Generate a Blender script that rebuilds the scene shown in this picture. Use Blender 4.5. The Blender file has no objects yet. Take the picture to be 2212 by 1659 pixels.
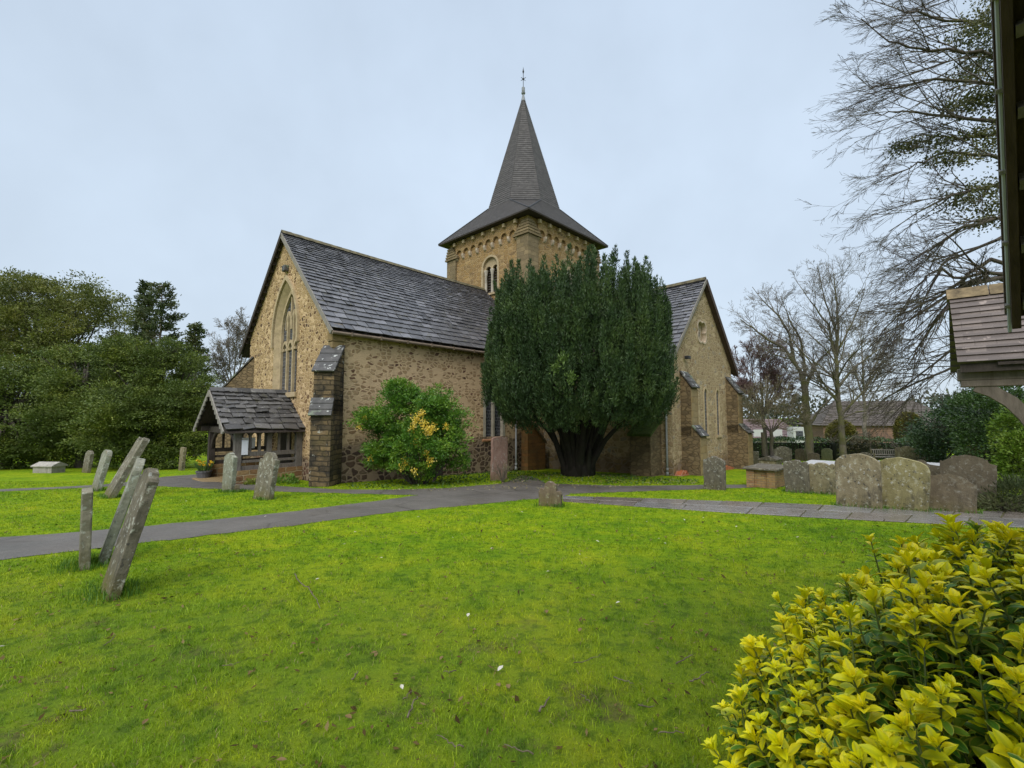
import bpy, bmesh, math, random
import numpy as np
from math import radians, pi, sin, cos, tan, sqrt, atan
scene = bpy.context.scene
col = scene.collection
rng = np.random.default_rng(7)
random.seed(7)

# ------------------------------------------------------------------ camera
FOC, CXP, CYP, HORIZON = 1000.0, 1106.0, 829.5, 900.0      # the photograph measured on a 2212 px wide view
EYE = 1.53
PITCH = atan((HORIZON - CYP) / FOC)
cam = bpy.data.cameras.new('camera')
cam.lens = FOC / 2212.0 * 36.0
cam.sensor_width = 36.0
cam.clip_start = 0.05
cam.clip_end = 3000
camo = bpy.data.objects.new('camera', cam)
col.objects.link(camo)
camo.location = (0, 0, EYE)
camo.rotation_euler = (pi / 2 + PITCH, 0, 0)
scene.camera = camo

# ------------------------------------------------------------------ world, sun, exposure
SUN_EL, SUN_AZ = radians(44), radians(-164)                # azimuth from +Y towards +X
w = bpy.data.worlds.new('World')
scene.world = w
w.use_nodes = True
nt = w.node_tree
bg = nt.nodes['Background']
bg.inputs['Strength'].default_value = 0.1
sky = nt.nodes.new('ShaderNodeTexSky')
sky.sky_type = 'NISHITA'
sky.sun_disc = False
sky.sun_elevation = SUN_EL
sky.sun_rotation = SUN_AZ
tc = nt.nodes.new('ShaderNodeTexCoord')
sep = nt.nodes.new('ShaderNodeSeparateXYZ')
nt.links.new(tc.outputs['Generated'], sep.inputs[0])
up = nt.nodes.new('ShaderNodeValToRGB')                    # overcast: brighter towards the zenith, boost added above the view to light the ground
up.color_ramp.elements[0].position = 0.0
up.color_ramp.elements[0].color = (0.208, 0.242, 0.277, 1)
up.color_ramp.elements[1].position = 1.0
up.color_ramp.elements[1].color = (0.80, 0.83, 0.88, 1)
for pos_, c_ in ((0.25, (0.190, 0.224, 0.263, 1)), (0.71, (0.179, 0.214, 0.259, 1)), (0.84, (0.46, 0.50, 0.57, 1))):
    e_ = up.color_ramp.elements.new(pos_)
    e_.color = c_
nt.links.new(sep.outputs['Z'], up.inputs[0])
cl = nt.nodes.new('ShaderNodeTexNoise')
cl.inputs['Scale'].default_value = 1.7
cl.inputs['Detail'].default_value = 5
cl.inputs['Roughness'].default_value = 0.55
nt.links.new(tc.outputs['Generated'], cl.inputs['Vector'])
clr = nt.nodes.new('ShaderNodeMapRange')
clr.inputs['From Min'].default_value = 0.3
clr.inputs['From Max'].default_value = 0.7
clr.inputs['To Min'].default_value = 17.6
clr.inputs['To Max'].default_value = 22.4
nt.links.new(cl.outputs['Fac'], clr.inputs['Value'])
sc_ = nt.nodes.new('ShaderNodeVectorMath')
sc_.operation = 'SCALE'
nt.links.new(up.outputs['Color'], sc_.inputs[0])
nt.links.new(clr.outputs['Result'], sc_.inputs['Scale'])
mx = nt.nodes.new('ShaderNodeMixRGB')
mx.inputs[0].default_value = 0.93
nt.links.new(sky.outputs[0], mx.inputs[1])
nt.links.new(sc_.outputs[0], mx.inputs[2])
nt.links.new(mx.outputs[0], bg.inputs['Color'])

sun = bpy.data.lights.new('sun', 'SUN')
sun.energy = 1.5
sun.angle = radians(40)
sun.color = (1.0, 0.96, 0.9)
suno = bpy.data.objects.new('sun', sun)
col.objects.link(suno)
suno.rotation_euler = (pi / 2 - SUN_EL, 0, pi - SUN_AZ)
scene.view_settings.view_transform = 'Standard'
scene.view_settings.look = 'None'
scene.view_settings.exposure = 0.76
scene.view_settings.gamma = 1.0

# ------------------------------------------------------------------ terrain and pixel helpers
SLOPE = 0.048
CPi, SPi = cos(PITCH), sin(PITCH)

def gz(x, y):
    """height of the churchyard: falls gently away from the camera, levels out beyond the church"""
    x = np.asarray(x, float)
    y = np.asarray(y, float)
    t = np.clip((y - 22) / 14, 0, 1)
    z = -SLOPE * np.minimum(np.maximum(y, -8), 22) - SLOPE * 14 * (t - t * t / 2)
    return z + 0.2 * np.exp(-((x - 2.6) ** 2 + (y - 18.3) ** 2) / (2 * 0.9 ** 2))

def ray(u, v):
    x = (u - CXP) / FOC
    y = -(v - CYP) / FOC
    return np.array([x, CPi - y * SPi, SPi + y * CPi])

def at(u, v, Y):
    """the point at forward distance Y seen at (u, v) of the photograph"""
    d = ray(u, v)
    return np.array([0, 0, EYE]) + d * (Y / d[1])

def gp(u, v):
    """the ground point seen at (u, v)"""
    d = ray(u, v)
    t = -EYE / (d[2] + SLOPE * d[1])
    p = d * t
    if p[1] > 22 or t < 0:
        best = min(np.linspace(22, 80, 1200), key=lambda Y: abs(EYE + d[2] * Y / d[1] - float(gz(0, Y))))
        p = d * (best / d[1])
    return np.array([p[0], p[1], float(gz(p[0], p[1]))])

# ------------------------------------------------------------------ mesh helpers
BASE = {}

def nrm(v):
    v = np.asarray(v, float)
    return v / np.linalg.norm(v)

def auto_uv(me):
    """planar UV in metres for every face: u level, v up the face"""
    n = len(me.polygons)
    if not n:
        return
    N = np.empty(n * 3)
    me.polygons.foreach_get('normal', N)
    N = N.reshape(-1, 3)
    T = np.stack([-N[:, 1], N[:, 0], np.zeros(n)], 1)
    l = np.linalg.norm(T, axis=1)
    flat = l < 0.05
    T[flat] = (1, 0, 0)
    T[~flat] /= l[~flat, None]
    B = np.cross(N, T)
    tot = np.empty(n, np.int32)
    me.polygons.foreach_get('loop_total', tot)
    pi_ = np.repeat(np.arange(n), tot)
    vi = np.empty(len(me.loops), np.int32)
    me.loops.foreach_get('vertex_index', vi)
    co = np.empty(len(me.vertices) * 3)
    me.vertices.foreach_get('co', co)
    co = co.reshape(-1, 3)[vi]
    uv = np.stack([(co * T[pi_]).sum(1), (co * B[pi_]).sum(1)], 1)
    layer = me.uv_layers.new(name='UVMap') if not me.uv_layers else me.uv_layers[0]
    layer.data.foreach_set('uv', uv.ravel().astype(np.float32))

def link(name, me, mat, parent=None, base=None):
    o = bpy.data.objects.new(name, me)
    if mat:
        me.materials.append(mat)
    col.objects.link(o)
    if parent is not None:
        o.parent = parent
        BASE[o.name] = BASE[parent.name]
    else:
        b = np.zeros(3) if base is None else np.asarray(base, float)
        o.location = b
        BASE[o.name] = b
    return o

class M:
    """collects shapes in world coordinates and links them as ONE mesh object"""
    def __init__(s):
        s.v, s.f, s.n = [], [], 0

    def add(s, V, F):
        V = np.asarray(V, float).reshape(-1, 3)
        s.v.append(V)
        s.f += [tuple(int(i) + s.n for i in f) for f in F]
        s.n += len(V)
        return s

    def box(s, o, a, b, c):
        """o centre, a b c half edge vectors"""
        o, a, b, c = (np.asarray(q, float) for q in (o, a, b, c))
        if np.dot(np.cross(a, b), c) < 0:
            a, b = b, a
        V = [o + i * a + j * b + k * c for k in (-1, 1) for j in (-1, 1) for i in (-1, 1)]
        return s.add(V, [(0, 2, 3, 1), (4, 5, 7, 6), (0, 1, 5, 4), (2, 6, 7, 3), (0, 4, 6, 2), (1, 3, 7, 5)])

    def beam(s, p, q, wv, hv):
        """bar from p to q with half width vector wv and half height vector hv"""
        p, q = np.asarray(p, float), np.asarray(q, float)
        return s.box((p + q) / 2, (q - p) / 2, wv, hv)

    def prism(s, poly, org, ux, uz, d):
        """polygon (x, z) in the plane ux, uz, extruded along d"""
        org, ux, uz, d = (np.asarray(q, float) for q in (org, ux, uz, d))
        P = np.array([org + x * ux + z * uz for x, z in poly])
        n = len(P)
        area = sum(poly[i][0] * poly[(i + 1) % n][1] - poly[(i + 1) % n][0] * poly[i][1] for i in range(n))
        rev = (area > 0) == (np.dot(np.cross(ux, uz), d) > 0)
        F = [tuple(range(n)), tuple(range(2 * n - 1, n - 1, -1))]
        F += [(i, i + n, (i + 1) % n + n, (i + 1) % n) for i in range(n)]
        if rev:
            F = [f[::-1] for f in F]
        return s.add(np.vstack([P, P + d]), F)

    def ring(s, outer, inner, org, ux, uz, d):
        """band between two outlines of equal point count, extruded along d"""
        org, ux, uz, d = (np.asarray(q, float) for q in (org, ux, uz, d))
        g = lambda pl: np.array([org + x * ux + z * uz for x, z in pl])
        O, I = g(outer), g(inner)
        n = len(O)
        V = np.vstack([O, I, O + d, I + d])
        F = []
        for i in range(n - 1):
            j = i + 1
            F += [(i, j, n + j, n + i), (2 * n + i, 3 * n + i, 3 * n + j, 2 * n + j),
                  (i, 2 * n + i, 2 * n + j, j), (n + i, n + j, 3 * n + j, 3 * n + i)]
        F += [(0, n, 3 * n, 2 * n), (n - 1, 3 * n - 1, 4 * n - 1, 2 * n - 1)]
        return s.add(V, F)

    def tube(s, pts, rad, n=8):
        pts = np.asarray(pts, float)
        m = len(pts)
        rad = np.full(m, rad) if np.isscalar(rad) else np.asarray(rad, float)
        tan_ = np.gradient(pts, axis=0)
        tan_ /= np.linalg.norm(tan_, axis=1)[:, None] + 1e-12
        ref = np.array([0, 0, 1.0]) if abs(tan_[0][2]) < 0.9 else np.array([1.0, 0, 0])
        A = np.cross(tan_, ref)
        A /= np.linalg.norm(A, axis=1)[:, None] + 1e-12
        B = np.cross(tan_, A)
        th = np.linspace(0, 2 * pi, n, endpoint=False)
        V = (pts[:, None] + rad[:, None, None] * (np.cos(th)[None, :, None] * A[:, None] + np.sin(th)[None, :, None] * B[:, None])).reshape(-1, 3)
        F = [(i * n + k, (i + 1) * n + k, (i + 1) * n + (k + 1) % n, i * n + (k + 1) % n) for i in range(m - 1) for k in range(n)]
        F += [tuple(range(n)), tuple(range(m * n - 1, (m - 1) * n - 1, -1))]
        return s.add(V, F)

    def lathe(s, c, prof, n=16):
        c = np.asarray(c, float)
        th = np.linspace(0, 2 * pi, n, endpoint=False)
        V = [c + np.array([r * cos(t), r * sin(t), z]) for r, z in prof for t in th]
        m = len(prof)
        F = [(i * n + k, i * n + (k + 1) % n, (i + 1) * n + (k + 1) % n, (i + 1) * n + k) for i in range(m - 1) for k in range(n)]
        F += [tuple(range(n - 1, -1, -1)), tuple(range((m - 1) * n, m * n))]
        return s.add(V, F)

    def build(s, name, mat, parent=None, base=None, smooth=False, bevel=0, fix=False):
        V = np.vstack(s.v) if s.v else np.zeros((0, 3))
        b = BASE[parent.name] if parent is not None else (np.zeros(3) if base is None else np.asarray(base, float))
        me = bpy.data.meshes.new(name)
        me.from_pydata((V - b).tolist(), [], s.f)
        if fix:
            bm = bmesh.new()
            bm.from_mesh(me)
            bmesh.ops.recalc_face_normals(bm, faces=bm.faces)
            bm.to_mesh(me)
            bm.free()
        me.update()
        auto_uv(me)
        if smooth:
            me.polygons.foreach_set('use_smooth', np.ones(len(me.polygons), bool))
        o = link(name, me, mat, parent, base)
        if bevel:
            md = o.modifiers.new('bevel', 'BEVEL')
            md.width = bevel
            md.segments = 2
            md.limit_method = 'ANGLE'
            md.angle_limit = radians(40)
        return o

def poly_mesh(name, V, k, mat, parent=None, base=None, smooth=False, uv=None, attr=None):
    """fast path: V (N*k, 3) world vertices, N faces of k corners each (k-gons in order)"""
    V = np.asarray(V, float).reshape(-1, 3)
    b = BASE[parent.name] if parent is not None else (np.zeros(3) if base is None else np.asarray(base, float))
    n = len(V) // k
    me = bpy.data.meshes.new(name)
    me.vertices.add(len(V))
    me.vertices.foreach_set('co', (V - b).ravel().astype(np.float32))
    me.loops.add(n * k)
    me.loops.foreach_set('vertex_index', np.arange(n * k, dtype=np.int32))
    me.polygons.add(n)
    me.polygons.foreach_set('loop_start', np.arange(0, n * k, k, dtype=np.int32))
    me.polygons.foreach_set('loop_total', np.full(n, k, np.int32))
    me.update(calc_edges=True)
    if uv is not None:
        me.uv_layers.new(name='UVMap').data.foreach_set('uv', np.asarray(uv, np.float32).ravel())
    return link(name, me, mat, parent, base)

def idx_mesh(name, V, F, mat, parent=None, base=None, smooth=False, uv=None, age=None):
    """fast path with shared vertices: V (N,3), F (M,k)"""
    F = np.asarray(F, np.int32)
    k = F.shape[1]
    b = BASE[parent.name] if parent is not None else (np.zeros(3) if base is None else np.asarray(base, float))
    me = bpy.data.meshes.new(name)
    me.vertices.add(len(V))
    me.vertices.foreach_set('co', (np.asarray(V) - b).ravel().astype(np.float32))
    me.loops.add(F.size)
    me.loops.foreach_set('vertex_index', F.ravel())
    me.polygons.add(len(F))
    me.polygons.foreach_set('loop_start', np.arange(0, F.size, k, dtype=np.int32))
    me.polygons.foreach_set('loop_total', np.full(len(F), k, np.int32))
    if smooth:
        me.polygons.foreach_set('use_smooth', np.ones(len(F), bool))
    me.update(calc_edges=True)
    if uv is not None:
        me.uv_layers.new(name='UVMap').data.foreach_set('uv', np.asarray(uv, np.float32)[F.ravel()].ravel())
    if age is not None:
        a = me.attributes.new('age', 'FLOAT', 'POINT')
        a.data.foreach_set('value', np.asarray(age, np.float32))
    return link(name, me, mat, parent, base)

def tag(o, label=None, cat=None, group=None, kind=None):
    if label:
        o['label'] = label
    if cat:
        o['category'] = cat
    if group:
        o['group'] = group
    if kind:
        o['kind'] = kind
    return o

def thing(name, label, cat, loc, group=None):
    o = bpy.data.objects.new(name, None)
    o.empty_display_size = 0.2
    col.objects.link(o)
    o.location = loc
    BASE[o.name] = np.asarray(loc, float)
    return tag(o, label, cat, group)

def cut(o, cutter):
    """subtract the collected cutter shapes from a wall, then drop the cutter"""
    c = cutter.build('cutter', None, None, BASE[o.name], fix=True)
    md = o.modifiers.new('cut', 'BOOLEAN')
    md.operation = 'DIFFERENCE'
    md.solver = 'EXACT'
    md.object = c
    dg = bpy.context.evaluated_depsgraph_get()
    dg.update()
    me = bpy.data.meshes.new_from_object(o.evaluated_get(dg))
    o.modifiers.clear()
    old = o.data
    o.data = me
    bpy.data.meshes.remove(old)
    cm = c.data
    bpy.data.objects.remove(c)
    bpy.data.meshes.remove(cm)
    auto_uv(o.data)

# ------------------------------------------------------------------ material helpers
class T:
    def __init__(s, name, rough=0.8, spec=0.3):
        s.m = bpy.data.materials.new(name)
        s.m.use_nodes = True
        s.nt = s.m.node_tree
        s.b = s.nt.nodes['Principled BSDF']
        s.b.inputs['Roughness'].default_value = rough
        s.b.inputs['Specular IOR Level'].default_value = spec

    def put(s, sock, v):
        if isinstance(v, bpy.types.NodeSocket):
            s.nt.links.new(v, sock)
        elif isinstance(v, (tuple, list)) and len(v) == 3 and sock.type == 'RGBA':
            sock.default_value = (*v, 1)
        else:
            sock.default_value = v

    def n(s, typ, attrs=None, **kw):
        nd = s.nt.nodes.new('ShaderNode' + typ)
        for k, v in (attrs or {}).items():
            setattr(nd, k, v)
        for k, v in kw.items():
            s.put(nd.inputs[k.replace('_', ' ')], v)
        return nd

    def obj(s):
        return s.n('TexCoord').outputs['Object']

    def uv(s):
        return s.n('TexCoord').outputs['UV']

    def pos(s):
        return s.n('NewGeometry').outputs['Position']

    def island(s):
        return s.n('NewGeometry').outputs['Random Per Island']

    def noise(s, scale, detail=4, vec=None, rough=0.55, dist=0.0):
        nd = s.n('TexNoise', Scale=scale, Detail=detail, Roughness=rough, Distortion=dist)
        if vec is not None:
            s.put(nd.inputs['Vector'], vec)
        return nd.outputs['Fac']

    def scale(s, vec, xyz):
        return s.n('VectorMath', {'operation': 'MULTIPLY'}, **{}).outputs[0] if False else s._vm('MULTIPLY', vec, xyz)

    def _vm(s, op, a, b):
        nd = s.nt.nodes.new('ShaderNodeVectorMath')
        nd.operation = op
        s.put(nd.inputs[0], a)
        s.put(nd.inputs[1], b)
        return nd.outputs[0]

    def math(s, op, a, b=0.5, clamp=False):
        nd = s.nt.nodes.new('ShaderNodeMath')
        nd.operation = op
        nd.use_clamp = clamp
        s.put(nd.inputs[0], a)
        s.put(nd.inputs[1], b)
        return nd.outputs[0]

    def step(s, v, a, b):
        """0 below a, 1 above b, smooth"""
        nd = s.n('MapRange', {'interpolation_type': 'SMOOTHSTEP'})
        s.put(nd.inputs['Value'], v)
        nd.inputs['From Min'].default_value = a
        nd.inputs['From Max'].default_value = b
        return nd.outputs['Result']

    def mix(s, f, a, b, bt='MIX'):
        nd = s.nt.nodes.new('ShaderNodeMixRGB')
        nd.blend_type = bt
        s.put(nd.inputs[0], f)
        s.put(nd.inputs[1], a)
        s.put(nd.inputs[2], b)
        return nd.outputs[0]

    def ramp(s, f, stops, interp='LINEAR'):
        nd = s.nt.nodes.new('ShaderNodeValToRGB')
        cr = nd.color_ramp
        cr.interpolation = interp
        while len(cr.elements) < len(stops):
            cr.elements.new(0.5)
        for e, (p, c) in zip(cr.elements, stops):
            e.position = p
            e.color = (*c, 1)
        s.put(nd.inputs[0], f)
        return nd.outputs[0]

    def sepz(s, vec):
        nd = s.nt.nodes.new('ShaderNodeSeparateXYZ')
        s.put(nd.inputs[0], vec)
        return nd.outputs[2]

    def bump(s, h, strength=0.5, dist=0.02):
        nd = s.n('Bump', Strength=strength, Distance=dist, Height=h)
        s.put(s.b.inputs['Normal'], nd.outputs[0])

    def col(s, c):
        s.put(s.b.inputs['Base Color'], c)
        return s

    def rough(s, r):
        s.put(s.b.inputs['Roughness'], r)
        return s

def m_plain(name, c, rough=0.7, var=0.25, scale=6.0, spec=0.3, bump=0.2):
    t = T(name, rough, spec)
    n = t.noise(scale, 5, t.obj())
    k = tuple(q * (1 - var) for q in c)
    k2 = tuple(min(1, q * (1 + var)) for q in c)
    t.col(t.ramp(n, [(0.3, k), (0.7, k2)]))
    if bump:
        t.bump(t.noise(scale * 4, 5, t.obj()), bump, 0.01)
    return t.m

def m_leaf(name, stops, rough=0.5, trans=0.25, patch=0.6, pscale=1.2, spec=0.3):
    """leaf colours differ leaf by leaf and in patches of growth"""
    t = T(name, rough, spec)
    f = t.math('ADD', t.math('MULTIPLY', t.island(), 1 - patch), t.math('MULTIPLY', t.step(t.noise(pscale, 3, t.pos()), 0.3, 0.7), patch))
    c = t.ramp(f, stops)
    t.col(c)
    if trans:
        tr = t.n('BsdfTranslucent', Color=c)
        ms = t.n('MixShader', Fac=trans)
        t.nt.links.new(t.b.outputs[0], ms.inputs[1])
        t.nt.links.new(tr.outputs[0], ms.inputs[2])
        t.nt.links.new(ms.outputs[0], t.nt.nodes['Material Output'].inputs['Surface'])
    return t.m

def stones(t, vec, scale, sq, mortar, stops, mw=0.06, soft=0.05, keep=1.0, jag=0.12):
    """irregular rubble: colour, height, stone mask"""
    v0 = t._vm('MULTIPLY', vec, (1, sq, 1))
    d = t.n('TexNoise', Scale=scale * 0.9, Detail=3)
    t.put(d.inputs['Vector'], v0)
    v = t._vm('ADD', v0, t._vm('MULTIPLY', t._vm('SUBTRACT', d.outputs['Color'], (0.5, 0.5, 0.5)), (jag, jag, 0)))
    a = t.n('TexVoronoi', {'voronoi_dimensions': '2D', 'feature': 'F1'}, Scale=scale, Vector=v)
    e = t.n('TexVoronoi', {'voronoi_dimensions': '2D', 'feature': 'DISTANCE_TO_EDGE'}, Scale=scale, Vector=v)
    s3 = t.n('SeparateColor', Color=a.outputs['Color'])
    mask = t.step(e.outputs['Distance'], mw, mw + soft)
    if keep < 1:
        mask = t.math('MULTIPLY', mask, t.step(s3.outputs[1], 1 - keep, 1 - keep + 0.15))
    sc = t.ramp(s3.outputs[0], stops, 'LINEAR')
    sc = t.mix(t.math('MULTIPLY', t.noise(scale * 6, 5, vec), 0.7), sc, t.mix(1.0, sc, (0.55, 0.52, 0.5), 'MULTIPLY'))
    return t.mix(mask, mortar, sc), mask, s3.outputs[2]

# ------------------------------------------------------------------ materials: stone, tile, timber
def m_rubble(name, scale, sq, mortar, stops, mw, keep, low=None, stain=0.25):
    """rubble wall; low = (height, stops) gives darker, denser boulders near the ground"""
    t = T(name, 0.92, 0.15)
    uv = t.uv()
    c, mask, h = stones(t, uv, scale, sq, mortar, stops, mw, 0.06, keep)
    if low:
        z0, st2 = low
        c2, mask2, h2 = stones(t, uv, scale * 0.85, 1.25, (0.30, 0.225, 0.155), st2, 0.09, 0.08, 0.93)
        zz = t.math('ADD', t.sepz(t.pos()), t.math('MULTIPLY', t.math('SUBTRACT', t.noise(1.2, 3, t.pos()), 0.5), 1.2))
        f = t.step(zz, z0 + 0.25, z0 - 0.25)
        c = t.mix(f, c, c2)
        mm = t.nt.nodes.new('ShaderNodeMix')
        t.put(mm.inputs[0], f); t.put(mm.inputs[2], mask); t.put(mm.inputs[3], mask2)
        mask = mm.outputs[0]
    n = t.noise(0.7, 6, t.pos(), 0.65)
    c = t.mix(t.math('MULTIPLY', t.step(n, 0.5, 0.78), stain * 1.6), c, (0.16, 0.12, 0.075))
    stk = t.noise(2.2, 5, t._vm('MULTIPLY', t.pos(), (1.6, 1.6, 0.16)), 0.65)
    c = t.mix(t.math('MULTIPLY', t.step(stk, 0.54, 0.72), 0.28), c, t.mix(1.0, c, (0.52, 0.5, 0.46), 'MULTIPLY'))
    n2 = t.noise(1.6, 5, t.pos(), 0.7)
    c = t.mix(t.math('MULTIPLY', t.step(n2, 0.6, 0.8), 0.25), c, (0.42, 0.36, 0.27))
    t.col(t.mix(t.math('MULTIPLY', t.noise(14, 4, t.pos()), 0.35), c, t.mix(1.0, c, (0.6, 0.58, 0.55), 'MULTIPLY')))
    t.bump(t.math('ADD', mask, t.math('MULTIPLY', t.noise(30, 5, t.pos()), 0.5)), 1.0, 0.08)
    return t.m

def m_coursed(name, bw, bh, cols, mortar, moss=0.3, lichen=0.0, dark=0.0, ms=0.012, rowvar=0.35):
    """coursed stone blocks, worn, with moss, black weathering and pale lichen"""
    t = T(name, 0.9, 0.15)
    uv = t.uv()
    d = t.n('TexNoise', Scale=2.6, Detail=4)
    t.put(d.inputs['Vector'], uv)
    v = t._vm('ADD', uv, t._vm('MULTIPLY', t._vm('SUBTRACT', d.outputs['Color'], (0.5, 0.5, 0.5)), (bw * 0.35, bh * 0.75, 0)))
    b = t.n('TexBrick', {'offset': 0.5, 'offset_frequency': 2, 'squash': 1 + rowvar, 'squash_frequency': 3},
            Vector=v, Scale=1.0, Mortar_Size=ms, Mortar_Smooth=0.4, Bias=0.0, Brick_Width=bw, Row_Height=bh,
            Color1=(0, 0, 0), Color2=(1, 1, 1), Mortar=(0.5, 0.5, 0.5))
    c = t.ramp(b.outputs['Color'], [(i / (len(cols) - 1), q) for i, q in enumerate(cols)])
    c = t.mix(t.math('MULTIPLY', t.noise(9, 5, uv), 0.6), c, t.mix(1.0, c, (0.5, 0.48, 0.45), 'MULTIPLY'))
    c = t.mix(b.outputs['Fac'], c, mortar)
    if dark:
        c = t.mix(t.math('MULTIPLY', t.step(t.noise(1.7, 6, t.pos(), 0.68), 0.42, 0.62), dark), c, (0.028, 0.026, 0.022))
    if moss:
        c = t.mix(t.math('MULTIPLY', t.step(t.noise(1.1, 6, t.pos(), 0.7), 0.5, 0.75), moss), c, (0.10, 0.085, 0.02))
    if lichen:
        c = t.mix(t.math('MULTIPLY', t.step(t.noise(3.6, 5, t.pos(), 0.6), 0.66, 0.70), lichen), c, (0.55, 0.56, 0.50))
    t.col(c)
    t.bump(t.math('SUBTRACT', t.math('MULTIPLY', t.noise(12, 6, t.pos()), 0.8), b.outputs['Fac']), 0.9, 0.035)
    return t.m

TAN = [(0.0, (0.50, 0.34, 0.165)), (0.4, (0.58, 0.405, 0.205)), (0.68, (0.47, 0.315, 0.155)), (0.80, (0.20, 0.125, 0.075)), (0.86, (0.33, 0.20, 0.09)), (1.0, (0.11, 0.07, 0.05))]
TANS = [(0.0, (0.54, 0.385, 0.215)), (0.55, (0.48, 0.335, 0.18)), (0.82, (0.38, 0.25, 0.135)), (0.90, (0.24, 0.135, 0.085)), (1.0, (0.14, 0.085, 0.06))]
DARKB = [(0.0, (0.12, 0.08, 0.058)), (0.4, (0.085, 0.06, 0.05)), (0.7, (0.15, 0.10, 0.068)), (1.0, (0.19, 0.14, 0.085))]
m_gable = m_rubble('rubble of the west gable', 5.0, 1.5, (0.66, 0.475, 0.27), TAN, 0.085, 0.92, (-0.1, [(0.0, (0.15, 0.07, 0.05)), (1.0, (0.085, 0.055, 0.04))]), 0.1)
m_side = m_rubble('rendered rubble of the nave', 4.6, 1.7, (0.62, 0.45, 0.27), TANS, 0.14, 0.72, (0.55, DARKB), 0.2)
m_transept = m_rubble('pale rubble of the transept', 3.6, 1.7, (0.53, 0.41, 0.255), [(0.0, (0.44, 0.33, 0.185)), (0.6, (0.52, 0.395, 0.23)), (0.85, (0.35, 0.245, 0.14)), (1.0, (0.47, 0.42, 0.33))], 0.08, 0.95, (-0.35, [(0.0, (0.26, 0.18, 0.10)), (1.0, (0.33, 0.23, 0.11))]), 0.25)
m_tower = m_rubble('tawny tower masonry', 2.6, 2.1, (0.50, 0.345, 0.18), [(0.0, (0.46, 0.30, 0.125)), (0.5, (0.36, 0.23, 0.10)), (0.75, (0.52, 0.36, 0.17)), (1.0, (0.27, 0.18, 0.09))], 0.05, 1.0, None, 0.12)
m_quoin = m_coursed('grey tower corner masonry', 0.5, 0.26, [(0.30, 0.225, 0.12), (0.22, 0.17, 0.10), (0.33, 0.25, 0.14)], (0.20, 0.15, 0.09), 0.2, 0.25, 0.15, 0.012)
m_butt = m_coursed('dark weathered buttress masonry', 0.52, 0.165, [(0.19, 0.135, 0.07), (0.10, 0.078, 0.05), (0.25, 0.175, 0.09), (0.13, 0.10, 0.065)], (0.06, 0.047, 0.03), 0.5, 0.5, 0.8, 0.02)
m_butt2 = m_rubble('brown mossy buttress masonry', 3.6, 2.0, (0.165, 0.122, 0.07), [(0.0, (0.23, 0.165, 0.09)), (0.5, (0.29, 0.215, 0.12)), (1.0, (0.14, 0.105, 0.062))], 0.05, 1.0, None, 0.35)
m_butt3 = m_coursed('sandy buttress front', 0.7, 0.3, [(0.36, 0.26, 0.13), (0.30, 0.21, 0.10), (0.33, 0.25, 0.14)], (0.24, 0.18, 0.1), 0.25, 0.0, 0.1, 0.008)
m_orange = m_coursed('orange sandstone', 0.7, 0.16, [(0.34, 0.17, 0.06), (0.28, 0.14, 0.05), (0.24, 0.15, 0.06)], (0.17, 0.10, 0.05), 0.15, 0.0, 0.3, 0.006)
m_plinth = m_coursed('tan plinth stones', 0.4, 0.2, [(0.33, 0.2, 0.09), (0.22, 0.12, 0.06), (0.36, 0.25, 0.12)], (0.36, 0.28, 0.17), 0.2, 0.0, 0.1, 0.02)
m_brick = m_coursed('yellow tomb brick', 0.22, 0.075, [(0.40, 0.26, 0.11), (0.32, 0.18, 0.09), (0.42, 0.30, 0.14)], (0.25, 0.2, 0.13), 0.25, 0.0, 0.2, 0.008, 0.0)

def m_dress(name, c, moss=0.4, dark=0.25):
    t = T(name, 0.88, 0.2)
    n = t.noise(2.2, 6, t.pos(), 0.65)
    cc = t.ramp(t.noise(5, 6, t.pos()), [(0.3, tuple(q * 0.75 for q in c)), (0.7, tuple(q * 1.15 for q in c))])
    cc = t.mix(t.math('MULTIPLY', t.step(n, 0.5, 0.7), moss), cc, (0.22, 0.19, 0.06))
    cc = t.mix(t.math('MULTIPLY', t.step(t.noise(6, 6, t.pos(), 0.7), 0.58, 0.7), dark), cc, (0.07, 0.06, 0.045))
    t.col(cc)
    t.bump(t.noise(25, 6, t.pos()), 0.4, 0.012)
    return t.m

m_dressed = m_dress('dressed window stone', (0.43, 0.335, 0.205), 0.25, 0.2)
m_corbel = m_dress('pale corbel stone', (0.47, 0.38, 0.28), 0.1, 0.1)
m_grey_stone = m_dress('grey dressed stone', (0.40, 0.36, 0.29), 0.15, 0.25)
m_rust = m_dress('rust streaked sill', (0.38, 0.19, 0.10), 0.1, 0.3)

def m_weathering():
    t = T('lichened capping slab', 0.6, 0.4)
    c = t.ramp(t.noise(4, 6, t.pos()), [(0.3, (0.035, 0.034, 0.034)), (0.7, (0.09, 0.085, 0.08))])
    c = t.mix(t.step(t.noise(5.0, 5, t.pos(), 0.6), 0.59, 0.64), c, (0.42, 0.43, 0.40))
    c = t.mix(t.math('MULTIPLY', t.step(t.noise(2.0, 5, t.obj()), 0.58, 0.68), 0.7), c, (0.20, 0.25, 0.16))
    t.col(c)
    t.bump(t.noise(12, 6, t.pos()), 0.5, 0.02)
    return t.m
m_cap = m_weathering()

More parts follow.
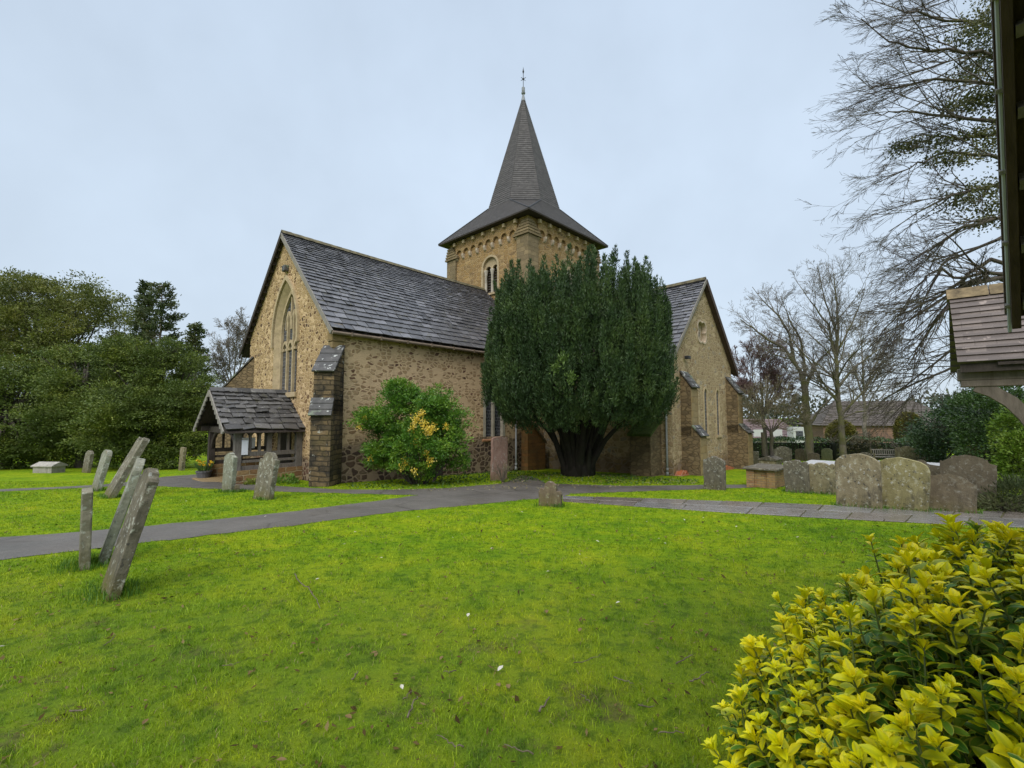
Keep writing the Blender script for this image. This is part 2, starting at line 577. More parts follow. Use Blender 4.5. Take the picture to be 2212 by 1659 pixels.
def m_slab(name, c0, c1, lich, moss, rough=0.36):
    """stone roof slabs: each slab its own grey, lichen spots, moss along some courses"""
    t = T(name, rough, 0.5)
    c = t.ramp(t.island(), [(0.0, tuple(q * 0.7 for q in c0)), (0.3, c1), (0.6, c0), (0.85, tuple(q * 1.3 for q in c1)), (1.0, tuple(q * 1.9 for q in c1))])
    c = t.mix(t.math('MULTIPLY', t.noise(5, 6, t.pos(), 0.65), 0.7), c, tuple(q * 0.45 for q in c0))
    f1 = t.math('MULTIPLY', t.step(t.noise(7, 5, t.pos(), 0.7), 0.58, 0.68), lich)
    c = t.mix(f1, c, (0.27, 0.26, 0.23))
    f2 = t.math('MULTIPLY', t.step(t.noise(4.2, 6, t.pos(), 0.75), 0.55, 0.68), moss)
    c = t.mix(f2, c, (0.075, 0.07, 0.018))
    c = t.mix(t.math('MULTIPLY', t.step(t.noise(11, 4, t.pos(), 0.6), 0.66, 0.70), 0.7), c, (0.02, 0.02, 0.018))
    t.col(c)
    t.rough(t.math('ADD', t.math('MULTIPLY', t.noise(3.5, 5, t.pos()), 0.45), t.math('ADD', rough - 0.2, t.math('MULTIPLY', f2, 0.4))))
    t.bump(t.noise(16, 6, t.pos()), 0.4, 0.015)
    return t.m
m_roof = m_slab('stone roof slabs', (0.055, 0.055, 0.06), (0.105, 0.103, 0.11), 0.45, 0.6)
m_roof2 = m_slab('porch roof slabs', (0.05, 0.047, 0.045), (0.10, 0.095, 0.09), 0.75, 0.6, 0.5)
m_ridge = m_plain('mossy ridge tile', (0.10, 0.085, 0.045), 0.85, 0.6, 5)

def m_tile(name, cols, bw, rough=0.7):
    t = T(name, rough, 0.3)
    uv = t.uv()
    b = t.n('TexBrick', {'offset': 0.5}, Vector=uv, Scale=1.0, Mortar_Size=0.004, Brick_Width=bw, Row_Height=0.1,
            Color1=(0, 0, 0), Color2=(1, 1, 1), Mortar=(0.3, 0.3, 0.3))
    f = t.math('ADD', t.math('MULTIPLY', b.outputs['Color'], 0.5), t.math('MULTIPLY', t.noise(2.5, 6, t.pos(), 0.7), 0.5))
    c = t.ramp(f, [(0.15, cols[0]), (0.5, cols[1]), (0.8, cols[2])])
    c = t.mix(t.math('MULTIPLY', t.step(t.noise(9, 5, t.pos()), 0.64, 0.7), 0.5), c, tuple(q * 2.2 for q in cols[2]))
    t.col(c)
    t.bump(t.math('ADD', t.noise(18, 5, t.pos()), t.math('MULTIPLY', b.outputs['Color'], 0.4)), 0.4, 0.015)
    return t.m
m_shingle = m_tile('grey brown spire shingles', [(0.052, 0.048, 0.046), (0.078, 0.072, 0.069), (0.108, 0.099, 0.094)], 0.2)
m_skirt = m_tile('dark spire skirt shingles', [(0.05, 0.045, 0.042), (0.07, 0.063, 0.06), (0.09, 0.082, 0.076)], 0.2)
m_clay = m_tile('weathered clay tiles', [(0.085, 0.067, 0.059), (0.128, 0.103, 0.09), (0.18, 0.145, 0.125)], 0.165, 0.6)

def m_timber(name, c0, c1, rough=0.8):
    t = T(name, rough, 0.25)
    v = t._vm('MULTIPLY', t.uv(), (3.0, 0.6, 3.0))
    n = t.noise(7, 6, v, 0.7, 0.6)
    c = t.ramp(n, [(0.3, c0), (0.7, c1)])
    c = t.mix(t.math('MULTIPLY', t.step(t.noise(3, 5, t.pos()), 0.55, 0.75), 0.5), c, tuple(q * 0.5 for q in c0))
    t.col(c)
    t.bump(n, 0.5, 0.012)
    return t.m
m_oak = m_timber('weathered grey oak', (0.085, 0.072, 0.062), (0.19, 0.17, 0.15))
m_oakd = m_timber('dark old oak', (0.03, 0.024, 0.02), (0.075, 0.06, 0.05))
m_board = m_timber('pale weathered bargeboard', (0.16, 0.145, 0.125), (0.30, 0.275, 0.24))
m_brownb = m_timber('brown soffit boards', (0.045, 0.028, 0.022), (0.085, 0.055, 0.042))
m_gateoak = m_timber('brown lychgate oak', (0.10, 0.082, 0.062), (0.20, 0.165, 0.13))
m_lead = m_plain('grey lead', (0.20, 0.21, 0.22), 0.55, 0.25, 5, 0.5)
m_iron = m_plain('dark iron', (0.03, 0.03, 0.032), 0.5, 0.2, 8)
m_pipe = m_plain('grey painted pipe', (0.42, 0.43, 0.46), 0.45, 0.1, 3, 0.5, 0)
m_pipe2 = m_plain('lead grey pipe', (0.22, 0.225, 0.22), 0.5, 0.15, 3, 0.5, 0)
m_gutter = m_plain('brown gutter', (0.16, 0.12, 0.085), 0.5, 0.3, 3)
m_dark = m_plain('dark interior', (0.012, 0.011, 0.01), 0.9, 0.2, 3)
m_paper = m_plain('white paper', (0.66, 0.68, 0.74), 0.7, 0.04, 3, 0.2, 0)
m_terra = m_coursed('new red tiles', 0.25, 0.25, [(0.42, 0.12, 0.05), (0.50, 0.17, 0.08), (0.38, 0.11, 0.05)], (0.5, 0.3, 0.2), 0.0, 0.0, 0.0, 0.012, 0.0)

def m_glass():
    t = T('leaded glass', 0.16, 0.6)
    uv = t.uv()
    b = t.n('TexBrick', {'offset': 0.5}, Vector=uv, Scale=1.0, Mortar_Size=0.008, Brick_Width=0.13, Row_Height=0.16,
            Color1=(0, 0, 0), Color2=(1, 1, 1), Mortar=(0, 0, 0))
    b2 = t.n('TexVoronoi', {'feature': 'DISTANCE_TO_EDGE', 'voronoi_dimensions': '2D'}, Scale=7.0, Vector=uv)
    e = t.step(b2.outputs['Distance'], 0.05, 0.02)
    c = t.ramp(b.outputs['Color'], [(0.0, (0.012, 0.014, 0.02)), (1.0, (0.045, 0.05, 0.065))])
    f = t.math('MAXIMUM', b.outputs['Fac'], t.math('MULTIPLY', e, 0.6))
    t.col(t.mix(f, c, (0.20, 0.21, 0.23)))
    t.bump(t.math('ADD', b.outputs['Color'], t.noise(9, 2, uv)), 0.25, 0.02)
    return t.m
m_leaded = m_glass()

# ------------------------------------------------------------------ church frame
A_ = radians(43.6)
E1 = np.array([sin(A_), cos(A_), 0.0])                     # nave axis, west to east
E2 = np.array([-cos(A_), sin(A_), 0.0])                    # south to north
Z = np.array([0, 0, 1.0])
P0 = np.array([-6.2415, 16.0348, 0.0])                     # south-west corner of the nave
def C(s, t, z):
    return P0 + s * E1 + t * E2 + z * Z
GB = -1.7                                                  # walls run into the ground
church = thing('church', 'stone parish church with central tower and tall shingled spire', 'church', C(8, 4.7, -0.9))

def arch(w, z0, zs, rise, n=10):
    """pointed or round arch outline from left foot over the top to the right foot; pointed when rise > w/2"""
    h = w / 2
    pts = [(-h, z0)]
    if rise <= h * 1.01:
        pts += [(-h * cos(a), zs + rise * sin(a)) for a in np.linspace(0, pi, 2 * n + 1)]
    else:
        R = (h * h + rise * rise) / (2 * h)
        a1 = math.acos((R - h) / R)
        L = [(-h + R - R * cos(a), zs + R * sin(a)) for a in np.linspace(0, a1, n + 1)]
        pts += L + [(-x, z) for x, z in L[::-1][1:]]
    return pts + [(h, z0)]

def slabs(m, o, uvec, L, svec, S, g0, g1, wmin, wmax, th, seed, sag=0.0, bell=0.0, jit=0.012):
    """stone slates laid in diminishing courses; o is the eave corner"""
    r = np.random.default_rng(seed)
    nv = np.cross(uvec, svec)
    if nv[2] < 0:
        nv = -nv
    y = 0.0
    while y < S - 0.03:
        f = y / S
        g = g0 + (g1 - g0) * f ** 0.8
        x = -r.uniform(0, wmax * 0.6)
        while x < L:
            wd = r.uniform(wmin, wmax) * (1 - 0.4 * f)
            a, b = max(x, -0.02), min(x + wd - 0.022, L + 0.02)
            if b - a > 0.06:
                y0 = y + r.normal(0, jit * 0.5)
                y1 = min(y + g * 1.45, S + 0.02)
                lift = 2.1 * th + r.normal(0, jit * 0.5)
                tilt = r.normal(0, jit * 0.6)
                q = []
                for (xx, yy, nn) in ((a, y0, lift - tilt), (b, y0 + r.normal(0, jit * 0.5), lift + tilt), (b, y1, 0.25 * th), (a, y1, 0.25 * th)):
                    dz = -sag * 4 * (xx / L) * (1 - 0.5 * xx / L) * f + bell * math.exp(-yy / 0.5)
                    q.append(o + uvec * xx + svec * yy + nv * nn + Z * dz)
                lo = [p - nv * th for p in q]
                m.add(q + lo, [(0, 1, 2, 3), (7, 6, 5, 4), (0, 4, 5, 1), (1, 5, 6, 2), (2, 6, 7, 3), (3, 7, 4, 0)])
            x += wd
        y += g
    return m

def lapped(m, bl, br, tl, tr, gauge, off, out=None):
    """courses of lapped tiles between two edges, each course's foot standing proud"""
    bl, br, tl, tr = (np.asarray(q, float) for q in (bl, br, tl, tr))
    nv = nrm(np.cross(br - bl, (tl + tr) / 2 - (bl + br) / 2))
    if out is not None and np.dot(nv, out) < 0:
        nv = -nv
    n = max(2, int(round(np.linalg.norm((tl + tr) / 2 - (bl + br) / 2) / gauge)))
    for i in range(n):
        a, b = i / n, (i + 1) / n
        p = [bl + (tl - bl) * a + nv * off, br + (tr - br) * a + nv * off, br + (tr - br) * b + nv * 0.002, bl + (tl - bl) * b + nv * 0.002]
        lo = [bl + (tl - bl) * a, br + (tr - br) * a]
        V = p + lo
        F = [(0, 1, 2, 3), (4, 5, 1, 0)]
        if np.dot(np.cross(p[1] - p[0], p[3] - p[0]), nv) < 0:
            F = [f[::-1] for f in F]
        m.add(V, F)
    return m

# ---- nave
EZ, RZ = 4.576, 9.37                                       # roof eave and ridge heights
TR = 4.71                                                  # ridge line
NT = 8.75                                                  # north wall
SLN = (RZ - EZ) / (TR + 0.25)
zr = lambda t: RZ - SLN * abs(t - TR) - 0.17
west = M().prism([(0.004, GB), (NT, GB), (NT, zr(NT)), (TR, zr(TR)), (0.004, zr(0.0))], C(0, 0, 0), E2, Z, E1 * 0.9).build('gable_wall', m_gable, church)
WC, WW, WZ0, WZS, WRISE = 4.36, 2.5, 2.5, 5.0, 2.2
def wpoly(wd, z0, zs, rise):
    return arch(wd, z0, zs, rise)
cut(west, M().prism([(WC + x, z) for x, z in wpoly(WW, WZ0, WZS, WRISE)], C(-0.3, 0, 0), E2, Z, E1 * 0.85))
south = M().box(C(5.765, 0.45, (GB + zr(0)) / 2 - 0.1), E1 * 5.735, E2 * 0.45, Z * ((zr(0) - 0.2 - GB) / 2)).build('side_wall', m_side, church)
cm = M()
SWC, SWW = 7.85, 1.42
cm.prism(arch(SWW, 0.6, 2.35, 0.72), C(SWC, -0.3, 0), E1, Z, E2 * 0.55)
cm.prism(arch(1.0, -1.6, 1.95, 0.5), C(4.45, -0.3, 0), E1, Z, E2 * 0.44)
cut(south, cm)
M().box(C(6.2, NT - 0.3, 1.2), E1 * 5.3, E2 * 0.3, Z * 2.6).build('side_wall', m_side, church)
# quoins of the south-west corner
qm = M()
z = 3.1
r_ = np.random.default_rng(3)
while z < zr(0) - 0.1:
    h = r_.uniform(0.22, 0.36)
    qm.box(C(0.16, 0.12, z + h / 2), E1 * (0.17 + r_.uniform(0, 0.12)), E2 * (0.128 + r_.uniform(0, 0.1)), Z * (h / 2 - 0.008))
    z += h
qm.build('quoin', m_butt3, church, bevel=0.015)

# west window: splayed reveal, hood mould, three lights with tracery
win = M().ring([(WC + x, z) for x, z in arch(WW + 0.02, WZ0, WZS, WRISE + 0.02)], [(WC + x, z) for x, z in arch(WW - 0.5, WZ0 + 0.0, WZS, (WRISE - 0.45))], C(0.0, 0, 0), E2, Z, E1 * 0.02)
win = M()
o_ = arch(WW, WZ0, WZS, WRISE)
i_ = arch(WW - 0.36, WZ0, WZS, WRISE - 0.31)
V = [C(-0.02, WC + x, z) for x, z in o_] + [C(0.20, WC + x, z) for x, z in i_]
n_ = len(o_)
win.add(V, [(i, i + 1, n_ + i + 1, n_ + i) for i in range(n_ - 1)])
win.ring([(WC + x, z) for x, z in i_], [(WC + x, z) for x, z in arch(WW - 0.58, WZ0 + 0.05, WZS, WRISE - 0.5)], C(0.17, 0, 0), E2, Z, E1 * 0.12)
frame = win.build('window', m_dressed, church)
mu = M()
for dx in (-0.31, 0.31):
    mu.box(C(0.23, WC + dx, (WZ0 + 5.9) / 2), E2 * 0.05, E1 * 0.06, Z * ((5.9 - WZ0) / 2 + 0.05))
for cx in (-0.6, 0.0, 0.6):                                # cusped heads of the three lights
    a0 = [(WC + cx + x, z) for x, z in arch(0.58, 4.30, 4.32, 0.42, 6)]
    a1 = [(WC + cx + x, z) for x, z in arch(0.40, 4.30, 4.32, 0.30, 6)]
    mu.ring(a0, a1, C(0.185, 0, 0), E2, Z, E1 * 0.09)
    for sg in (-1, 1):
        mu.box(C(0.23, WC + cx + sg * 0.15, 4.36), E2 * 0.07, E1 * 0.035, Z * 0.05)
for cx in (-0.3, 0.3):                                     # upper panel tracery
    mu.ring([(WC + cx + x, z) for x, z in arch(0.56, 5.2, 5.5, 0.5, 6)], [(WC + cx + x, z) for x, z in arch(0.42, 5.2, 5.5, 0.38, 6)], C(0.19, 0, 0), E2, Z, E1 * 0.08)
    mu.box(C(0.23, WC + cx, 5.05), E2 * 0.03, E1 * 0.04, Z * 0.35)
mu.box(C(0.23, WC, 6.1), E2 * 0.035, E1 * 0.045, Z * 0.45)
mu.build('mullion', m_dressed, frame)
M().prism([(WC + x, z) for x, z in arch(WW - 0.56, WZ0 + 0.02, WZS, WRISE - 0.48)], C(0.27, 0, 0), E2, Z, E1 * 0.02).build('glass', m_leaded, frame)
M().ring([(WC + x, z) for x, z in arch(WW + 0.30, 4.5, WZS, WRISE + 0.24)], [(WC + x, z) for x, z in arch(WW + 0.06, 4.5, WZS, WRISE + 0.04)], C(-0.1, 0, 0), E2, Z, E1 * 0.12).build('hood_mould', m_dressed, frame)
M().box(C(0.12, WC, WZ0 - 0.1), E2 * (WW / 2 + 0.1), E1 * 0.22, Z * 0.1).build('sill', m_dressed, frame, bevel=0.02)
M().box(C(-0.09, WC + 0.05, 7.72), E2 * 0.16, E1 * 0.1, Z * 0.13).build('carved_block', m_cap, church, bevel=0.04)

# south window of two lights
sf = M()
sf.ring([(SWC + x, z) for x, z in arch(SWW, 0.6, 2.35, 0.72)], [(SWC + x, z) for x, z in arch(SWW - 0.32, 0.6, 2.35, 0.54)], C(0, -0.012, 0), E1, Z, E2 * 0.2)
sfo = sf.build('window', m_grey_stone, church)
M().box(C(SWC, 0.11, 1.65), E1 * 0.06, E2 * 0.07, Z * 1.1).build('mullion', m_grey_stone, sfo)
M().prism([(SWC + x, z) for x, z in arch(SWW - 0.3, 0.6, 2.35, 0.52)], C(0, 0.16, 0), E1, Z, E2 * 0.02).build('glass', m_leaded, sfo)
M().prism([(-0.06, 0.40), (-0.06, 0.47), (0.2, 0.62), (0.2, 0.40)], C(SWC - SWW / 2 - 0.06, 0, 0), E2, Z, E1 * (SWW + 0.12)).build('sill', m_rust, sfo)
dw = M().ring([(4.45 + x, z) for x, z in arch(1.22, 0.0, 1.95, 0.61)], [(4.45 + x, z) for x, z in arch(0.98, 0.0, 1.95, 0.49)], C(0, -0.05, 0), E1, Z, E2 * 0.1).build('doorway', m_dressed, church)
M().prism([(4.45 + x, z) for x, z in arch(0.99, -1.6, 1.95, 0.49)], C(0, 0.1, 0), E1, Z, E2 * 0.02).build('door', m_oakd, dw)

# nave roof
NL = 11.75
up_s = nrm([*(E2 * (TR + 0.25))[:2], RZ - EZ])
SS = sqrt((TR + 0.25) ** 2 + (RZ - EZ) ** 2)
rm = M()
slabs(rm, C(-0.18, -0.25, EZ - 0.06), E1, NL, up_s, SS, 0.40, 0.15, 0.34, 0.72, 0.03, 11, 0.07, 0.05)
up_n = nrm([*(-E2 * (TR + 0.25))[:2], RZ - EZ])
slabs(rm, C(-0.18, 2 * TR + 0.25, EZ - 0.06), E1, NL, up_n, SS, 0.40, 0.15, 0.6, 1.1, 0.028, 12, 0.07, 0.05)
roof = rm.build('roof', m_roof, church)
rg = M()
for k in range(26):
    s0 = -0.2 + k * NL / 26
    dz = -0.28 * (s0 / NL) * (1 - 0.5 * s0 / NL)
    rg.prism([(-0.17, -0.12), (0, 0.06), (0.17, -0.12), (0, -0.02)], C(s0, TR, RZ + 0.02 + dz), E2, Z, E1 * (NL / 26 - 0.012))
rg.build('ridge_tile', m_ridge, roof)
un = M()                                                   # boarded underside of the slabs
for sg, t0 in ((1, -0.22), (-1, 2 * TR + 0.22)):
    un.add([C(-0.1, t0, EZ - 0.10), C(NL - 0.2, t0, EZ - 0.10), C(NL - 0.2, TR, RZ - 0.14), C(-0.1, TR, RZ - 0.14),
            C(-0.1, t0, EZ - 0.14), C(NL - 0.2, t0, EZ - 0.14), C(NL - 0.2, TR, RZ - 0.18), C(-0.1, TR, RZ - 0.18)],
           [(0, 1, 2, 3), (7, 6, 5, 4), (0, 4, 5, 1), (3, 2, 6, 7), (0, 3, 7, 4), (1, 5, 6, 2)])
un.build('roof_boarding', m_oakd, roof, fix=True)
for sg, t0 in ((1, -0.27), (-1, 2 * TR + 0.27)):
    a, b = C(-0.20, t0, EZ - 0.15), C(-0.20, TR, RZ - 0.15)
    nn = nrm(np.cross(E1, b - a))
    if nn[2] < 0:
        nn = -nn
    M().beam(a, b, E1 * 0.025, nn * 0.09).build('bargeboard', m_board if sg > 0 else m_oakd, roof)
vb = M()                                                   # small brackets under the north verge
for k in range(16):
    t_ = NT + 0.2 - k * 0.27
    vb.box(C(-0.09, t_, zr(t_) + 0.02), E1 * 0.07, E2 * 0.05, Z * 0.10)
vb.build('verge_bracket', m_oakd, roof)
gm = M()
gp_ = [C(s, -0.33, EZ - 0.16 - 0.0 * s) for s in np.linspace(-0.2, 11.4, 30)]
gm.tube(gp_, 0.06, 8)
for k in range(10):
    gm.box(C(0.5 + k * 1.15, -0.33, EZ - 0.16), E1 * 0.03, E2 * 0.068, Z * 0.068)
gm.build('gutter', m_gutter, roof)
def downpipe(s, t, z1, z0, mt, off):
    m = M().tube([C(s, t, z1), C(s, t, z0 + 0.12), C(s, t, z0 + 0.04)] if False else [C(s, t, z) for z in np.linspace(z1, z0, 6)], 0.045, 10)
    for z in np.linspace(z0 + 0.25, z1 - 0.3, 3):
        m.lathe(C(s, t, z), [(0.05, -0.05), (0.058, -0.04), (0.058, 0.04), (0.05, 0.05)], 10)
    m.lathe(C(s, t, z0), [(0.07, -0.02), (0.06, 0.1), (0.05, 0.14)], 10)
    return m.build('downpipe', mt, church, smooth=True)
downpipe(9.25, -0.08, EZ - 0.2, -1.02, m_pipe, 0)
downpipe(11.36, -6.78, 3.9, -0.92, m_pipe2, 0)

# ---- buttresses: each one a mesh with its capping slabs as sub-part
def buttress(o, out, side, wd, stages, mat_side, mat_front=None, capmat=m_cap, top0=0.0):
    """stages: list of (projection, bottom z, front top z, wall top z) from the lowest up"""
    m, cps, fr = M(), [], M()
    prev_p = None
    for i, (p, zb, zf, zw) in enumerate(stages):
        nxt = stages[i + 1][0] if i + 1 < len(stages) else 0.0
        inner = nxt if i + 1 < len(stages) else -0.05
        m.prism([(-0.05, zb), (p, zb), (p, zf), (inner, zw), (-0.05, zw)], o - side * wd / 2, out, Z, side * wd)
        a = o + out * (p + 0.07) + Z * (zf - 0.03)
        b = o + out * max(inner, 0.0) + Z * (zw + 0.02)
        nn = nrm(np.cross(side, b - a))
        if nn[2] < 0:
            nn = -nn
        cp = M()
        cps.append(cp)
        k = 3
        for j in range(k):
            q0, q1 = a + (b - a) * (j / k), a + (b - a) * ((j + 1) / k + (0.06 if j < k - 1 else 0))
            cp.beam(q0 + nn * 0.045, q1 + nn * 0.02, side * (wd / 2 + 0.045), nn * 0.035)
        if mat_front is not None:
            fr.box(o + out * (p + 0.012) + Z * ((zb + zf) / 2 - 0.03), side * (wd / 2 + 0.012), out * 0.012, Z * ((zf - zb) / 2 - 0.03))
    b = m.build('buttress', mat_side, church)
    for cp in cps:
        cp.build('weathering', capmat, b, bevel=0.012)
    if mat_front is not None:
        fr.build('facing', mat_front, b)
    return b
DSW = nrm(-E1 - E2)
buttress(C(0.1, 0.1, 0), DSW, nrm(E1 - E2), 0.66, [(1.08, GB, 1.58, 2.12), (0.92, 1.6, 3.02, 3.98)], m_butt)
DNW = nrm(-E1 + E2)
buttress(C(0.25, NT - 0.35, 0), DNW, nrm(E1 + E2), 0.8, [(1.75, GB, 2.35, 2.4), (1.6, 2.35, 2.55, 4.3)], m_butt2)

# ---- tower
TS, TT0 = 11.52, TR                                        # west face and axis
HW = 3.6
TZ = 12.95
TCs, TCt = TS + HW, TT0
tower = M().box(C(TCs, TCt, (GB + TZ) / 2), E1 * (HW - 0.13), E2 * (HW - 0.13), Z * ((TZ - GB) / 2)).build('tower', m_tower, church)
BC = -0.40                                                 # belfry opening, measured from the axis
BW = 1.16
def face(k):
    """outward direction, sideways direction of tower face k"""
    return [(-E1, E2), (-E2, E1), (E1, -E2), (E2, -E1)][k]
TC = C(TCs, TCt, 0)
cm = M()
for k in (0, 1):
    ou, sd = face(k)
    bc = BC if k == 0 else 0.3
    cm.prism([(bc + x, z) for x, z in arch(BW + 0.3, 8.9, 10.55, 0.74)], TC + ou * (HW + 0.3), sd, Z, -ou * 0.95)
cut(tower, cm)
for k in range(4):
    ou, sd = face(k)
    # corner piers and the strip above the arcade stand proud of the panel
    pm = M()
    for sg in (-1, 1):
        w0, w1 = (2.72, HW)
        pm.box(TC + ou * (HW - 0.065) + sd * sg * (w0 + w1) / 2 + Z * (GB + 11.75) / 2, sd * ((w1 - w0) / 2), ou * 0.0655, Z * ((11.75 - GB) / 2))
    pr_ = pm.build('corner_pier', m_quoin, tower)
    if k in (0, 1):
        NA = 8
        pw = 2.72 * 2 / NA
        ar = [(-2.72, TZ - 0.02)]
        ar += [(-2.72, 11.9)]
        for i in range(NA):
            x0 = -2.72 + i * pw
            ar.append((x0 + 0.06, 11.9))
            ar += [(x0 + pw / 2 - (pw / 2 - 0.10) * cos(a), 12.02 + (pw / 2 - 0.10) * sin(a)) for a in np.linspace(0, pi, 9)]
            ar.append((x0 + pw - 0.06, 11.9))
        ar += [(2.72, 11.9), (2.72, TZ - 0.02)]
        am = M().prism(ar[::-1], TC + ou * (HW - 0.13), sd, Z, ou * 0.132)
        ao = am.build('arcade', m_tower, tower)
        for i in range(NA + 1):
            x0 = -2.72 + i * pw
            x0 = min(max(x0, -2.64), 2.64)
            M().prism([(-0.02, -0.22), (0.10, -0.14), (0.16, 0.0), (0.16, 0.14), (-0.02, 0.14)], TC + ou * (HW - 0.13) + sd * (x0 - 0.085) + Z * 11.84, ou, Z, sd * 0.17).build('corbel', m_corbel, ao, bevel=0.02)
    else:
        M().box(TC + ou * (HW - 0.065) + Z * 12.4, sd * 2.72, ou * 0.0655, Z * 0.5).build('arcade', m_tower, tower)
    for i in range(7):                                     # corbel table under the eave
        x0 = -2.7 + i * 0.9
        M().box(TC + ou * (HW + 0.09) + sd * x0 + Z * 12.66, sd * 0.09, ou * 0.085, Z * 0.11).build('eave_corbel', m_dressed, tower, bevel=0.015)
for sx in (-1, 1):                                         # stepped heads of the corner piers
    for sy in (-1, 1):
        sm = M()
        for j in range(5):
            w_ = 0.62 - 0.085 * j
            o = TC + E1 * sx * (HW + 0.10 - 0.025 * j - w_ ) + E2 * sy * (HW + 0.10 - 0.025 * j - w_) + Z * (11.82 + j * 0.18)
            sm.box(o, E1 * w_, E2 * w_, Z * 0.055)
            sm.box(o + Z * 0.09, E1 * (w_ - 0.06), E2 * (w_ - 0.06), Z * 0.036)
        sm.build('stepped_head', m_quoin, tower)
# belfry windows: two round headed lights with shafts and louvres under one round arch
for k in (0, 1):
    ou, sd = face(k)
    bc = BC if k == 0 else 0.3
    org = TC + ou * (HW - 0.13)
    bm_ = M()
    bm_.ring([(bc + x, z) for x, z in arch(BW + 0.36, 8.95, 10.55, 0.76)], [(bc + x, z) for x, z in arch(BW + 0.1, 8.95, 10.55, 0.63)], org - ou * 0.25, sd, Z, ou * 0.265)
    bo = bm_.build('belfry_window', m_dressed, tower)
    hd = M()
    # tympanum plate with the two light heads cut as arches
    hl = [(-BW / 2 - 0.06, 10.45)]
    for cx in (-0.3, 0.3):
        hl += [(cx - 0.24, 10.45)] + [(cx - 0.24 * cos(a), 10.45 + 0.24 * sin(a)) for a in np.linspace(0.15, pi - 0.15, 8)] + [(cx + 0.24, 10.45)]
    hl += [(BW / 2 + 0.06, 10.45)] + [((BW / 2 + 0.06) * cos(a), 10.55 + 0.64 * sin(a)) for a in np.linspace(0, pi, 13)]
    hd.prism([(bc + x, z) for x, z in hl], org - ou * 0.28, sd, Z, ou * 0.12)
    hd.build('tympanum', m_dressed, bo)
    for cx in (-0.56, 0.0, 0.56):
        M().lathe(org - ou * 0.2 + sd * (bc + cx) + Z * 8.9, [(0.12, 0), (0.12, 0.1), (0.085, 0.16), (0.078, 1.25), (0.10, 1.29), (0.085, 1.32), (0.14, 1.52), (0.14, 1.58)], 12).build('shaft', m_grey_stone, bo, smooth=True)
    lv = M()
    for j in range(10):
        z = 9.05 + j * 0.165
        lv.beam(org - ou * 0.44 + sd * (bc - 0.62) + Z * z, org - ou * 0.44 + sd * (bc + 0.62) + Z * z, nrm(-ou * 0.8 + Z * 0.6) * 0.11, nrm(ou * 0.6 + Z * 0.8) * 0.012)
    lv.build('louvre', m_oak, bo)
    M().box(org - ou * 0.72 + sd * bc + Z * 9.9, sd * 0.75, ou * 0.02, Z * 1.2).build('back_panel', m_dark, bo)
    M().box(org - ou * 0.1 + sd * bc + Z * 8.88, sd * 0.78, ou * 0.2, Z * 0.06).build('sill', m_dressed, bo)
# ---- spire
EV = HW + 0.42
OA, OZ, SZ = 2.33, 14.97, 23.1
SKZ = 12.93
corners = [TC + E1 * a * EV + E2 * b * EV + Z * SKZ for a, b in ((-1, -1), (1, -1), (1, 1), (-1, 1))]
octv = lambda a, z: [TC + (a / cos(pi / 8)) * (cos(q) * E1 + sin(q) * E2) + Z * z for q in (radians(22.5 + 45 * i) for i in range(8))]
O1, O2 = octv(OA, OZ), octv(0.11, SZ)
sp = M()
for i in range(8):
    j = (i + 1) % 8
    lapped(sp, O1[i], O1[j], O2[i], O2[j], 0.165, 0.022, (O1[i] + O1[j]) / 2 - TC - Z * OZ)
spire = sp.build('spire', m_shingle, church)
sk = M()
# cardinal octagon edges: angles 22.5+45i to the next; edges facing +-E1, +-E2
def ov(q):
    return TC + (OA / cos(pi / 8)) * (cos(radians(q)) * E1 + sin(radians(q)) * E2) + Z * OZ
cdir = {0: (corners[1], corners[2], -22.5, 22.5), 90: (corners[2], corners[3], 67.5, 112.5), 180: (corners[3], corners[0], 157.5, 202.5), 270: (corners[0], corners[1], 247.5, 292.5)}
for q, (a, b, q0, q1) in cdir.items():
    lapped(sk, a, b, ov(q0), ov(q1), 0.15, 0.018, cos(radians(q)) * E1 + sin(radians(q)) * E2 + Z)
for c_, q in ((corners[0], 225), (corners[1], 315), (corners[2], 45), (corners[3], 135)):
    lapped(sk, c_, c_ + 1e-3 * E1, ov(q - 22.5), ov(q + 22.5), 0.15, 0.01, Z + 0.3 * nrm(c_ - TC))
sko = sk.build('skirt_roof', m_skirt, spire)
for c_, q in ((corners[0], 225), (corners[1], 315), (corners[2], 45), (corners[3], 135)):
    hp = M()
    for dq in (-22.5, 22.5):
        a, b = c_ + Z * 0.03, ov(q + dq) + Z * 0.03
        hp.tube([a, (a + b) / 2, b], 0.035, 6)
    hp.tube([ov(q - 22.5) + Z * 0.03, ov(q) * 0 + (ov(q - 22.5) + ov(q + 22.5)) / 2 + Z * 0.03, ov(q + 22.5) + Z * 0.03], 0.03, 6)
    hp.build('lead_hip', m_iron, spire)
ev = M()
for i in range(4):
    a, b = corners[i], corners[(i + 1) % 4]
    inn = nrm(TC + Z * SKZ - (a + b) / 2)
    ev.add([a - Z * 0.07, b - Z * 0.07, b + (TC + Z * SKZ - b) * 0.16 - Z * 0.07, a + (TC + Z * SKZ - a) * 0.16 - Z * 0.07,
            a - Z * 0.01, b - Z * 0.01, b + (TC + Z * SKZ - b) * 0.16 + Z * 0.02, a + (TC + Z * SKZ - a) * 0.16 + Z * 0.02],
           [(0, 1, 2, 3), (7, 6, 5, 4), (0, 4, 5, 1), (3, 2, 6, 7), (0, 3, 7, 4), (1, 5, 6, 2)])
ev.build('eave_board', m_oakd, spire, fix=True)
fi = M()
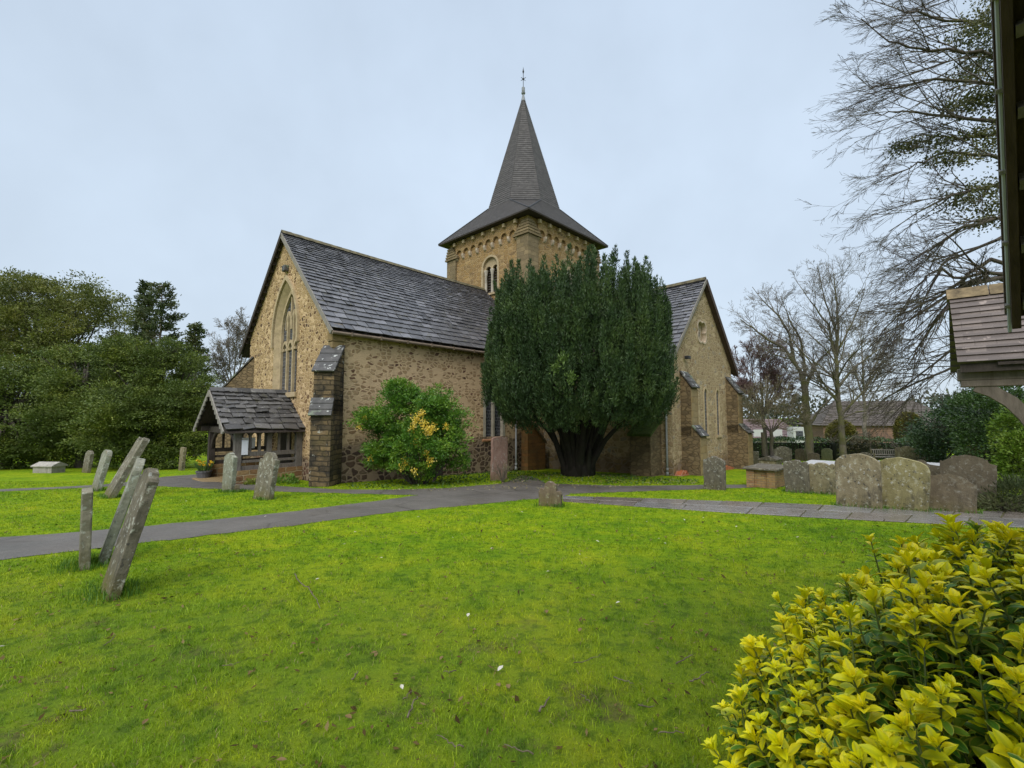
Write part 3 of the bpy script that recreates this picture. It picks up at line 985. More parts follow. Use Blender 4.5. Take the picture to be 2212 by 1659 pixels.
fi.lathe(TC + Z * (SZ - 0.06), [(0.16, 0), (0.12, 0.2), (0.07, 0.42), (0.07, 0.5), (0.13, 0.55), (0.14, 0.62), (0.09, 0.66), (0.11, 0.72), (0.11, 0.98), (0.03, 1.02)], 12)
fo = fi.build('finial', m_lead, spire, smooth=False)
vn = M().tube([TC + Z * (SZ + 0.9), TC + Z * (SZ + 1.5), TC + Z * (SZ + 2.2)], 0.022, 6)
vn.lathe(TC + Z * (SZ + 1.55), [(0.01, -0.1), (0.07, -0.03), (0.07, 0.03), (0.01, 0.1)], 8)
for d_ in (E1, E2):
    vn.beam(TC + Z * (SZ + 1.55) - d_ * 0.22, TC + Z * (SZ + 1.55) + d_ * 0.22, Z * 0.012, np.cross(d_, Z) * 0.012)
vn.lathe(TC + Z * (SZ + 2.08), [(0.02, -0.14), (0.065, 0.0), (0.02, 0.2), (0.006, 0.34)], 8)
vn.build('iron_cross', m_iron, fo)

# ---- south transept
TV, TP = 3.65, -7.0                                        # half width, gable plane
TRZ, TEZ, TEV = 8.22, 3.96, 4.05
TSL = (TRZ - TEZ) / TEV
ztr = lambda v: TRZ - TSL * abs(v) - 0.15
TX = TCs
tg = M().prism([(-TV, GB - 0.3), (TV, GB - 0.3), (TV, ztr(TV)), (0, ztr(0)), (-TV, ztr(TV))], C(TX, TP, 0), E1, Z, E2 * 0.8).build('gable_wall', m_transept, church)
cm = M()
for v in (-1.55, 0.03, 1.58):
    cm.prism([(v + x, z) for x, z in arch(0.44, 0.62, 2.6, 0.32)], C(TX, TP - 0.3, 0), E1, Z, E2 * 0.6)
QC = (-0.2, 5.58)
quat = []
for th in np.linspace(0, 2 * pi, 48, endpoint=False):
    dl = (th % (pi / 2)) - pi / 4
    rq = 0.27 * cos(dl) + sqrt(0.30 ** 2 - (0.27 * sin(dl)) ** 2)
    quat.append((QC[0] + rq * cos(th), QC[1] + rq * sin(th)))
cm.prism(quat, C(TX, TP - 0.3, 0), E1, Z, E2 * 0.62)
cut(tg, cm)
for v in (-1.55, 0.03, 1.58):
    lo = M().ring([(v + x, z) for x, z in arch(0.56, 0.56, 2.6, 0.39)], [(v + x, z) for x, z in arch(0.36, 0.62, 2.6, 0.27)], C(TX, TP - 0.02, 0), E1, Z, E2 * 0.06).build('lancet_window', m_dressed, church)
    M().prism([(v + x, z) for x, z in arch(0.42, 0.6, 2.6, 0.3)], C(TX, TP + 0.035, 0), E1, Z, E2 * 0.02).build('glass', m_leaded, lo)
    M().box(C(TX + v, TP + 0.05, 0.56), E1 * 0.3, E2 * 0.12, Z * 0.06).build('sill', m_dressed, lo)
qo = M().prism(quat, C(TX, TP + 0.2, 0), E1, Z, E2 * 0.03).ring([(QC[0] + 1.16 * (x - QC[0]), QC[1] + 1.16 * (z - QC[1])) for x, z in quat + quat[:1]], [(QC[0] + 0.99 * (x - QC[0]), QC[1] + 0.99 * (z - QC[1])) for x, z in quat + quat[:1]], C(TX, TP - 0.03, 0), E1, Z, E2 * 0.2).build('quatrefoil_window', m_corbel, church)
M().prism([(QC[0] + 0.2 * cos(a), QC[1] - 0.02 + 0.26 * sin(a)) for a in np.linspace(0, 2 * pi, 16, endpoint=False)], C(TX, TP + 0.18, 0), E1, Z, E2 * 0.02).build('glass', m_leaded, qo)
M().box(C(TX - TV + 0.4, (TP + 1.4) / 2 + 0.4, (GB + ztr(TV)) / 2 - 0.3), E1 * 0.399, E2 * ((1.4 - TP) / 2 - 0.401), Z * ((ztr(TV) - GB) / 2 - 0.0)).build('side_wall', m_transept, church)
M().box(C(TX + TV - 0.4, (TP + 1.4) / 2 + 0.4, (GB + ztr(TV)) / 2 - 0.3), E1 * 0.399, E2 * ((1.4 - TP) / 2 - 0.401), Z * ((ztr(TV) - GB) / 2 - 0.0)).build('side_wall', m_transept, church)
trm = M()
TL = 8.6
tu_w = nrm([*(E1 * TEV)[:2], TRZ - TEZ])
TSS = sqrt(TEV ** 2 + (TRZ - TEZ) ** 2)
slabs(trm, C(TX - TEV, TP - 0.2, TEZ - 0.06), E2, TL, tu_w, TSS, 0.38, 0.17, 0.42, 0.8, 0.028, 21, 0.05, 0.03)
tu_e = nrm([*(-E1 * TEV)[:2], TRZ - TEZ])
slabs(trm, C(TX + TEV, TP - 0.2, TEZ - 0.06), E2, TL, tu_e, TSS, 0.38, 0.17, 0.6, 1.0, 0.028, 22, 0.05, 0.03)
tro = trm.build('roof', m_roof, church)
rg = M()
for k in range(16):
    rg.prism([(-0.16, -0.12), (0, 0.06), (0.16, -0.12), (0, -0.02)], C(TX, TP - 0.2 + k * 0.5, TRZ + 0.02 - 0.006 * k), E1, Z, E2 * 0.49)
rg.build('ridge_tile', m_ridge, tro)
un = M()
for sg in (-1, 1):
    a = [C(TX + sg * (TEV - 0.05), TP - 0.15, TEZ - 0.1), C(TX + sg * (TEV - 0.05), TP + TL - 0.4, TEZ - 0.1), C(TX, TP + TL - 0.4, TRZ - 0.13), C(TX, TP - 0.15, TRZ - 0.13)]
    un.add(a + [p - Z * 0.04 for p in a], [(0, 1, 2, 3), (7, 6, 5, 4), (0, 4, 5, 1), (3, 2, 6, 7), (0, 3, 7, 4), (1, 5, 6, 2)])
un.build('roof_boarding', m_brownb, tro, fix=True)
for sg in (-1, 1):
    a, b = C(TX + sg * (TEV + 0.02), TP - 0.22, TEZ - 0.16), C(TX, TP - 0.22, TRZ - 0.12)
    nn = nrm(np.cross(E2, b - a))
    if nn[2] < 0:
        nn = -nn
    M().beam(a, b, E2 * 0.025, nn * (0.12 if sg > 0 else 0.07)).build('bargeboard', m_brownb if sg > 0 else m_board, tro)
    M().beam(a - nn * 0.09 + E2 * 0.1, b - nn * 0.09 + E2 * 0.1, E2 * 0.1, nn * 0.03).build('soffit', m_brownb, tro)
buttress(C(TX - 2.45, TP, 0), -E2, E1, 0.70, [(0.80, GB - 0.4, 0.70, 1.12), (0.46, 0.7, 2.78, 3.48)], m_butt2, m_butt3)
buttress(C(TX + 3.17, TP, 0), -E2, E1, 0.68, [(0.98, GB - 0.6, 0.70, 1.12), (0.56, 0.7, 2.73, 3.57)], m_butt2, m_butt3)
# low mossy-topped pier against the transept's west wall, and the orange pier at the tower's foot
m_moss = m_plain('green moss', (0.05, 0.075, 0.012), 0.95, 0.4, 8)
bo = M().prism([(0, GB - 0.5), (1.0, GB - 0.5), (1.0, 0.75), (0, 1.35)], C(TX - TV, -6.5, 0), -E1, Z, E2 * 0.95).build('buttress', m_butt2, church)
M().beam(C(TX - TV - 1.08, -6.02, 0.76), C(TX - TV, -6.02, 1.42), E2 * 0.54, Z * 0.05).build('weathering', m_moss, bo)
bo = M().prism([(0, GB - 0.6), (1.35, GB - 0.6), (1.35, 0.2), (0.15, 1.35), (0, 1.35)], C(9.72, -0.0, 0), E1 * 1.0, Z, -E2 * 0.42).build('buttress', m_orange, church)
M().beam(C(11.12, -0.22, 0.22), C(9.8, -0.22, 1.42), E2 * 0.27, Z * 0.05).build('weathering', m_butt2, bo)
# small lamp bracket on the transept gable
M().box(C(TX - 2.3, TP - 0.16, 4.15), E1 * 0.12, E2 * 0.1, Z * 0.07).build('floodlight', m_iron, church, bevel=0.02)
# new red tile fillets at the foot of the transept
def fillet(s0, s1, t):
    n = 10
    m = M()
    zg = float(gz(*C((s0 + s1) / 2, t, 0)[:2]))
    L = s1 - s0
    m.prism([(0, -0.2), (L, -0.2), (L, 0.03), (L * 0.72, 0.2), (L * 0.52, 0.06), (L * 0.28, 0.2), (0, 0.03)], C(s0, t, zg), E1, Z, E2 * 0.3)
    m.build('tile_fillet', m_terra, church)
fillet(TX - 3.6, TX - 2.85, TP - 0.32)
fillet(TX - 0.6, TX + 2.7, TP - 0.32)

# ---- porch (part of the church)
PZ, PRZ = 1.06, 2.52                                       # eave and ridge
PT0, PT1, PC = 2.12, 5.98, 4.05
porch_m = M()
PS = 2.35                                                  # timber frame
gnd = lambda s, t: float(gz(*C(s, t, 0)[:2]))
pl = M()
pl.box(C(-1.1, 2.42, -0.75), E1 * 1.15, E2 * 0.15, Z * 0.42)
pl.box(C(-1.1, 5.62, -0.75), E1 * 1.15, E2 * 0.15, Z * 0.42)
porch = pl.build('porch', m_plinth, church)
pps = [(-2.18, 2.42), (-2.18, 5.62), (-1.15, 2.42), (-0.12, 2.42), (-1.15, 5.62), (-0.12, 5.62)]
for s, t in pps:
    front = s < -2
    z0 = -0.33 if not front else -0.55
    h = 0.11 if (front or s > -0.5) else 0.075
    M().box(C(s, t, (z0 + PZ) / 2), E1 * h, E2 * h, Z * ((PZ - z0) / 2)).build('post', m_oak if t < 3 else m_oakd, porch, bevel=0.012)
    if front:
        M().box(C(s, t, -0.8), E1 * 0.15, E2 * 0.15, Z * 0.25).build('post_base', m_butt3, porch, bevel=0.02)
for t in (2.42, 5.62):
    for z, hz, mt in ((-0.27, 0.085, m_oak), (0.22, 0.075, m_oak), (-0.03, 0.045, m_oak)):
        M().beam(C(-2.1, t, z), C(-0.05, t, z), E2 * (0.06 if mt is m_oak else 0.04), Z * hz).build('rail', mt if t < 3 else m_oakd, porch, bevel=0.008)
    M().beam(C(-2.55, t, PZ + 0.02), C(-0.02, t, PZ + 0.02), E2 * 0.09, Z * 0.09).build('wall_plate', m_oakd, porch)
    for s in (-1.78, -1.48, -0.82, -0.5):
        M().box(C(s, t, 0.63), E1 * 0.04, E2 * 0.035, Z * 0.36).build('baluster', m_oak if t < 3 else m_oakd, porch)
    for a, b in ((-2.07, -1.22), (-1.08, -0.2)):           # pierced arched heads
        hl = [(a, 1.0), (a, 0.86)]
        w_ = (b - a) / 3
        for i in range(3):
            c_ = a + w_ * (i + 0.5)
            hl += [(c_ - w_ * 0.38, 0.82), (c_ - w_ * 0.2, 0.92), (c_, 0.96), (c_ + w_ * 0.2, 0.92), (c_ + w_ * 0.38, 0.82)]
        hl += [(b, 0.86), (b, 1.0)]
        M().prism(hl, C(0, t - 0.02, 0), E1, Z, E2 * 0.04).build('pierced_head', m_oakd, porch)
M().beam(C(-2.18, 2.35, PZ - 0.02), C(-2.18, 5.7, PZ - 0.02), E1 * 0.1, Z * 0.11).build('tie_beam', m_oakd, porch)
br = M()
for t0, t1 in ((2.45, 3.35), (5.6, 4.7)):
    br.tube([C(-2.18, t0, 0.25), C(-2.18, t0 + (t1 - t0) * 0.25, 0.65), C(-2.18, t0 + (t1 - t0) * 0.6, 0.9), C(-2.18, t1, 0.98)], 0.08, 6)
br.build('brace', m_oakd, porch)
pu = nrm([*(E2 * (PC - PT0))[:2], PRZ - PZ])
PSS = sqrt((PC - PT0) ** 2 + (PRZ - PZ) ** 2)
prm = M()
slabs(prm, C(-2.68, PT0, PZ - 0.02), E1, 2.7, pu, PSS, 0.36, 0.2, 0.35, 0.62, 0.035, 31, 0.012, 0.02, 0.03)
pun = nrm([*(-E2 * (PC - PT0))[:2], PRZ - PZ])
slabs(prm, C(-2.68, PT1, PZ - 0.02), E1, 2.7, pun, PSS, 0.36, 0.2, 0.35, 0.62, 0.035, 32, 0.012, 0.02, 0.03)
for k in range(6):
    prm.prism([(-0.15, -0.09), (0, 0.06), (0.15, -0.09), (0, -0.03)], C(-2.7 + k * 0.45, PC, PRZ + 0.04), E2, Z, E1 * 0.44)
prm.build('porch_roof', m_roof2, porch)
for sg, t0 in ((1, PT0 - 0.03), (-1, PT1 + 0.03)):
    a, b = C(-2.70, t0, PZ - 0.08), C(-2.70, PC, PRZ - 0.08)
    dv = b - a
    nn = nrm(np.cross(E1, dv))
    if nn[2] < 0:
        nn = -nn
    L = np.linalg.norm(dv)
    up_ = dv / L
    sc = [(0, 0.07), (L, 0.07)]                            # scalloped lower edge
    k = 9
    for i in range(k, 0, -1):
        sc += [(L * i / k, -0.03), (L * (i - 0.5) / k, -0.13)]
    sc += [(0, -0.03)]
    M().prism(sc, a, up_, nn, -E1 * 0.04).build('bargeboard', m_board, porch)
    us = [C(-2.62, t0, PZ - 0.06), C(-0.02, t0, PZ - 0.06), C(-0.02, PC, PRZ - 0.05), C(-2.62, PC, PRZ - 0.05)]
    M().add(us + [p - Z * 0.04 for p in us], [(0, 1, 2, 3), (7, 6, 5, 4), (0, 4, 5, 1), (3, 2, 6, 7), (0, 3, 7, 4), (1, 5, 6, 2)]).build('roof_boarding', m_oakd, porch, fix=True)
M().box(C(-2.06, 2.9, 0.48), E1 * 0.012, E2 * 0.15, Z * 0.24).build('notice', m_paper, porch)
M().box(C(-1.98, 2.31, 0.46), E1 * 0.10, E2 * 0.010, Z * 0.25).build('notice', m_paper, porch)
M().box(C(-1.0, 5.5, 0.45), E1 * 0.35, E2 * 0.012, Z * 0.22).build('notice_board', m_paper, porch)
M().prism([(x, z) for x, z in arch(1.3, -1.0, 0.75, 0.9)], C(-0.03, PC, 0), E2, Z, E1 * 0.06).build('door', m_oakd, porch)
M().box(C(-2.3, PC, -0.92), E1 * 0.5, E2 * 1.5, Z * 0.12).build('step', m_butt3, porch, bevel=0.02)

# ------------------------------------------------------------------ ground, paths
def lawn_colour(t, blades=False):
    p = t.pos()
    big = t.noise(0.45, 4, p, 0.6)
    mid = t.noise(2.3, 5, p, 0.6)
    c = t.ramp(t.math('ADD', t.math('MULTIPLY', big, 0.5), t.math('MULTIPLY', mid, 0.5)),
               [(0.30, (0.09, 0.185, 0.006)), (0.43, (0.175, 0.29, 0.005)), (0.56, (0.28, 0.365, 0.006)), (0.70, (0.40, 0.41, 0.014))])
    fine = t.noise(9.0, 4, p, 0.65)
    c = t.mix(t.step(fine, 0.52, 0.36), c, t.mix(1.0, c, (0.5, 0.62, 0.6), 'MULTIPLY'))
    if blades:
        c = t.mix(t.island(), t.mix(1.0, c, (0.62, 0.72, 0.7), 'MULTIPLY'), t.mix(1.0, c, (1.5, 1.35, 2.0), 'MULTIPLY'))
        c = t.mix(t.math('GREATER_THAN', t.island(), 0.965), c, (0.26, 0.21, 0.10))
    return c, p

def m_ground():
    t = T('churchyard lawn', 0.95, 0.1)
    c, p = lawn_colour(t)
    c = t.mix(t.math('MULTIPLY', t.noise(38, 5, p, 0.7), 0.9), c, t.mix(1.0, c, (0.42, 0.5, 0.5), 'MULTIPLY'))
    near = t.n('SeparateXYZ')
    t.put(near.inputs[0], p)
    worn = t.math('MULTIPLY', t.step(t.noise(1.9, 6, p, 0.72), 0.52, 0.66), t.step(near.outputs[1], 6.0, 2.0))
    c = t.mix(t.math('MULTIPLY', t.step(near.outputs[1], 8.0, 3.0), 0.3), c, (0.085, 0.075, 0.028))
    c = t.mix(t.math('MULTIPLY', worn, 0.75), c, t.ramp(t.noise(24, 5, p), [(0.35, (0.045, 0.034, 0.018)), (0.7, (0.13, 0.10, 0.05))]))
    spots = t.step(t.noise(5.5, 5, p, 0.65), 0.66, 0.74)
    c = t.mix(t.math('MULTIPLY', spots, 0.6), c, (0.07, 0.06, 0.028))
    t.col(c)
    t.bump(t.math('ADD', t.noise(55, 5, p, 0.7), t.noise(7, 4, p)), 0.8, 0.03)
    return t.m
m_lawn = m_ground()

xs = np.concatenate([[-600, -300, -160, -90, -55], np.arange(-36, 36.1, 0.4), [55, 90, 160, 300, 600]])
ys = np.concatenate([[-300, -120, -50, -20], np.arange(-8, 40.1, 0.4), [48, 60, 85, 130, 220, 400, 900]])
gx, gy = np.meshgrid(xs, ys)
V = np.stack([gx.ravel(), gy.ravel(), gz(gx, gy).ravel()], 1)
nx = len(xs)
i_, j_ = np.meshgrid(np.arange(nx - 1), np.arange(len(ys) - 1))
k_ = (j_ * nx + i_).ravel()
F = np.stack([k_, k_ + 1, k_ + nx + 1, k_ + nx], 1)
tag(idx_mesh('ground', V, F, m_lawn, smooth=True), kind='structure')

def resample(pts, step, jit, seed, closed=True):
    r = np.random.default_rng(seed)
    out = []
    n = len(pts)
    for i in range(n if closed else n - 1):
        a, b = np.array(pts[i]), np.array(pts[(i + 1) % n])
        k = max(1, int(np.linalg.norm((b - a)[:2]) / step))
        for j in range(k):
            q = a + (b - a) * j / k
            out.append((q[0] + r.normal(0, jit), q[1] + r.normal(0, jit)))
    return out

path_px = [(-60, 1218), (111, 1197), (283, 1176), (627, 1136), (848, 1107), (1030, 1090), (1165, 1077), (1218, 1073), (1231, 1067), (1515, 1057), (1640, 1053), (1700, 1051),
           (1700, 1047), (1640, 1047), (1515, 1048), (1348, 1050), (1181, 1045), (1150, 1032), (1131, 1026), (1115, 1033), (1081, 1045), (960, 1055), (848, 1058), (740, 1058), (668, 1054), (560, 1048),
           (470, 1042), (425, 1036), (437, 1024), (355, 1030), (306, 1038), (223, 1047), (111, 1053), (-60, 1059), (-60, 1065), (111, 1057), (306, 1049), (479, 1057), (627, 1063), (780, 1067), (903, 1070),
           (800, 1084), (627, 1106), (297, 1139), (197, 1147), (60, 1158), (-60, 1164)]
def beyond(a, b, p, dist):
    """continue an edge of the path past the frame"""
    d = gp(*b)[:2] - gp(*a)[:2]
    return gp(*p)[:2] + d / np.linalg.norm(d) * dist
path_w = [gp(*q)[:2] for q in path_px]
k_ = path_px.index((-60, 1059))
path_w = ([beyond((283, 1176), (-60, 1218), (-60, 1218), 10)] + path_w[:k_ + 1] + [beyond((306, 1043), (-60, 1062), (-60, 1059), 16), beyond((306, 1043), (-60, 1062), (-60, 1065), 16)]
          + path_w[k_ + 1:] + [beyond((283, 1176), (-60, 1218), (-60, 1164), 10)])
path_poly = resample(path_w, 0.22, 0.03, 5)

def m_tarmac():
    t = T('damp tarmac', 0.62, 0.4)
    p = t.pos()
    c = t.ramp(t.noise(0.8, 6, p, 0.65), [(0.3, (0.09, 0.08, 0.067)), (0.7, (0.155, 0.138, 0.118))])
    c = t.mix(t.math('MULTIPLY', t.step(t.noise(60, 3, p, 0.75), 0.4, 0.62), 0.55), c, (0.045, 0.041, 0.036))
    c = t.mix(t.math('MULTIPLY', t.step(t.noise(42, 3, p, 0.7), 0.62, 0.7), 0.5), c, (0.27, 0.25, 0.22))
    vc = t.n('TexVoronoi', {'feature': 'DISTANCE_TO_EDGE', 'voronoi_dimensions': '2D'}, Scale=0.55, Vector=t._vm('ADD', p, t._vm('MULTIPLY', t.n('TexNoise', Scale=2.5, Detail=5).outputs['Color'], (0.7, 0.7, 0))))
    c = t.mix(t.math('MULTIPLY', t.step(vc.outputs['Distance'], 0.014, 0.006), t.step(t.noise(0.5, 3, p), 0.45, 0.6)), c, (0.025, 0.022, 0.016))
    t.rough(t.ramp(t.noise(0.9, 5, p, 0.7), [(0.35, (0.38,) * 3), (0.65, (0.75,) * 3)]))
    c = t.mix(t.math('MULTIPLY', t.step(t.noise(2.1, 6, p, 0.7), 0.6, 0.75), 0.5), c, (0.07, 0.065, 0.03))
    t.col(c)
    t.bump(t.noise(110, 4, p), 0.6, 0.008)
    return t.m
m_tar = m_tarmac()

def inside(poly, P):
    x, y = P[:, 0], P[:, 1]
    r = np.zeros(len(P), bool)
    n = len(poly)
    for i in range(n):
        x0, y0 = poly[i]
        x1, y1 = poly[(i + 1) % n]
        if y0 == y1:
            continue
        c = ((y0 > y) != (y1 > y)) & (x < (x1 - x0) * (y - y0) / (y1 - y0) + x0)
        r ^= c
    return r

def flat_poly(name, poly, dz, mat):
    from mathutils.geometry import delaunay_2d_cdt
    from mathutils import Vector
    n = len(poly)
    ex = [(poly[i][0], poly[i][1]) for i in range(n)]
    r = delaunay_2d_cdt([Vector(p) for p in ex], [(i, (i + 1) % n) for i in range(n)], [], 0, 1e-5)
    vs, tris = r[0], r[2]
    cen = np.array([[sum(vs[k][0] for k in f) / 3, sum(vs[k][1] for k in f) / 3, 0] for f in tris])
    ok = inside(poly, cen)
    me = bpy.data.meshes.new(name)
    me.from_pydata([(v[0], v[1], float(gz(v[0], v[1])) + dz) for v in vs], [], [f for f, k in zip(tris, ok) if k])
    me.update()
    if me.polygons[0].normal.z < 0:
        me.flip_normals()
    return tag(link(name, me, mat), kind='structure')
flat_poly('path', path_poly, 0.006, m_tar)

# flagstone path: rows of big worn slabs
fu = [gp(*q)[:2] for q in ((1216, 1072), (1511, 1081), (1812, 1093), (1993, 1101), (2212, 1107), (2420, 1113))]
fl = [gp(*q)[:2] for q in ((1216, 1084), (1585, 1109), (1885, 1126), (2040, 1133), (2212, 1141), (2420, 1150))]
def along(pl, f):
    pl = np.array(pl)
    d = np.concatenate([[0], np.cumsum(np.linalg.norm(np.diff(pl, axis=0), axis=1))])
    d /= d[-1]
    return np.array([np.interp(f, d, pl[:, 0]), np.interp(f, d, pl[:, 1])])
flag_poly = [tuple(along(fl, f)) for f in np.linspace(0, 1, 24)] + [tuple(along(fu, f)) for f in np.linspace(1, 0, 24)]
def m_flag():
    t = T('wet flagstones', 0.3, 0.5)
    p = t.pos()
    c = t.ramp(t.island(), [(0.0, (0.17, 0.15, 0.13)), (0.35, (0.30, 0.29, 0.285)), (0.7, (0.22, 0.18, 0.15)), (1.0, (0.36, 0.35, 0.345))])
    c = t.mix(t.math('MULTIPLY', t.noise(4, 6, p, 0.7), 0.8), c, (0.055, 0.048, 0.04))
    c = t.mix(t.math('MULTIPLY', t.step(t.noise(9, 5, p, 0.7), 0.62, 0.68), 0.6), c, (0.33, 0.32, 0.28))
    t.col(c)
    t.rough(t.ramp(t.noise(2.2, 5, p, 0.7), [(0.35, (0.08,) * 3), (0.65, (0.34,) * 3)]))
    t.bump(t.noise(12, 6, p), 0.4, 0.012)
    return t.m
m_flags = m_flag()
m_joint = m_plain('mossy earth joint', (0.06, 0.055, 0.02), 0.95, 0.4, 12)
fm = M()
r_ = np.random.default_rng(17)
Lp = 12.5
for row in range(2):
    v0, v1 = row / 2 + 0.008, (row + 1) / 2 - 0.008
    x = r_.uniform(-0.5, 0)
    while x < Lp:
        wd = r_.uniform(0.9, 1.7)
        a, b = max(0.0, x) / Lp, min(Lp, x + wd - 0.03) / Lp
        if b - a > 0.01:
            q = []
            dz = 0.014 + abs(r_.normal(0, 0.004))
            for f, v in ((a, v0), (b, v0), (b, v1), (a, v1)):
                p = along(fu, f) * (1 - v) + along(fl, f) * v + r_.normal(0, 0.006, 2)
                q.append(np.array([p[0], p[1], float(gz(*p)) + dz + r_.normal(0, 0.002)]))
            fm.add(q + [p - Z * 0.03 for p in q], [(0, 3, 2, 1), (4, 5, 6, 7), (0, 1, 5, 4), (1, 2, 6, 5), (2, 3, 7, 6), (3, 0, 4, 7)])
        x += wd
flat_poly('path_bed', flag_poly, 0.005, m_joint)
tag(fm.build('flagstone_path', m_flags, fix=True, bevel=0.006), kind='structure')

# ------------------------------------------------------------------ grass
def m_blade():
    t = T('grass blades', 0.55, 0.25)
    c, p = lawn_colour(t, True)
    t.col(c)
    tr = t.n('BsdfTranslucent', Color=c)
    ms = t.n('MixShader', Fac=0.3)
    t.nt.links.new(t.b.outputs[0], ms.inputs[1])
    t.nt.links.new(tr.outputs[0], ms.inputs[2])
    t.nt.links.new(ms.outputs[0], t.nt.nodes['Material Output'].inputs['Surface'])
    return t.m
m_grass = m_blade()

def blades(P, H, Wd, lean, seed):
    r = np.random.default_rng(seed)
    n = len(P)
    th = r.uniform(0, 2 * pi, n)
    side = np.stack([np.cos(th), np.sin(th), np.zeros(n)], 1)
    ph = r.uniform(0, 2 * pi, n)
    bend = np.stack([np.cos(ph), np.sin(ph), np.zeros(n)], 1) * (lean * H * r.uniform(0.3, 1.3, n))[:, None]
    up = np.array([0, 0, 1.0])
    m0 = P + bend * 0.35 + up * (H * 0.6)[:, None]
    m1 = P + bend + up * (H * r.uniform(0.75, 1.0, n))[:, None]
    w = (Wd / 2)[:, None]
    base = P - up * 0.01
    V = np.stack([base - side * w, base + side * w, m0 + side * w * 0.8, m0 - side * w * 0.8, m1], 1)
    return V

def blade_mesh(name, V, mat, base=None, parent=None):
    n = len(V)
    k = np.arange(n) * 5
    F = np.concatenate([np.stack([k, k + 1, k + 2], 1), np.stack([k, k + 2, k + 3], 1), np.stack([k + 3, k + 2, k + 4], 1)])
    return idx_mesh(name, V.reshape(-1, 3), F, mat, parent, base)

def scatter(n, d0, d1, pw, spread, seed):
    r = np.random.default_rng(seed)
    u = r.uniform(0, 1, n)
    d = (d0 ** pw + u * (d1 ** pw - d0 ** pw)) ** (1 / pw)
    x = d * r.uniform(-spread, spread, n)
    return np.stack([x, d, np.zeros(n)], 1), r

P, r_ = scatter(400000, 1.7, 17.0, 0.42, 1.22, 3)
cl = np.sin(P[:, 0] * 5.1 + 1.3 * np.sin(P[:, 1] * 3.7)) * np.sin(P[:, 1] * 4.3 + 1.7 * np.sin(P[:, 0] * 2.9))
from mathutils import noise as mn
n1 = np.array([mn.noise((x * 1.7, y * 1.7, 3.0)) + 0.7 * mn.noise((x * 5.5, y * 5.5, 8.0)) for x, y, _ in P])
bare = np.clip((n1 - 0.2) * 3.0, 0, 1) * np.clip((7.5 - P[:, 1]) / 4.5, 0, 1)
keep = r_.uniform(0, 1, len(P)) < (0.85 + 0.25 * cl) * (1 - 0.85 * bare)
P = P[keep]
ok = ~inside(path_poly, P) & ~inside(flag_poly, P)
rel = P - P0
sN, tN = rel @ E1, rel @ E2
ok &= ~((tN > -0.15) & (sN > -0.3) & (sN < 30)) & ~((sN > 11.3) & (tN > -7.2)) & ~((sN > -2.8) & (sN < 0) & (tN > 2.2) & (tN < 6))
P = P[ok]
P[:, 2] = gz(P[:, 0], P[:, 1])
d = P[:, 1]
H = np.clip(r_.normal(0.020, 0.009, len(P)), 0.008, 0.06) * (1 + 0.35 * np.maximum(cl[keep][ok], -0.6))
Wd = np.maximum(0.0036, 0.00115 * d) * r_.uniform(0.7, 1.2, len(P))
tag(blade_mesh('grass', blades(P, H, Wd, 1.1, 4), m_grass), kind='stuff')

P, r_ = scatter(3000, 1.8, 9.0, 0.75, 1.15, 12)
from mathutils import noise as mnz
P = P[np.array([mnz.noise((x * 1.3, y * 1.3, 1.0)) + 0.5 * mnz.noise((x * 4, y * 4, 2.0)) for x, y, _ in P]) > -0.1]
P = P[~inside(path_poly, P) & ~inside(flag_poly, P)]
P[:, 2] = gz(P[:, 0], P[:, 1]) + 0.02
n = len(P)
th = r_.uniform(0, 2 * pi, n)
dv = np.stack([np.cos(th), np.sin(th), r_.normal(0.1, 0.25, n)], 1)
sd = np.stack([-np.sin(th), np.cos(th), r_.normal(0, 0.3, n)], 1)
Ld = (r_.uniform(0.014, 0.045, n) * (1 + P[:, 1] * 0.08))[:, None]
Vd = np.stack([P, P + dv * Ld * 0.5 + sd * Ld * r_.uniform(0.1, 0.4, n)[:, None], P + dv * Ld, P + dv * Ld * 0.5 - sd * Ld * 0.15], 1).reshape(-1, 3)
tag(poly_mesh('lawn_debris', Vd, 4, m_leaf('dark lawn debris', [(0, (0.03, 0.022, 0.008)), (0.6, (0.085, 0.06, 0.02)), (1, (0.18, 0.14, 0.06))], 0.95, 0.0, 0.1, 1.2, 0.05)), kind='stuff')

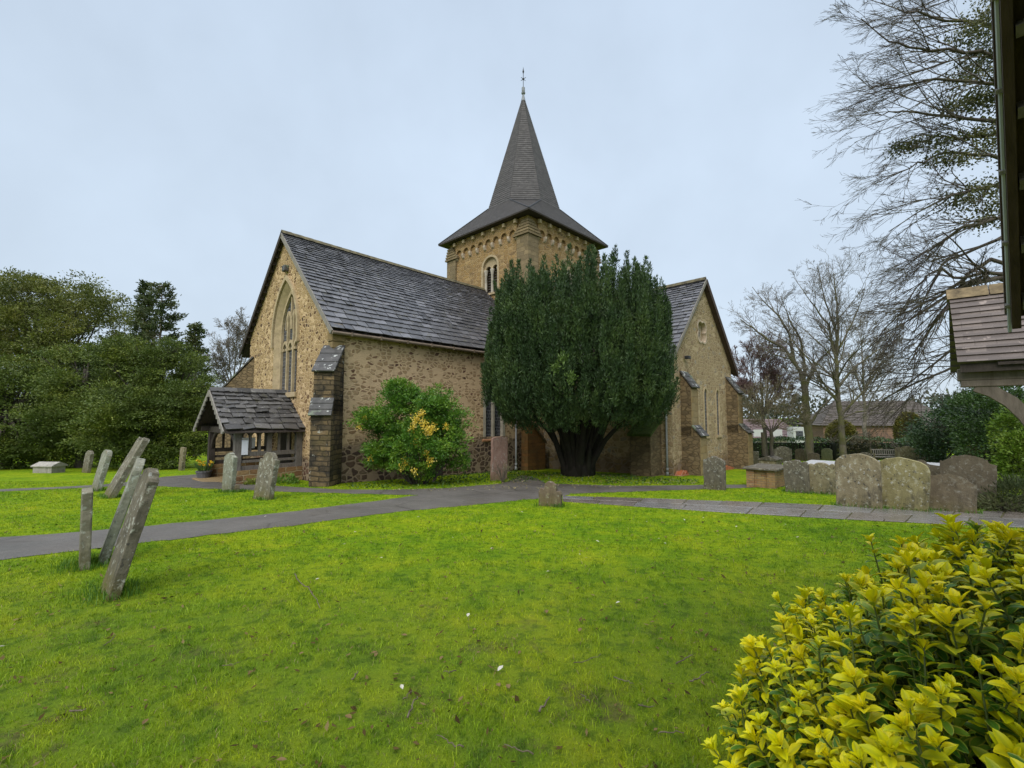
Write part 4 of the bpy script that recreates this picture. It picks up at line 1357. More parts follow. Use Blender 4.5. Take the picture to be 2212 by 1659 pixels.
# ------------------------------------------------------------------ gravestones
def m_grave(name, c0, c1, lich=0.5, lc=(0.48, 0.49, 0.43), black=0.4, moss=0.4, orange=0.1, scale=1.0):
    t = T(name, 0.9, 0.2)
    o = t.obj()
    v = t._vm('MULTIPLY', o, (1.0, 1.0, 0.45))
    c = t.ramp(t.noise(5 * scale, 6, v, 0.7), [(0.3, c0), (0.7, c1)])
    c = t.mix(t.math('MULTIPLY', t.step(t.noise(3.1, 6, v, 0.7), 0.48, 0.7), black), c, (0.045, 0.042, 0.036))
    c = t.mix(t.math('MULTIPLY', t.step(t.noise(13 * scale, 5, o, 0.65), 0.60, 0.66), black), c, (0.05, 0.047, 0.04))
    c = t.mix(t.math('MULTIPLY', t.step(t.noise(7.5 * scale, 6, o, 0.7), 0.55, 0.63), lich), c, lc)
    c = t.mix(t.math('MULTIPLY', t.step(t.noise(15 * scale, 4, t._vm('ADD', o, (3, 1, 2)), 0.6), 0.62, 0.66), lich * 0.8), c, (0.52, 0.53, 0.50))
    c = t.mix(t.math('MULTIPLY', t.step(t.noise(3.4, 5, t._vm('ADD', o, (7, 3, 1)), 0.6), 0.6, 0.7), orange), c, (0.24, 0.13, 0.04))
    zz = t.math('ADD', t.sepz(o), t.math('MULTIPLY', t.noise(4, 4, o), 0.35))
    c = t.mix(t.math('MULTIPLY', t.step(t.noise(5.5, 6, t._vm('MULTIPLY', t._vm('ADD', o, (2, 5, 0)), (1.6, 1.6, 0.22)), 0.7), 0.5, 0.68), 0.55), c, t.mix(1.0, c, (0.42, 0.42, 0.4), 'MULTIPLY'))
    c = t.mix(t.math('MULTIPLY', t.step(zz, 0.5, 0.15), moss), c, (0.12, 0.105, 0.02))
    t.col(c)
    t.bump(t.math('ADD', t.noise(20, 6, o, 0.7), t.noise(6, 4, o)), 0.7, 0.02)
    return t.m
g_tan = m_grave('lichened tan gravestone', (0.145, 0.12, 0.07), (0.27, 0.228, 0.14), 0.55, (0.38, 0.365, 0.26), 1.0, 0.3, 0.1)
g_yel = m_grave('yellow lichened gravestone', (0.16, 0.14, 0.062), (0.29, 0.255, 0.125), 0.5, (0.42, 0.41, 0.31), 0.85, 0.3, 0.1)
g_brown = m_grave('dark brown gravestone', (0.07, 0.057, 0.038), (0.128, 0.105, 0.07), 0.2, (0.3, 0.3, 0.25), 0.3, 0.3, 0.0)
g_dark = m_grave('blackened gravestone', (0.075, 0.066, 0.05), (0.17, 0.148, 0.108), 0.5, (0.33, 0.32, 0.26), 0.7, 0.2, 0.05)
g_pale = m_grave('pale green lichened gravestone', (0.17, 0.165, 0.12), (0.29, 0.29, 0.225), 0.6, (0.42, 0.46, 0.40), 0.5, 0.5, 0.25)
g_strip2 = m_grave('dark streaked gravestone', (0.075, 0.066, 0.046), (0.19, 0.168, 0.12), 0.6, (0.44, 0.45, 0.37), 0.8, 0.8, 0.05)
g_brown2 = m_grave('russet brown gravestone', (0.092, 0.073, 0.047), (0.16, 0.13, 0.085), 0.25, (0.33, 0.33, 0.27), 0.5, 0.3, 0.0)
g_mossy = m_grave('mossy grey gravestone', (0.14, 0.125, 0.085), (0.25, 0.23, 0.165), 0.5, (0.40, 0.42, 0.35), 0.5, 0.7, 0.2)
g_strip = m_grave('streaked grey gravestone', (0.10, 0.088, 0.06), (0.22, 0.198, 0.145), 0.5, (0.48, 0.48, 0.40), 0.5, 0.7, 0.05)
g_white = m_grave('white limestone tomb', (0.28, 0.26, 0.225), (0.42, 0.395, 0.35), 0.2, (0.6, 0.6, 0.55), 0.25, 0.2, 0.0)
g_pink = m_grave('pink stained slab', (0.26, 0.155, 0.12), (0.36, 0.235, 0.19), 0.35, (0.5, 0.48, 0.44), 0.25, 0.5, 0.2)

def profile(kind, w, h):
    a = w / 2
    n = 12
    arc = lambda cx, cz, rx, rz, t0, t1, k=n: [(cx + rx * cos(t), cz + rz * sin(t)) for t in np.linspace(t0, t1, k)]
    if kind == 'round':
        top = arc(0, h - a * 0.55, a, a * 0.55, 0, pi)
    elif kind == 'shoulder':                               # round head between square shoulders
        s = h - a * 0.62
        top = [(a, s)] + [(a * 0.72, s)] + arc(0, s, a * 0.66, a * 0.62, 0, pi) + [(-a * 0.72, s), (-a, s)]
    elif kind == 'ogee':                                   # hollow shoulders rising to a low round head
        s = h - 0.17 * w
        top = [(a, s - 0.02)] + arc(a, s + 0.12 * w, 0.34 * a, 0.13 * w, -pi / 2, -pi, 6) + arc(0, h - 0.10 * w, 0.62 * a, 0.10 * w, 0.15, pi - 0.15) + arc(-a, s + 0.12 * w, 0.34 * a, 0.13 * w, 0, -pi / 2, 6) + [(-a, s - 0.02)]
    elif kind == 'flat':
        top = arc(0, h - 0.05 * w, a, 0.05 * w, 0, pi, 8)
    elif kind == 'scroll':                                 # raised centre with scrolled corners
        s = h - 0.14 * w
        top = [(a, s - 0.06 * w)] + arc(a * 0.78, s - 0.02 * w, a * 0.22, 0.10 * w, 0, pi * 0.8, 6) + arc(0, s, a * 0.5, 0.14 * w, 0.2, pi - 0.2) + arc(-a * 0.78, s - 0.02 * w, a * 0.22, 0.10 * w, pi * 0.2, pi, 6) + [(-a, s - 0.06 * w)]
    elif kind == 'swan':                                   # dips in the middle
        s = h - 0.12 * w
        top = [(a, s)] + arc(a * 0.7, s, a * 0.3, 0.12 * w, 0, pi, 7) + arc(0, s + 0.02, a * 0.4, -0.05 * w, 0.1, pi - 0.1, 5) + arc(-a * 0.7, s, a * 0.3, 0.12 * w, 0, pi, 7) + [(-a, s)]
    elif kind == 'stump':
        top = [(a, h * 0.5), (a * 0.9, h * 0.62), (a * 0.62, h * 0.6), (a * 0.5, h * 0.86), (a * 0.2, h * 0.98), (-a * 0.15, h), (-a * 0.45, h * 0.9), (-a * 0.52, h * 0.68), (-a * 0.8, h * 0.72), (-a, h * 0.6)]
    elif kind == 'peak':
        top = [(a, h - 0.22 * w), (a * 0.55, h - 0.10 * w)] + arc(0, h - 0.10 * w, a * 0.4, 0.10 * w, 0, pi, 7) + [(-a * 0.55, h - 0.10 * w), (-a, h - 0.22 * w)]
    else:
        top = [(a, h), (-a, h)]
    r = np.random.default_rng(int(w * 1000 + h * 777))
    pts = [(a, -0.35)] + [(a * (1 + r.normal(0, 0.006)), z) for z in np.arange(0.1, top[0][1] - 0.04, 0.12)] + top
    pts += [(-a * (1 + r.normal(0, 0.006)), z) for z in np.arange(0.1, top[-1][1] - 0.04, 0.12)[::-1]] + [(-a, -0.35)]
    return [(x + r.normal(0, 0.006), z + r.normal(0, 0.006)) for x, z in pts]

GROUP = {}
def headstone(u, v, w, h, th, kind, mat, label, lean=0.0, tilt=0.0, yaw=0.0, group=None, name='headstone'):
    """u, v: foot of the stone in the photograph; faces along the church axis; lean tips it along that axis"""
    b = gp(u, v)
    m = M().prism(profile(kind, w, h), -E1 * th / 2, -E2, Z, E1 * th)
    me_o = m.build(name, mat, bevel=0.012, fix=True)
    me_o.location = b
    from mathutils import Matrix, Vector
    R = Matrix.Rotation(radians(yaw), 4, 'Z') @ Matrix.Rotation(radians(lean), 4, Vector(E2)) @ Matrix.Rotation(radians(tilt), 4, Vector(E1))
    me_o.rotation_euler = R.to_euler()
    tag(me_o, label, 'gravestone', group)
    TUFTS.append((b, w))
    return me_o
TUFTS = []
GL, GR, GF = 'leaning gravestones by the left path', 'old gravestones beside the flagstone path', 'far gravestones near the hedge'
HS = headstone
HS(186, 1021, 0.75, 1.0, 0.13, 'ogee', g_strip, 'small brown headstone farthest left under the dark yew trees', 6, 0, 10, GL)
HS(207, 1060, 0.62, 1.22, 0.13, 'round', g_pale, 'narrow pale blue-green headstone leaning right, behind the upright thin stone', 11, 0, 6, GL)
HS(235, 1074, 0.8, 1.68, 0.14, 'swan', g_strip, 'broad streaked headstone leaning far over, its notched top against the yews', 24, 0, 2, GL)
HS(222, 1211, 0.5, 1.3, 0.095, 'round', g_pale, 'tall leaning headstone with pale rounded top, just behind the most leaning front one', 14.5, 0, -7, GL)
HS(236, 1284, 0.52, 1.24, 0.09, 'ogee', g_strip2, 'nearest leaning headstone, dark streaked with white lichen, by the left path', 13.5, 0, 0, GL)
HS(182, 1224, 0.45, 0.93, 0.10, 'flat', g_mossy, 'thin upright headstone seen edge-on left of the nearest leaning one', -1, 0, -3, GL)
GP = 'gravestones on the grass before the porch'
HS(493, 1062, 0.52, 1.12, 0.13, 'peak', g_pale, 'pale green headstone with pointed top standing in front of the porch', 2, 0, 12, GP)
HS(568, 1078, 0.62, 1.2, 0.15, 'shoulder', g_strip, 'white-lichened shouldered headstone leaning beside the porch', 9, 0, 16, GP)
HS(511, 1063, 0.18, 0.22, 0.12, 'stump', g_brown, 'low broken stump of stone at the foot of the pale porch headstone', 3, 0, 0, GP, 'stone_stump')
HS(392, 1016, 0.42, 1.12, 0.14, 'flat', g_tan, 'narrow tan headstone seen edge-on in the shade of the yews left of the porch', 2, 0, 8, GP)
HS(1189, 1093, 0.52, 0.56, 0.17, 'stump', m_grave('mossy broken stone', (0.11, 0.08, 0.055), (0.2, 0.155, 0.1), 0.35, (0.35, 0.37, 0.2), 0.4, 0.5, 0.2), 'small broken mossy gravestone alone where the lawn meets the paths', 2, 0, 24, None)
HS(1544, 1058, 0.62, 1.02, 0.14, 'peak', g_dark, 'blackened headstone standing alone in front of the transept gable', -1, 1, 2, GR)
HS(1723, 1064, 0.62, 0.93, 0.14, 'scroll', g_dark, 'dark mottled headstone with scrolled top right of the brick chest tomb', 1, -1.5, -2, GR)
HS(1780, 1067, 0.66, 0.88, 0.14, 'scroll', g_tan, 'speckled headstone with square shoulders left of the biggest tan headstone', -2, -2, 0, GR)
HS(1856, 1096, 0.83, 1.2, 0.15, 'round', g_tan, 'big tan headstone with black mottling and round top beside the flagstones', 0, 0.5, 0, GR)
HS(1946, 1101, 0.9, 1.13, 0.15, 'round', g_yel, 'broad yellowish headstone with white lichen spots on its rounded top', 0, 4.5, -3, GR)
HS(2014, 1086, 0.72, 1.0, 0.12, 'swan', g_brown, 'dark brown headstone tilted behind the low brown one', 2, 5.5, 0, GR)
HS(2049, 1105, 0.86, 0.78, 0.12, 'ogee', g_brown2, 'low brown headstone in front of two taller dark brown stones', 6, 2, -4, GR)
HS(2090, 1097, 0.92, 1.16, 0.13, 'ogee', g_brown, 'tall wide brown headstone farthest right of the row, cracked across', 3, 3, 2, GR)
HS(2104, 1020, 1.0, 1.2, 0.14, 'ogee', m_grave('olive gravestone', (0.10, 0.09, 0.055), (0.17, 0.155, 0.1), 0.2, (0.3, 0.3, 0.22), 0.3, 0.3, 0.0), 'olive headstone half hidden behind the tall brown stone at the right', 0, 1, 0, GF)
HS(1692, 1000, 0.95, 1.0, 0.14, 'ogee', g_dark, 'wide dark headstone under the small bare tree by the hedge', 0, 0, 4, GF)
HS(1730, 995, 0.62, 0.78, 0.12, 'round', g_brown, 'rounded brown headstone left of the thick tree trunk', 0, 0, 0, GF)
HS(1758, 1000, 0.66, 0.62, 0.12, 'round', g_brown, 'low brown headstone right at the thick tree trunk', 0, 0, 0, GF)
HS(1787, 994, 0.62, 0.78, 0.12, 'round', m_grave('mossy green gravestone', (0.09, 0.10, 0.05), (0.15, 0.16, 0.085), 0.2, (0.3, 0.3, 0.22), 0.3, 0.3, 0), 'mossy green headstone between the two tree trunks', 0, 0, 0, GF)
HS(1869, 1004, 0.66, 0.72, 0.12, 'round', g_dark, 'dark rounded headstone peeping over the big tan one', 0, 0, 0, GF)
HS(1961, 1006, 1.05, 1.1, 0.14, 'scroll', g_tan, 'wide speckled headstone with square corners right of the bench', 0, 0, 0, GF)
HS(2014, 1005, 1.0, 1.02, 0.14, 'round', g_dark, 'dark round-topped headstone with white lichen streaks right of the wide speckled one', 0, 2, 0, GF)
HS(1632, 1003, 0.4, 0.75, 0.12, 'flat', g_dark, 'small dark headstone against the hedge beside the transept', 0, 0, 0, GF)
HS(1077, 1037, 0.78, 1.62, 0.1, 'flat', g_pink, 'tall pink-stained grave slab leaning against the nave wall below the window', -2, 0, 88, None, 'grave_slab')

def chest(label, px, L, Wd, h, slab, mat, slabmat, yaw=0.0, over=0.08, coped=False, piers=False):
    b = gp(*px)
    t = thing('chest_tomb', label, 'tomb', b, 'chest tombs')
    c_, s_ = cos(radians(yaw)), sin(radians(yaw))
    a = E1 * c_ + E2 * s_
    e = -E1 * s_ + E2 * c_
    m = M().box(b + Z * (h / 2 - 0.1), a * (L / 2 - (0.05 if piers else 0)), e * (Wd / 2 - (0.05 if piers else 0)), Z * (h / 2 + 0.1))
    m.build('chest', mat, t, bevel=0.01)
    if piers:
        for i in (-1, 1):
            for j in (-1, 1):
                M().box(b + a * i * (L / 2 - 0.1) + e * j * (Wd / 2 - 0.1) + Z * (h / 2 - 0.1), a * 0.115, e * 0.115, Z * (h / 2 + 0.095)).build('pier', mat, t, bevel=0.006)
    if coped:
        M().prism([(-Wd / 2 - over, h), (Wd / 2 + over, h), (Wd / 2 + over, h + 0.06), (0, h + 0.22), (-Wd / 2 - over, h + 0.06)], b - a * (L / 2 + over), e, Z, a * (L + 2 * over)).build('lid', slabmat, t, bevel=0.01)
    else:
        M().box(b + Z * (h + slab / 2), a * (L / 2 + over), e * (Wd / 2 + over), Z * slab / 2).build('lid', slabmat, t, bevel=0.02)
    TUFTS.append((b, L * 0.6))
    return t
g_slab = m_grave('grey tomb slab', (0.22, 0.20, 0.165), (0.34, 0.31, 0.26), 0.35, (0.45, 0.45, 0.4), 0.4, 0.0, 0.0)
g_wet = m_grave('wet pale tomb slab', (0.42, 0.42, 0.42), (0.52, 0.52, 0.52), 0.3, (0.55, 0.55, 0.52), 0.15, 0.0, 0.0)
chest('yellow brick chest tomb with grey stone lid beside the path', (1659, 1050), 1.55, 0.8, 0.58, 0.07, m_brick, g_dark, 0, 0.1, piers=True)
chest('brick chest tomb with a shining pale lid behind the speckled headstone', (1775, 1040), 1.7, 0.8, 0.60, 0.09, m_coursed('dull red tomb brick', 0.22, 0.075, [(0.2, 0.09, 0.06), (0.15, 0.07, 0.05)], (0.2, 0.16, 0.12), 0.2), g_wet, 0)
chest('low chest tomb whose pale wet lid shows between the dark headstones', (2034, 1045), 1.5, 0.8, 0.56, 0.09, g_brown, g_wet, 0)
chest('flat-lidded chest tomb showing between the big tan and yellowish headstones', (1896, 1040), 1.4, 0.8, 0.62, 0.08, g_brown, g_wet, 0)
chest('weathered stone chest with rounded lid behind the brick tomb', (1665, 1012), 1.15, 0.8, 0.45, 0.08, g_tan, g_dark, 0, 0.05, coped=True)
chest('white coped tomb under the yews at the far left', (106, 1021), 0.95, 0.6, 0.28, 0.06, g_white, g_white, -52, 0.06, coped=True)

# grass growing longer round the feet of the stones
r_ = np.random.default_rng(9)
tp = []
for b, w_ in TUFTS:
    if b[1] < 14:
        n = 420 if b[1] < 6 else 240
        q = np.stack([r_.normal(0, 0.13, n), r_.uniform(-w_ / 2 - 0.1, w_ / 2 + 0.1, n)], 1)
        p = b + q[:, :1] * E1 + q[:, 1:] * E2
        p[:, 2] = gz(p[:, 0], p[:, 1])
        tp.append(p)
P = np.vstack(tp)
tag(blade_mesh('long_grass', blades(P, r_.uniform(0.05, 0.13, len(P)), np.maximum(0.006, 0.001 * P[:, 1]), 0.6, 8),
    m_leaf('long grass', [(0.0, (0.05, 0.13, 0.01)), (1.0, (0.11, 0.22, 0.02))], 0.5, 0.3)), kind='stuff')

# ------------------------------------------------------------------ foliage helpers
def cards(Cn, D, L, Wd, r, flat=0.0):
    """diamond leaves: Cn base (N,3), D direction (N,3), L length, Wd width"""
    n = len(Cn)
    D = D / (np.linalg.norm(D, axis=1)[:, None] + 1e-9)
    q = r.normal(0, 1, (n, 3))
    q[:, 2] += flat * 2
    S = np.cross(D, q)
    S /= np.linalg.norm(S, axis=1)[:, None] + 1e-9
    N = np.cross(S, D)
    L = np.broadcast_to(L, n)[:, None]
    Wd = np.broadcast_to(Wd, n)[:, None]
    return np.stack([Cn, Cn + D * L * 0.45 + S * Wd * 0.5, Cn + D * L + N * L * 0.08, Cn + D * L * 0.45 - S * Wd * 0.5], 1).reshape(-1, 3)

def sph(r, n):
    v = r.normal(0, 1, (n, 3))
    return v / np.linalg.norm(v, axis=1)[:, None]

def crown(blobs, nsub, nleaf, sub_r, L, Wd, seed, droop=0.0, upb=0.3, shell=0.75, flatten=0.6):
    """foliage of many small sprays: blobs [(centre, (rx, ry, rz))] carry sprays, sprays carry leaves"""
    r = np.random.default_rng(seed)
    out = []
    vol = np.array([np.prod(b[1]) ** (2 / 3) for b in blobs])
    vol /= vol.sum()
    for (c, rad), f in zip(blobs, vol):
        n = max(3, int(nsub * f))
        d = sph(r, n)
        rr = shell + (1 - shell) * r.uniform(0, 1, n) ** 0.6
        rr *= 1 + r.normal(0, 0.05, n)
        sc = np.asarray(c) + d * np.asarray(rad) * rr[:, None]
        k = r.poisson(nleaf, n) + 2
        sd = d * [1, 1, 0.6] + [0, 0, upb - droop]
        idx = np.repeat(np.arange(n), k)
        m = len(idx)
        size = r.uniform(0.6, 1.35, n)[idx]
        off = r.normal(0, 1, (m, 3)) * [1, 1, flatten] * (sub_r * size * 0.55)[:, None]
        off += sd[idx] * (sub_r * size * r.uniform(-0.2, 0.9, m))[:, None]
        ld = sd[idx] + r.normal(0, 0.55, (m, 3)) + off / (np.linalg.norm(off, axis=1)[:, None] + 1e-6) * 0.6
        out.append(cards(sc[idx] + off, ld, L * r.uniform(0.6, 1.3, m), Wd * r.uniform(0.7, 1.3, m), r))
    return np.vstack(out)

def clumped(blobs, k, f, seed):
    """break each mass of a crown into smaller boughs"""
    r = np.random.default_rng(seed)
    out = []
    for c, rad in blobs:
        rad = np.asarray(rad)
        for d in sph(r, k):
            q = r.uniform(0.55, 0.95)
            out.append((np.asarray(c) + d * rad * q, rad * f * r.uniform(0.7, 1.25)))
    return out

class Tree:
    """branch segments collected for one tree; thick and thin kept apart"""
    def __init__(s, seed):
        s.r = np.random.default_rng(seed)
        s.a, s.b, s.ra, s.rb, s.tips = [], [], [], [], []

    def seg(s, a, b, ra, rb):
        s.a.append(a); s.b.append(b); s.ra.append(ra); s.rb.append(rb)

    def limb(s, pts, r0, r1, kids, P, lev=1):
        """a limb along given points, with children"""
        pts = [np.asarray(p, float) for p in pts]
        L = sum(np.linalg.norm(q - p) for p, q in zip(pts, pts[1:]))
        fine = [pts[0]]
        for p, q in zip(pts, pts[1:]):
            k = max(1, int(np.linalg.norm(q - p) / 0.4))
            for i in range(1, k + 1):
                fine.append(p + (q - p) * i / k + (s.r.normal(0, 0.03, 3) if i < k else 0))
        n = len(fine)
        rad = [r0 + (r1 - r0) * (i / (n - 1)) ** 0.8 for i in range(n)]
        for i in range(n - 1):
            s.seg(fine[i], fine[i + 1], rad[i], rad[i + 1])
        for j in range(kids):
            f = s.r.uniform(P.get('from', 0.3), 0.98)
            i = min(n - 2, int(f * (n - 1)))
            d = nrm(fine[i + 1] - fine[i])
            s.branch(fine[i], s.turn(d, P), L * P['lr'] * (1.15 - 0.6 * f) * s.r.uniform(0.6, 1.2), max(P['rmin'], rad[i] * P['rr']), lev, P)

    def turn(s, d, P):
        a = radians(s.r.normal(P['ang'], P['ang'] * 0.25))
        q = np.cross(d, s.r.normal(0, 1, 3))
        q = nrm(q)
        return nrm(d * cos(a) + q * sin(a))

    def branch(s, p, d, L, r, lev, P):
        n = max(3, int(7 - lev))
        trop = np.array(P['trop'])
        kids = P['kids'][lev] if lev < len(P['kids']) else 0
        pos, dr, rd = [p], [d], [r]
        for i in range(n):
            d = nrm(d + s.r.normal(0, P['wig'], 3) + trop * P['ts'])
            q = p + d * L / n
            r2 = max(P['rmin'] * 0.7, r * (1 - 0.75 / n))
            s.seg(p, q, r, r2)
            p, r = q, r2
            pos.append(p); dr.append(d); rd.append(r)
        s.tips.append((p, d))
        for j in range(kids):
            f = s.r.uniform(0.2, 1.0)
            i = min(n - 1, int(f * n))
            t = f * n - i
            q = pos[i] + (pos[i + 1] - pos[i]) * t if i < n else pos[-1]
            s.branch(q, s.turn(dr[i], P), L * P['lr2'] * (1.2 - 0.55 * f) * s.r.uniform(0.6, 1.25), max(P['rmin'], rd[i] * 0.62), lev + 1, P)

    def mesh(s, name, mat, parent, lo=0.0, hi=9.0, sides=4):
        a, b = np.array(s.a), np.array(s.b)
        ra, rb = np.array(s.ra), np.array(s.rb)
        k = (ra >= lo) & (ra < hi)
        a, b, ra, rb = a[k], b[k], ra[k], rb[k]
        d = b - a
        d /= np.linalg.norm(d, axis=1)[:, None] + 1e-9
        ref = np.where(np.abs(d[:, 2:3]) < 0.9, [[0, 0, 1.0]], [[1.0, 0, 0]])
        A = np.cross(d, ref)
        A /= np.linalg.norm(A, axis=1)[:, None] + 1e-9
        B = np.cross(d, A)
        th = np.linspace(0, 2 * pi, sides, endpoint=False)
        cA = np.cos(th)[None, :, None] * A[:, None] + np.sin(th)[None, :, None] * B[:, None]
        V = np.concatenate([a[:, None] + cA * ra[:, None, None], b[:, None] + d[:, None] * (rb * 0.3)[:, None, None] + cA * rb[:, None, None]], 1).reshape(-1, 3)
        n = len(a)
        base = np.arange(n) * 2 * sides
        F = np.concatenate([np.stack([base + i, base + sides + i, base + sides + (i + 1) % sides, base + (i + 1) % sides], 1) for i in range(sides)])
        return idx_mesh(name, V, F, mat, parent, smooth=True)

def m_bark(name, c0, c1, moss=0.4, mcol=(0.10, 0.105, 0.03)):
    t = T(name, 0.9, 0.15)
    p = t.pos()
    v = t._vm('MULTIPLY', p, (1, 1, 0.3))
    c = t.ramp(t.noise(14, 5, v, 0.7), [(0.3, c0), (0.7, c1)])
    c = t.mix(t.math('MULTIPLY', t.step(t.noise(1.6, 5, p, 0.6), 0.42, 0.62), moss), c, mcol)
    t.col(c)
    t.bump(t.noise(22, 5, v, 0.7), 0.6, 0.03)
    return t.m
b_grey = m_bark('grey bark', (0.13, 0.112, 0.092), (0.24, 0.21, 0.172), 0.3)
b_dark = m_bark('dark wet bark', (0.04, 0.034, 0.028), (0.085, 0.073, 0.06), 0.2)
b_moss = m_bark('mossy bark', (0.09, 0.077, 0.057), (0.18, 0.155, 0.115), 0.7, (0.14, 0.14, 0.045))
b_pale = m_bark('pale straw twigs', (0.13, 0.11, 0.07), (0.24, 0.205, 0.135), 0.3)
b_red = m_bark('purplish twigs', (0.15, 0.095, 0.09), (0.27, 0.185, 0.175), 0.0)

# ------------------------------------------------------------------ the big Irish yew beside the nave
YX, YY = 2.55, 18.05
yz = float(gz(YX, YY))
yew = thing('yew_tree', 'big dark green upright yew tree standing between nave and transept', 'tree', (YX, YY, yz))
r_ = np.random.default_rng(21)
zz_ = np.array([1.9, 2.3, 2.8, 3.3, 4.1, 5.0, 5.7, 6.2, 6.65, 6.95, 7.2])
rr_ = np.array([2.5, 3.2, 3.58, 3.66, 3.6, 3.46, 3.36, 3.28, 3.05, 2.6, 1.6])
def plumes(n, fr, seed, lr, leafn, lw):
    r = np.random.default_rng(seed)
    out, age = [], []
    k = 0
    while k < n:
        z = r.uniform(1.9, 7.15)
        R = np.interp(z, zz_, rr_)
        if r.uniform() > (R + 0.9) / 4.8:
            continue
        th = r.uniform(0, 2 * pi)
        lob = 1 + 0.015 * sin(5 * th + 1.0) + 0.03 * sin(11 * th + 2 + 0.5 * z)
        rho = R * lob * r.uniform(*fr) * 0.97
        c = np.array([YX + rho * cos(th), YY + rho * sin(th), yz + z])
        rel = c - P0
        if rel @ E2 > -0.45 or (rel @ E1 > 11.47 - 0.45 and rel @ E2 > -7.2 and z < 8):
            k += 1
            continue
        H = r.uniform(0.8, 2.2) * (0.75 if z < 3 else 1) * lr
        tilt = np.array([cos(th), sin(th), 0]) * (0.06 if z > 2.8 else 0.4) + np.array([*r.normal(0, 0.05, 2), 0])
        ax = nrm(tilt + Z)
        rad = r.uniform(0.09, 0.17)
        m = int(leafn * H)
        h = r.uniform(0, 1, m) ** 0.85
        env = np.minimum(1, np.minimum(h / 0.25 + 0.25, (1.02 - h) / 0.5)) ** 0.8
        ph = r.uniform(0, 2 * pi, m)
        u1 = nrm(np.cross(ax, [0.3, 0.9, 0.1]))
        u2 = np.cross(ax, u1)
        o = np.cos(ph)[:, None] * u1 + np.sin(ph)[:, None] * u2
        pp = c + ax * ((h - 0.35) * H)[:, None] + o * (rad * env * r.uniform(0.35, 1.0, m))[:, None]
        dd = o * 0.45 + ax * 0.85 + r.normal(0, 0.3, (m, 3))
        out.append(cards(pp, dd, r.uniform(0.09, 0.16, m), lw * r.uniform(0.8, 1.3, m), r))
        k += 1
    return np.vstack(out)
m_yew = m_leaf('dark yew foliage', [(0.0, (0.020, 0.042, 0.014)), (0.45, (0.038, 0.072, 0.022)), (0.8, (0.064, 0.106, 0.027)), (1.0, (0.10, 0.145, 0.036))], 0.55, 0.12, 0.55, 1.1)
poly_mesh('foliage', plumes(1000, (0.86, 1.04), 5, 0.85, 190, 0.03), 4, m_yew, yew)
sp = []
for i in range(150):
    th, q = r_.uniform(0, 2 * pi), sqrt(r_.uniform(0, 1))
    R_ = 3.35 * q
    zt = 7.0 - 0.75 * q ** 4 + r_.normal(0, 0.16)
    c = np.array([YX + R_ * cos(th), YY + R_ * sin(th), yz + zt])
    if (c - P0) @ E2 > -0.3:
        continue
    m = 150
    h = r_.uniform(-1.0, r_.uniform(0.25, 0.75), m)
    w_ = 0.13 * np.minimum(1, np.maximum(0.05, (0.75 - h) / 0.8))
    ph = r_.uniform(0, 2 * pi, m)
    o = np.stack([np.cos(ph), np.sin(ph), np.zeros(m)], 1)
    sp.append(cards(c + o * w_[:, None] + Z * h[:, None], o * 0.45 + Z * 0.9 + r_.normal(0, 0.25, (m, 3)), r_.uniform(0.09, 0.15, m), 0.03, r_))
poly_mesh('top_shoots', np.vstack(sp), 4, m_yew, yew)
poly_mesh('inner_foliage', plumes(330, (0.35, 0.84), 6, 1.0, 70, 0.06), 4, m_yew, yew)
m_young = m_leaf('pale new yew shoots', [(0.0, (0.06, 0.12, 0.02)), (1.0, (0.12, 0.18, 0.04))], 0.5, 0.2)
for (u, v, Y) in ((1200, 795, 14.2), (1216, 775, 14.2), (1235, 818, 14.2)):
    c = at(u, v, Y)
    n = 90
    poly_mesh('young_growth', cards(c + r_.normal(0, 1, (n, 3)) * [0.07, 0.05, 0.10], r_.normal(0, 0.5, (n, 3)) + [0, -0.2, 0.6], r_.uniform(0.09, 0.15, n), 0.045, r_), 4, m_young, yew)
tm = M()
for i in range(26):
    th = 2 * pi * i / 26 + r_.uniform(-0.15, 0.15)
    r0 = r_.uniform(0.1, 0.48)
    r1 = r_.uniform(0.9, 3.1)
    zt = r_.uniform(2.5, 4.5)
    z0 = r_.uniform(0.1, 0.6)
    pts = [(YX + r0 * cos(th), YY + r0 * sin(th), yz - 0.2), (YX + (r0 + 0.04) * cos(th), YY + (r0 + 0.04) * sin(th), yz + z0)]
    for f in (0.35, 0.7, 1.0):
        pts.append((YX + (r0 + (r1 - r0) * f ** 1.1) * cos(th), YY + (r0 + (r1 - r0) * f ** 1.1) * sin(th), yz + z0 + (zt - z0) * f ** 0.85))
    w0 = r_.uniform(0.1, 0.2)
    tm.tube(pts, [w0 * 1.1, w0, w0 * 0.6, w0 * 0.42, w0 * 0.25], 7)
tm.lathe((YX, YY, yz - 0.2), [(0.64, 0), (0.57, 0.35), (0.5, 0.7), (0.38, 1.0), (0.1, 1.15)], 14)
tm.build('trunk', m_bark('dark yew trunk', (0.010, 0.009, 0.007), (0.026, 0.021, 0.016), 0.3, (0.018, 0.022, 0.007)), yew, smooth=True)

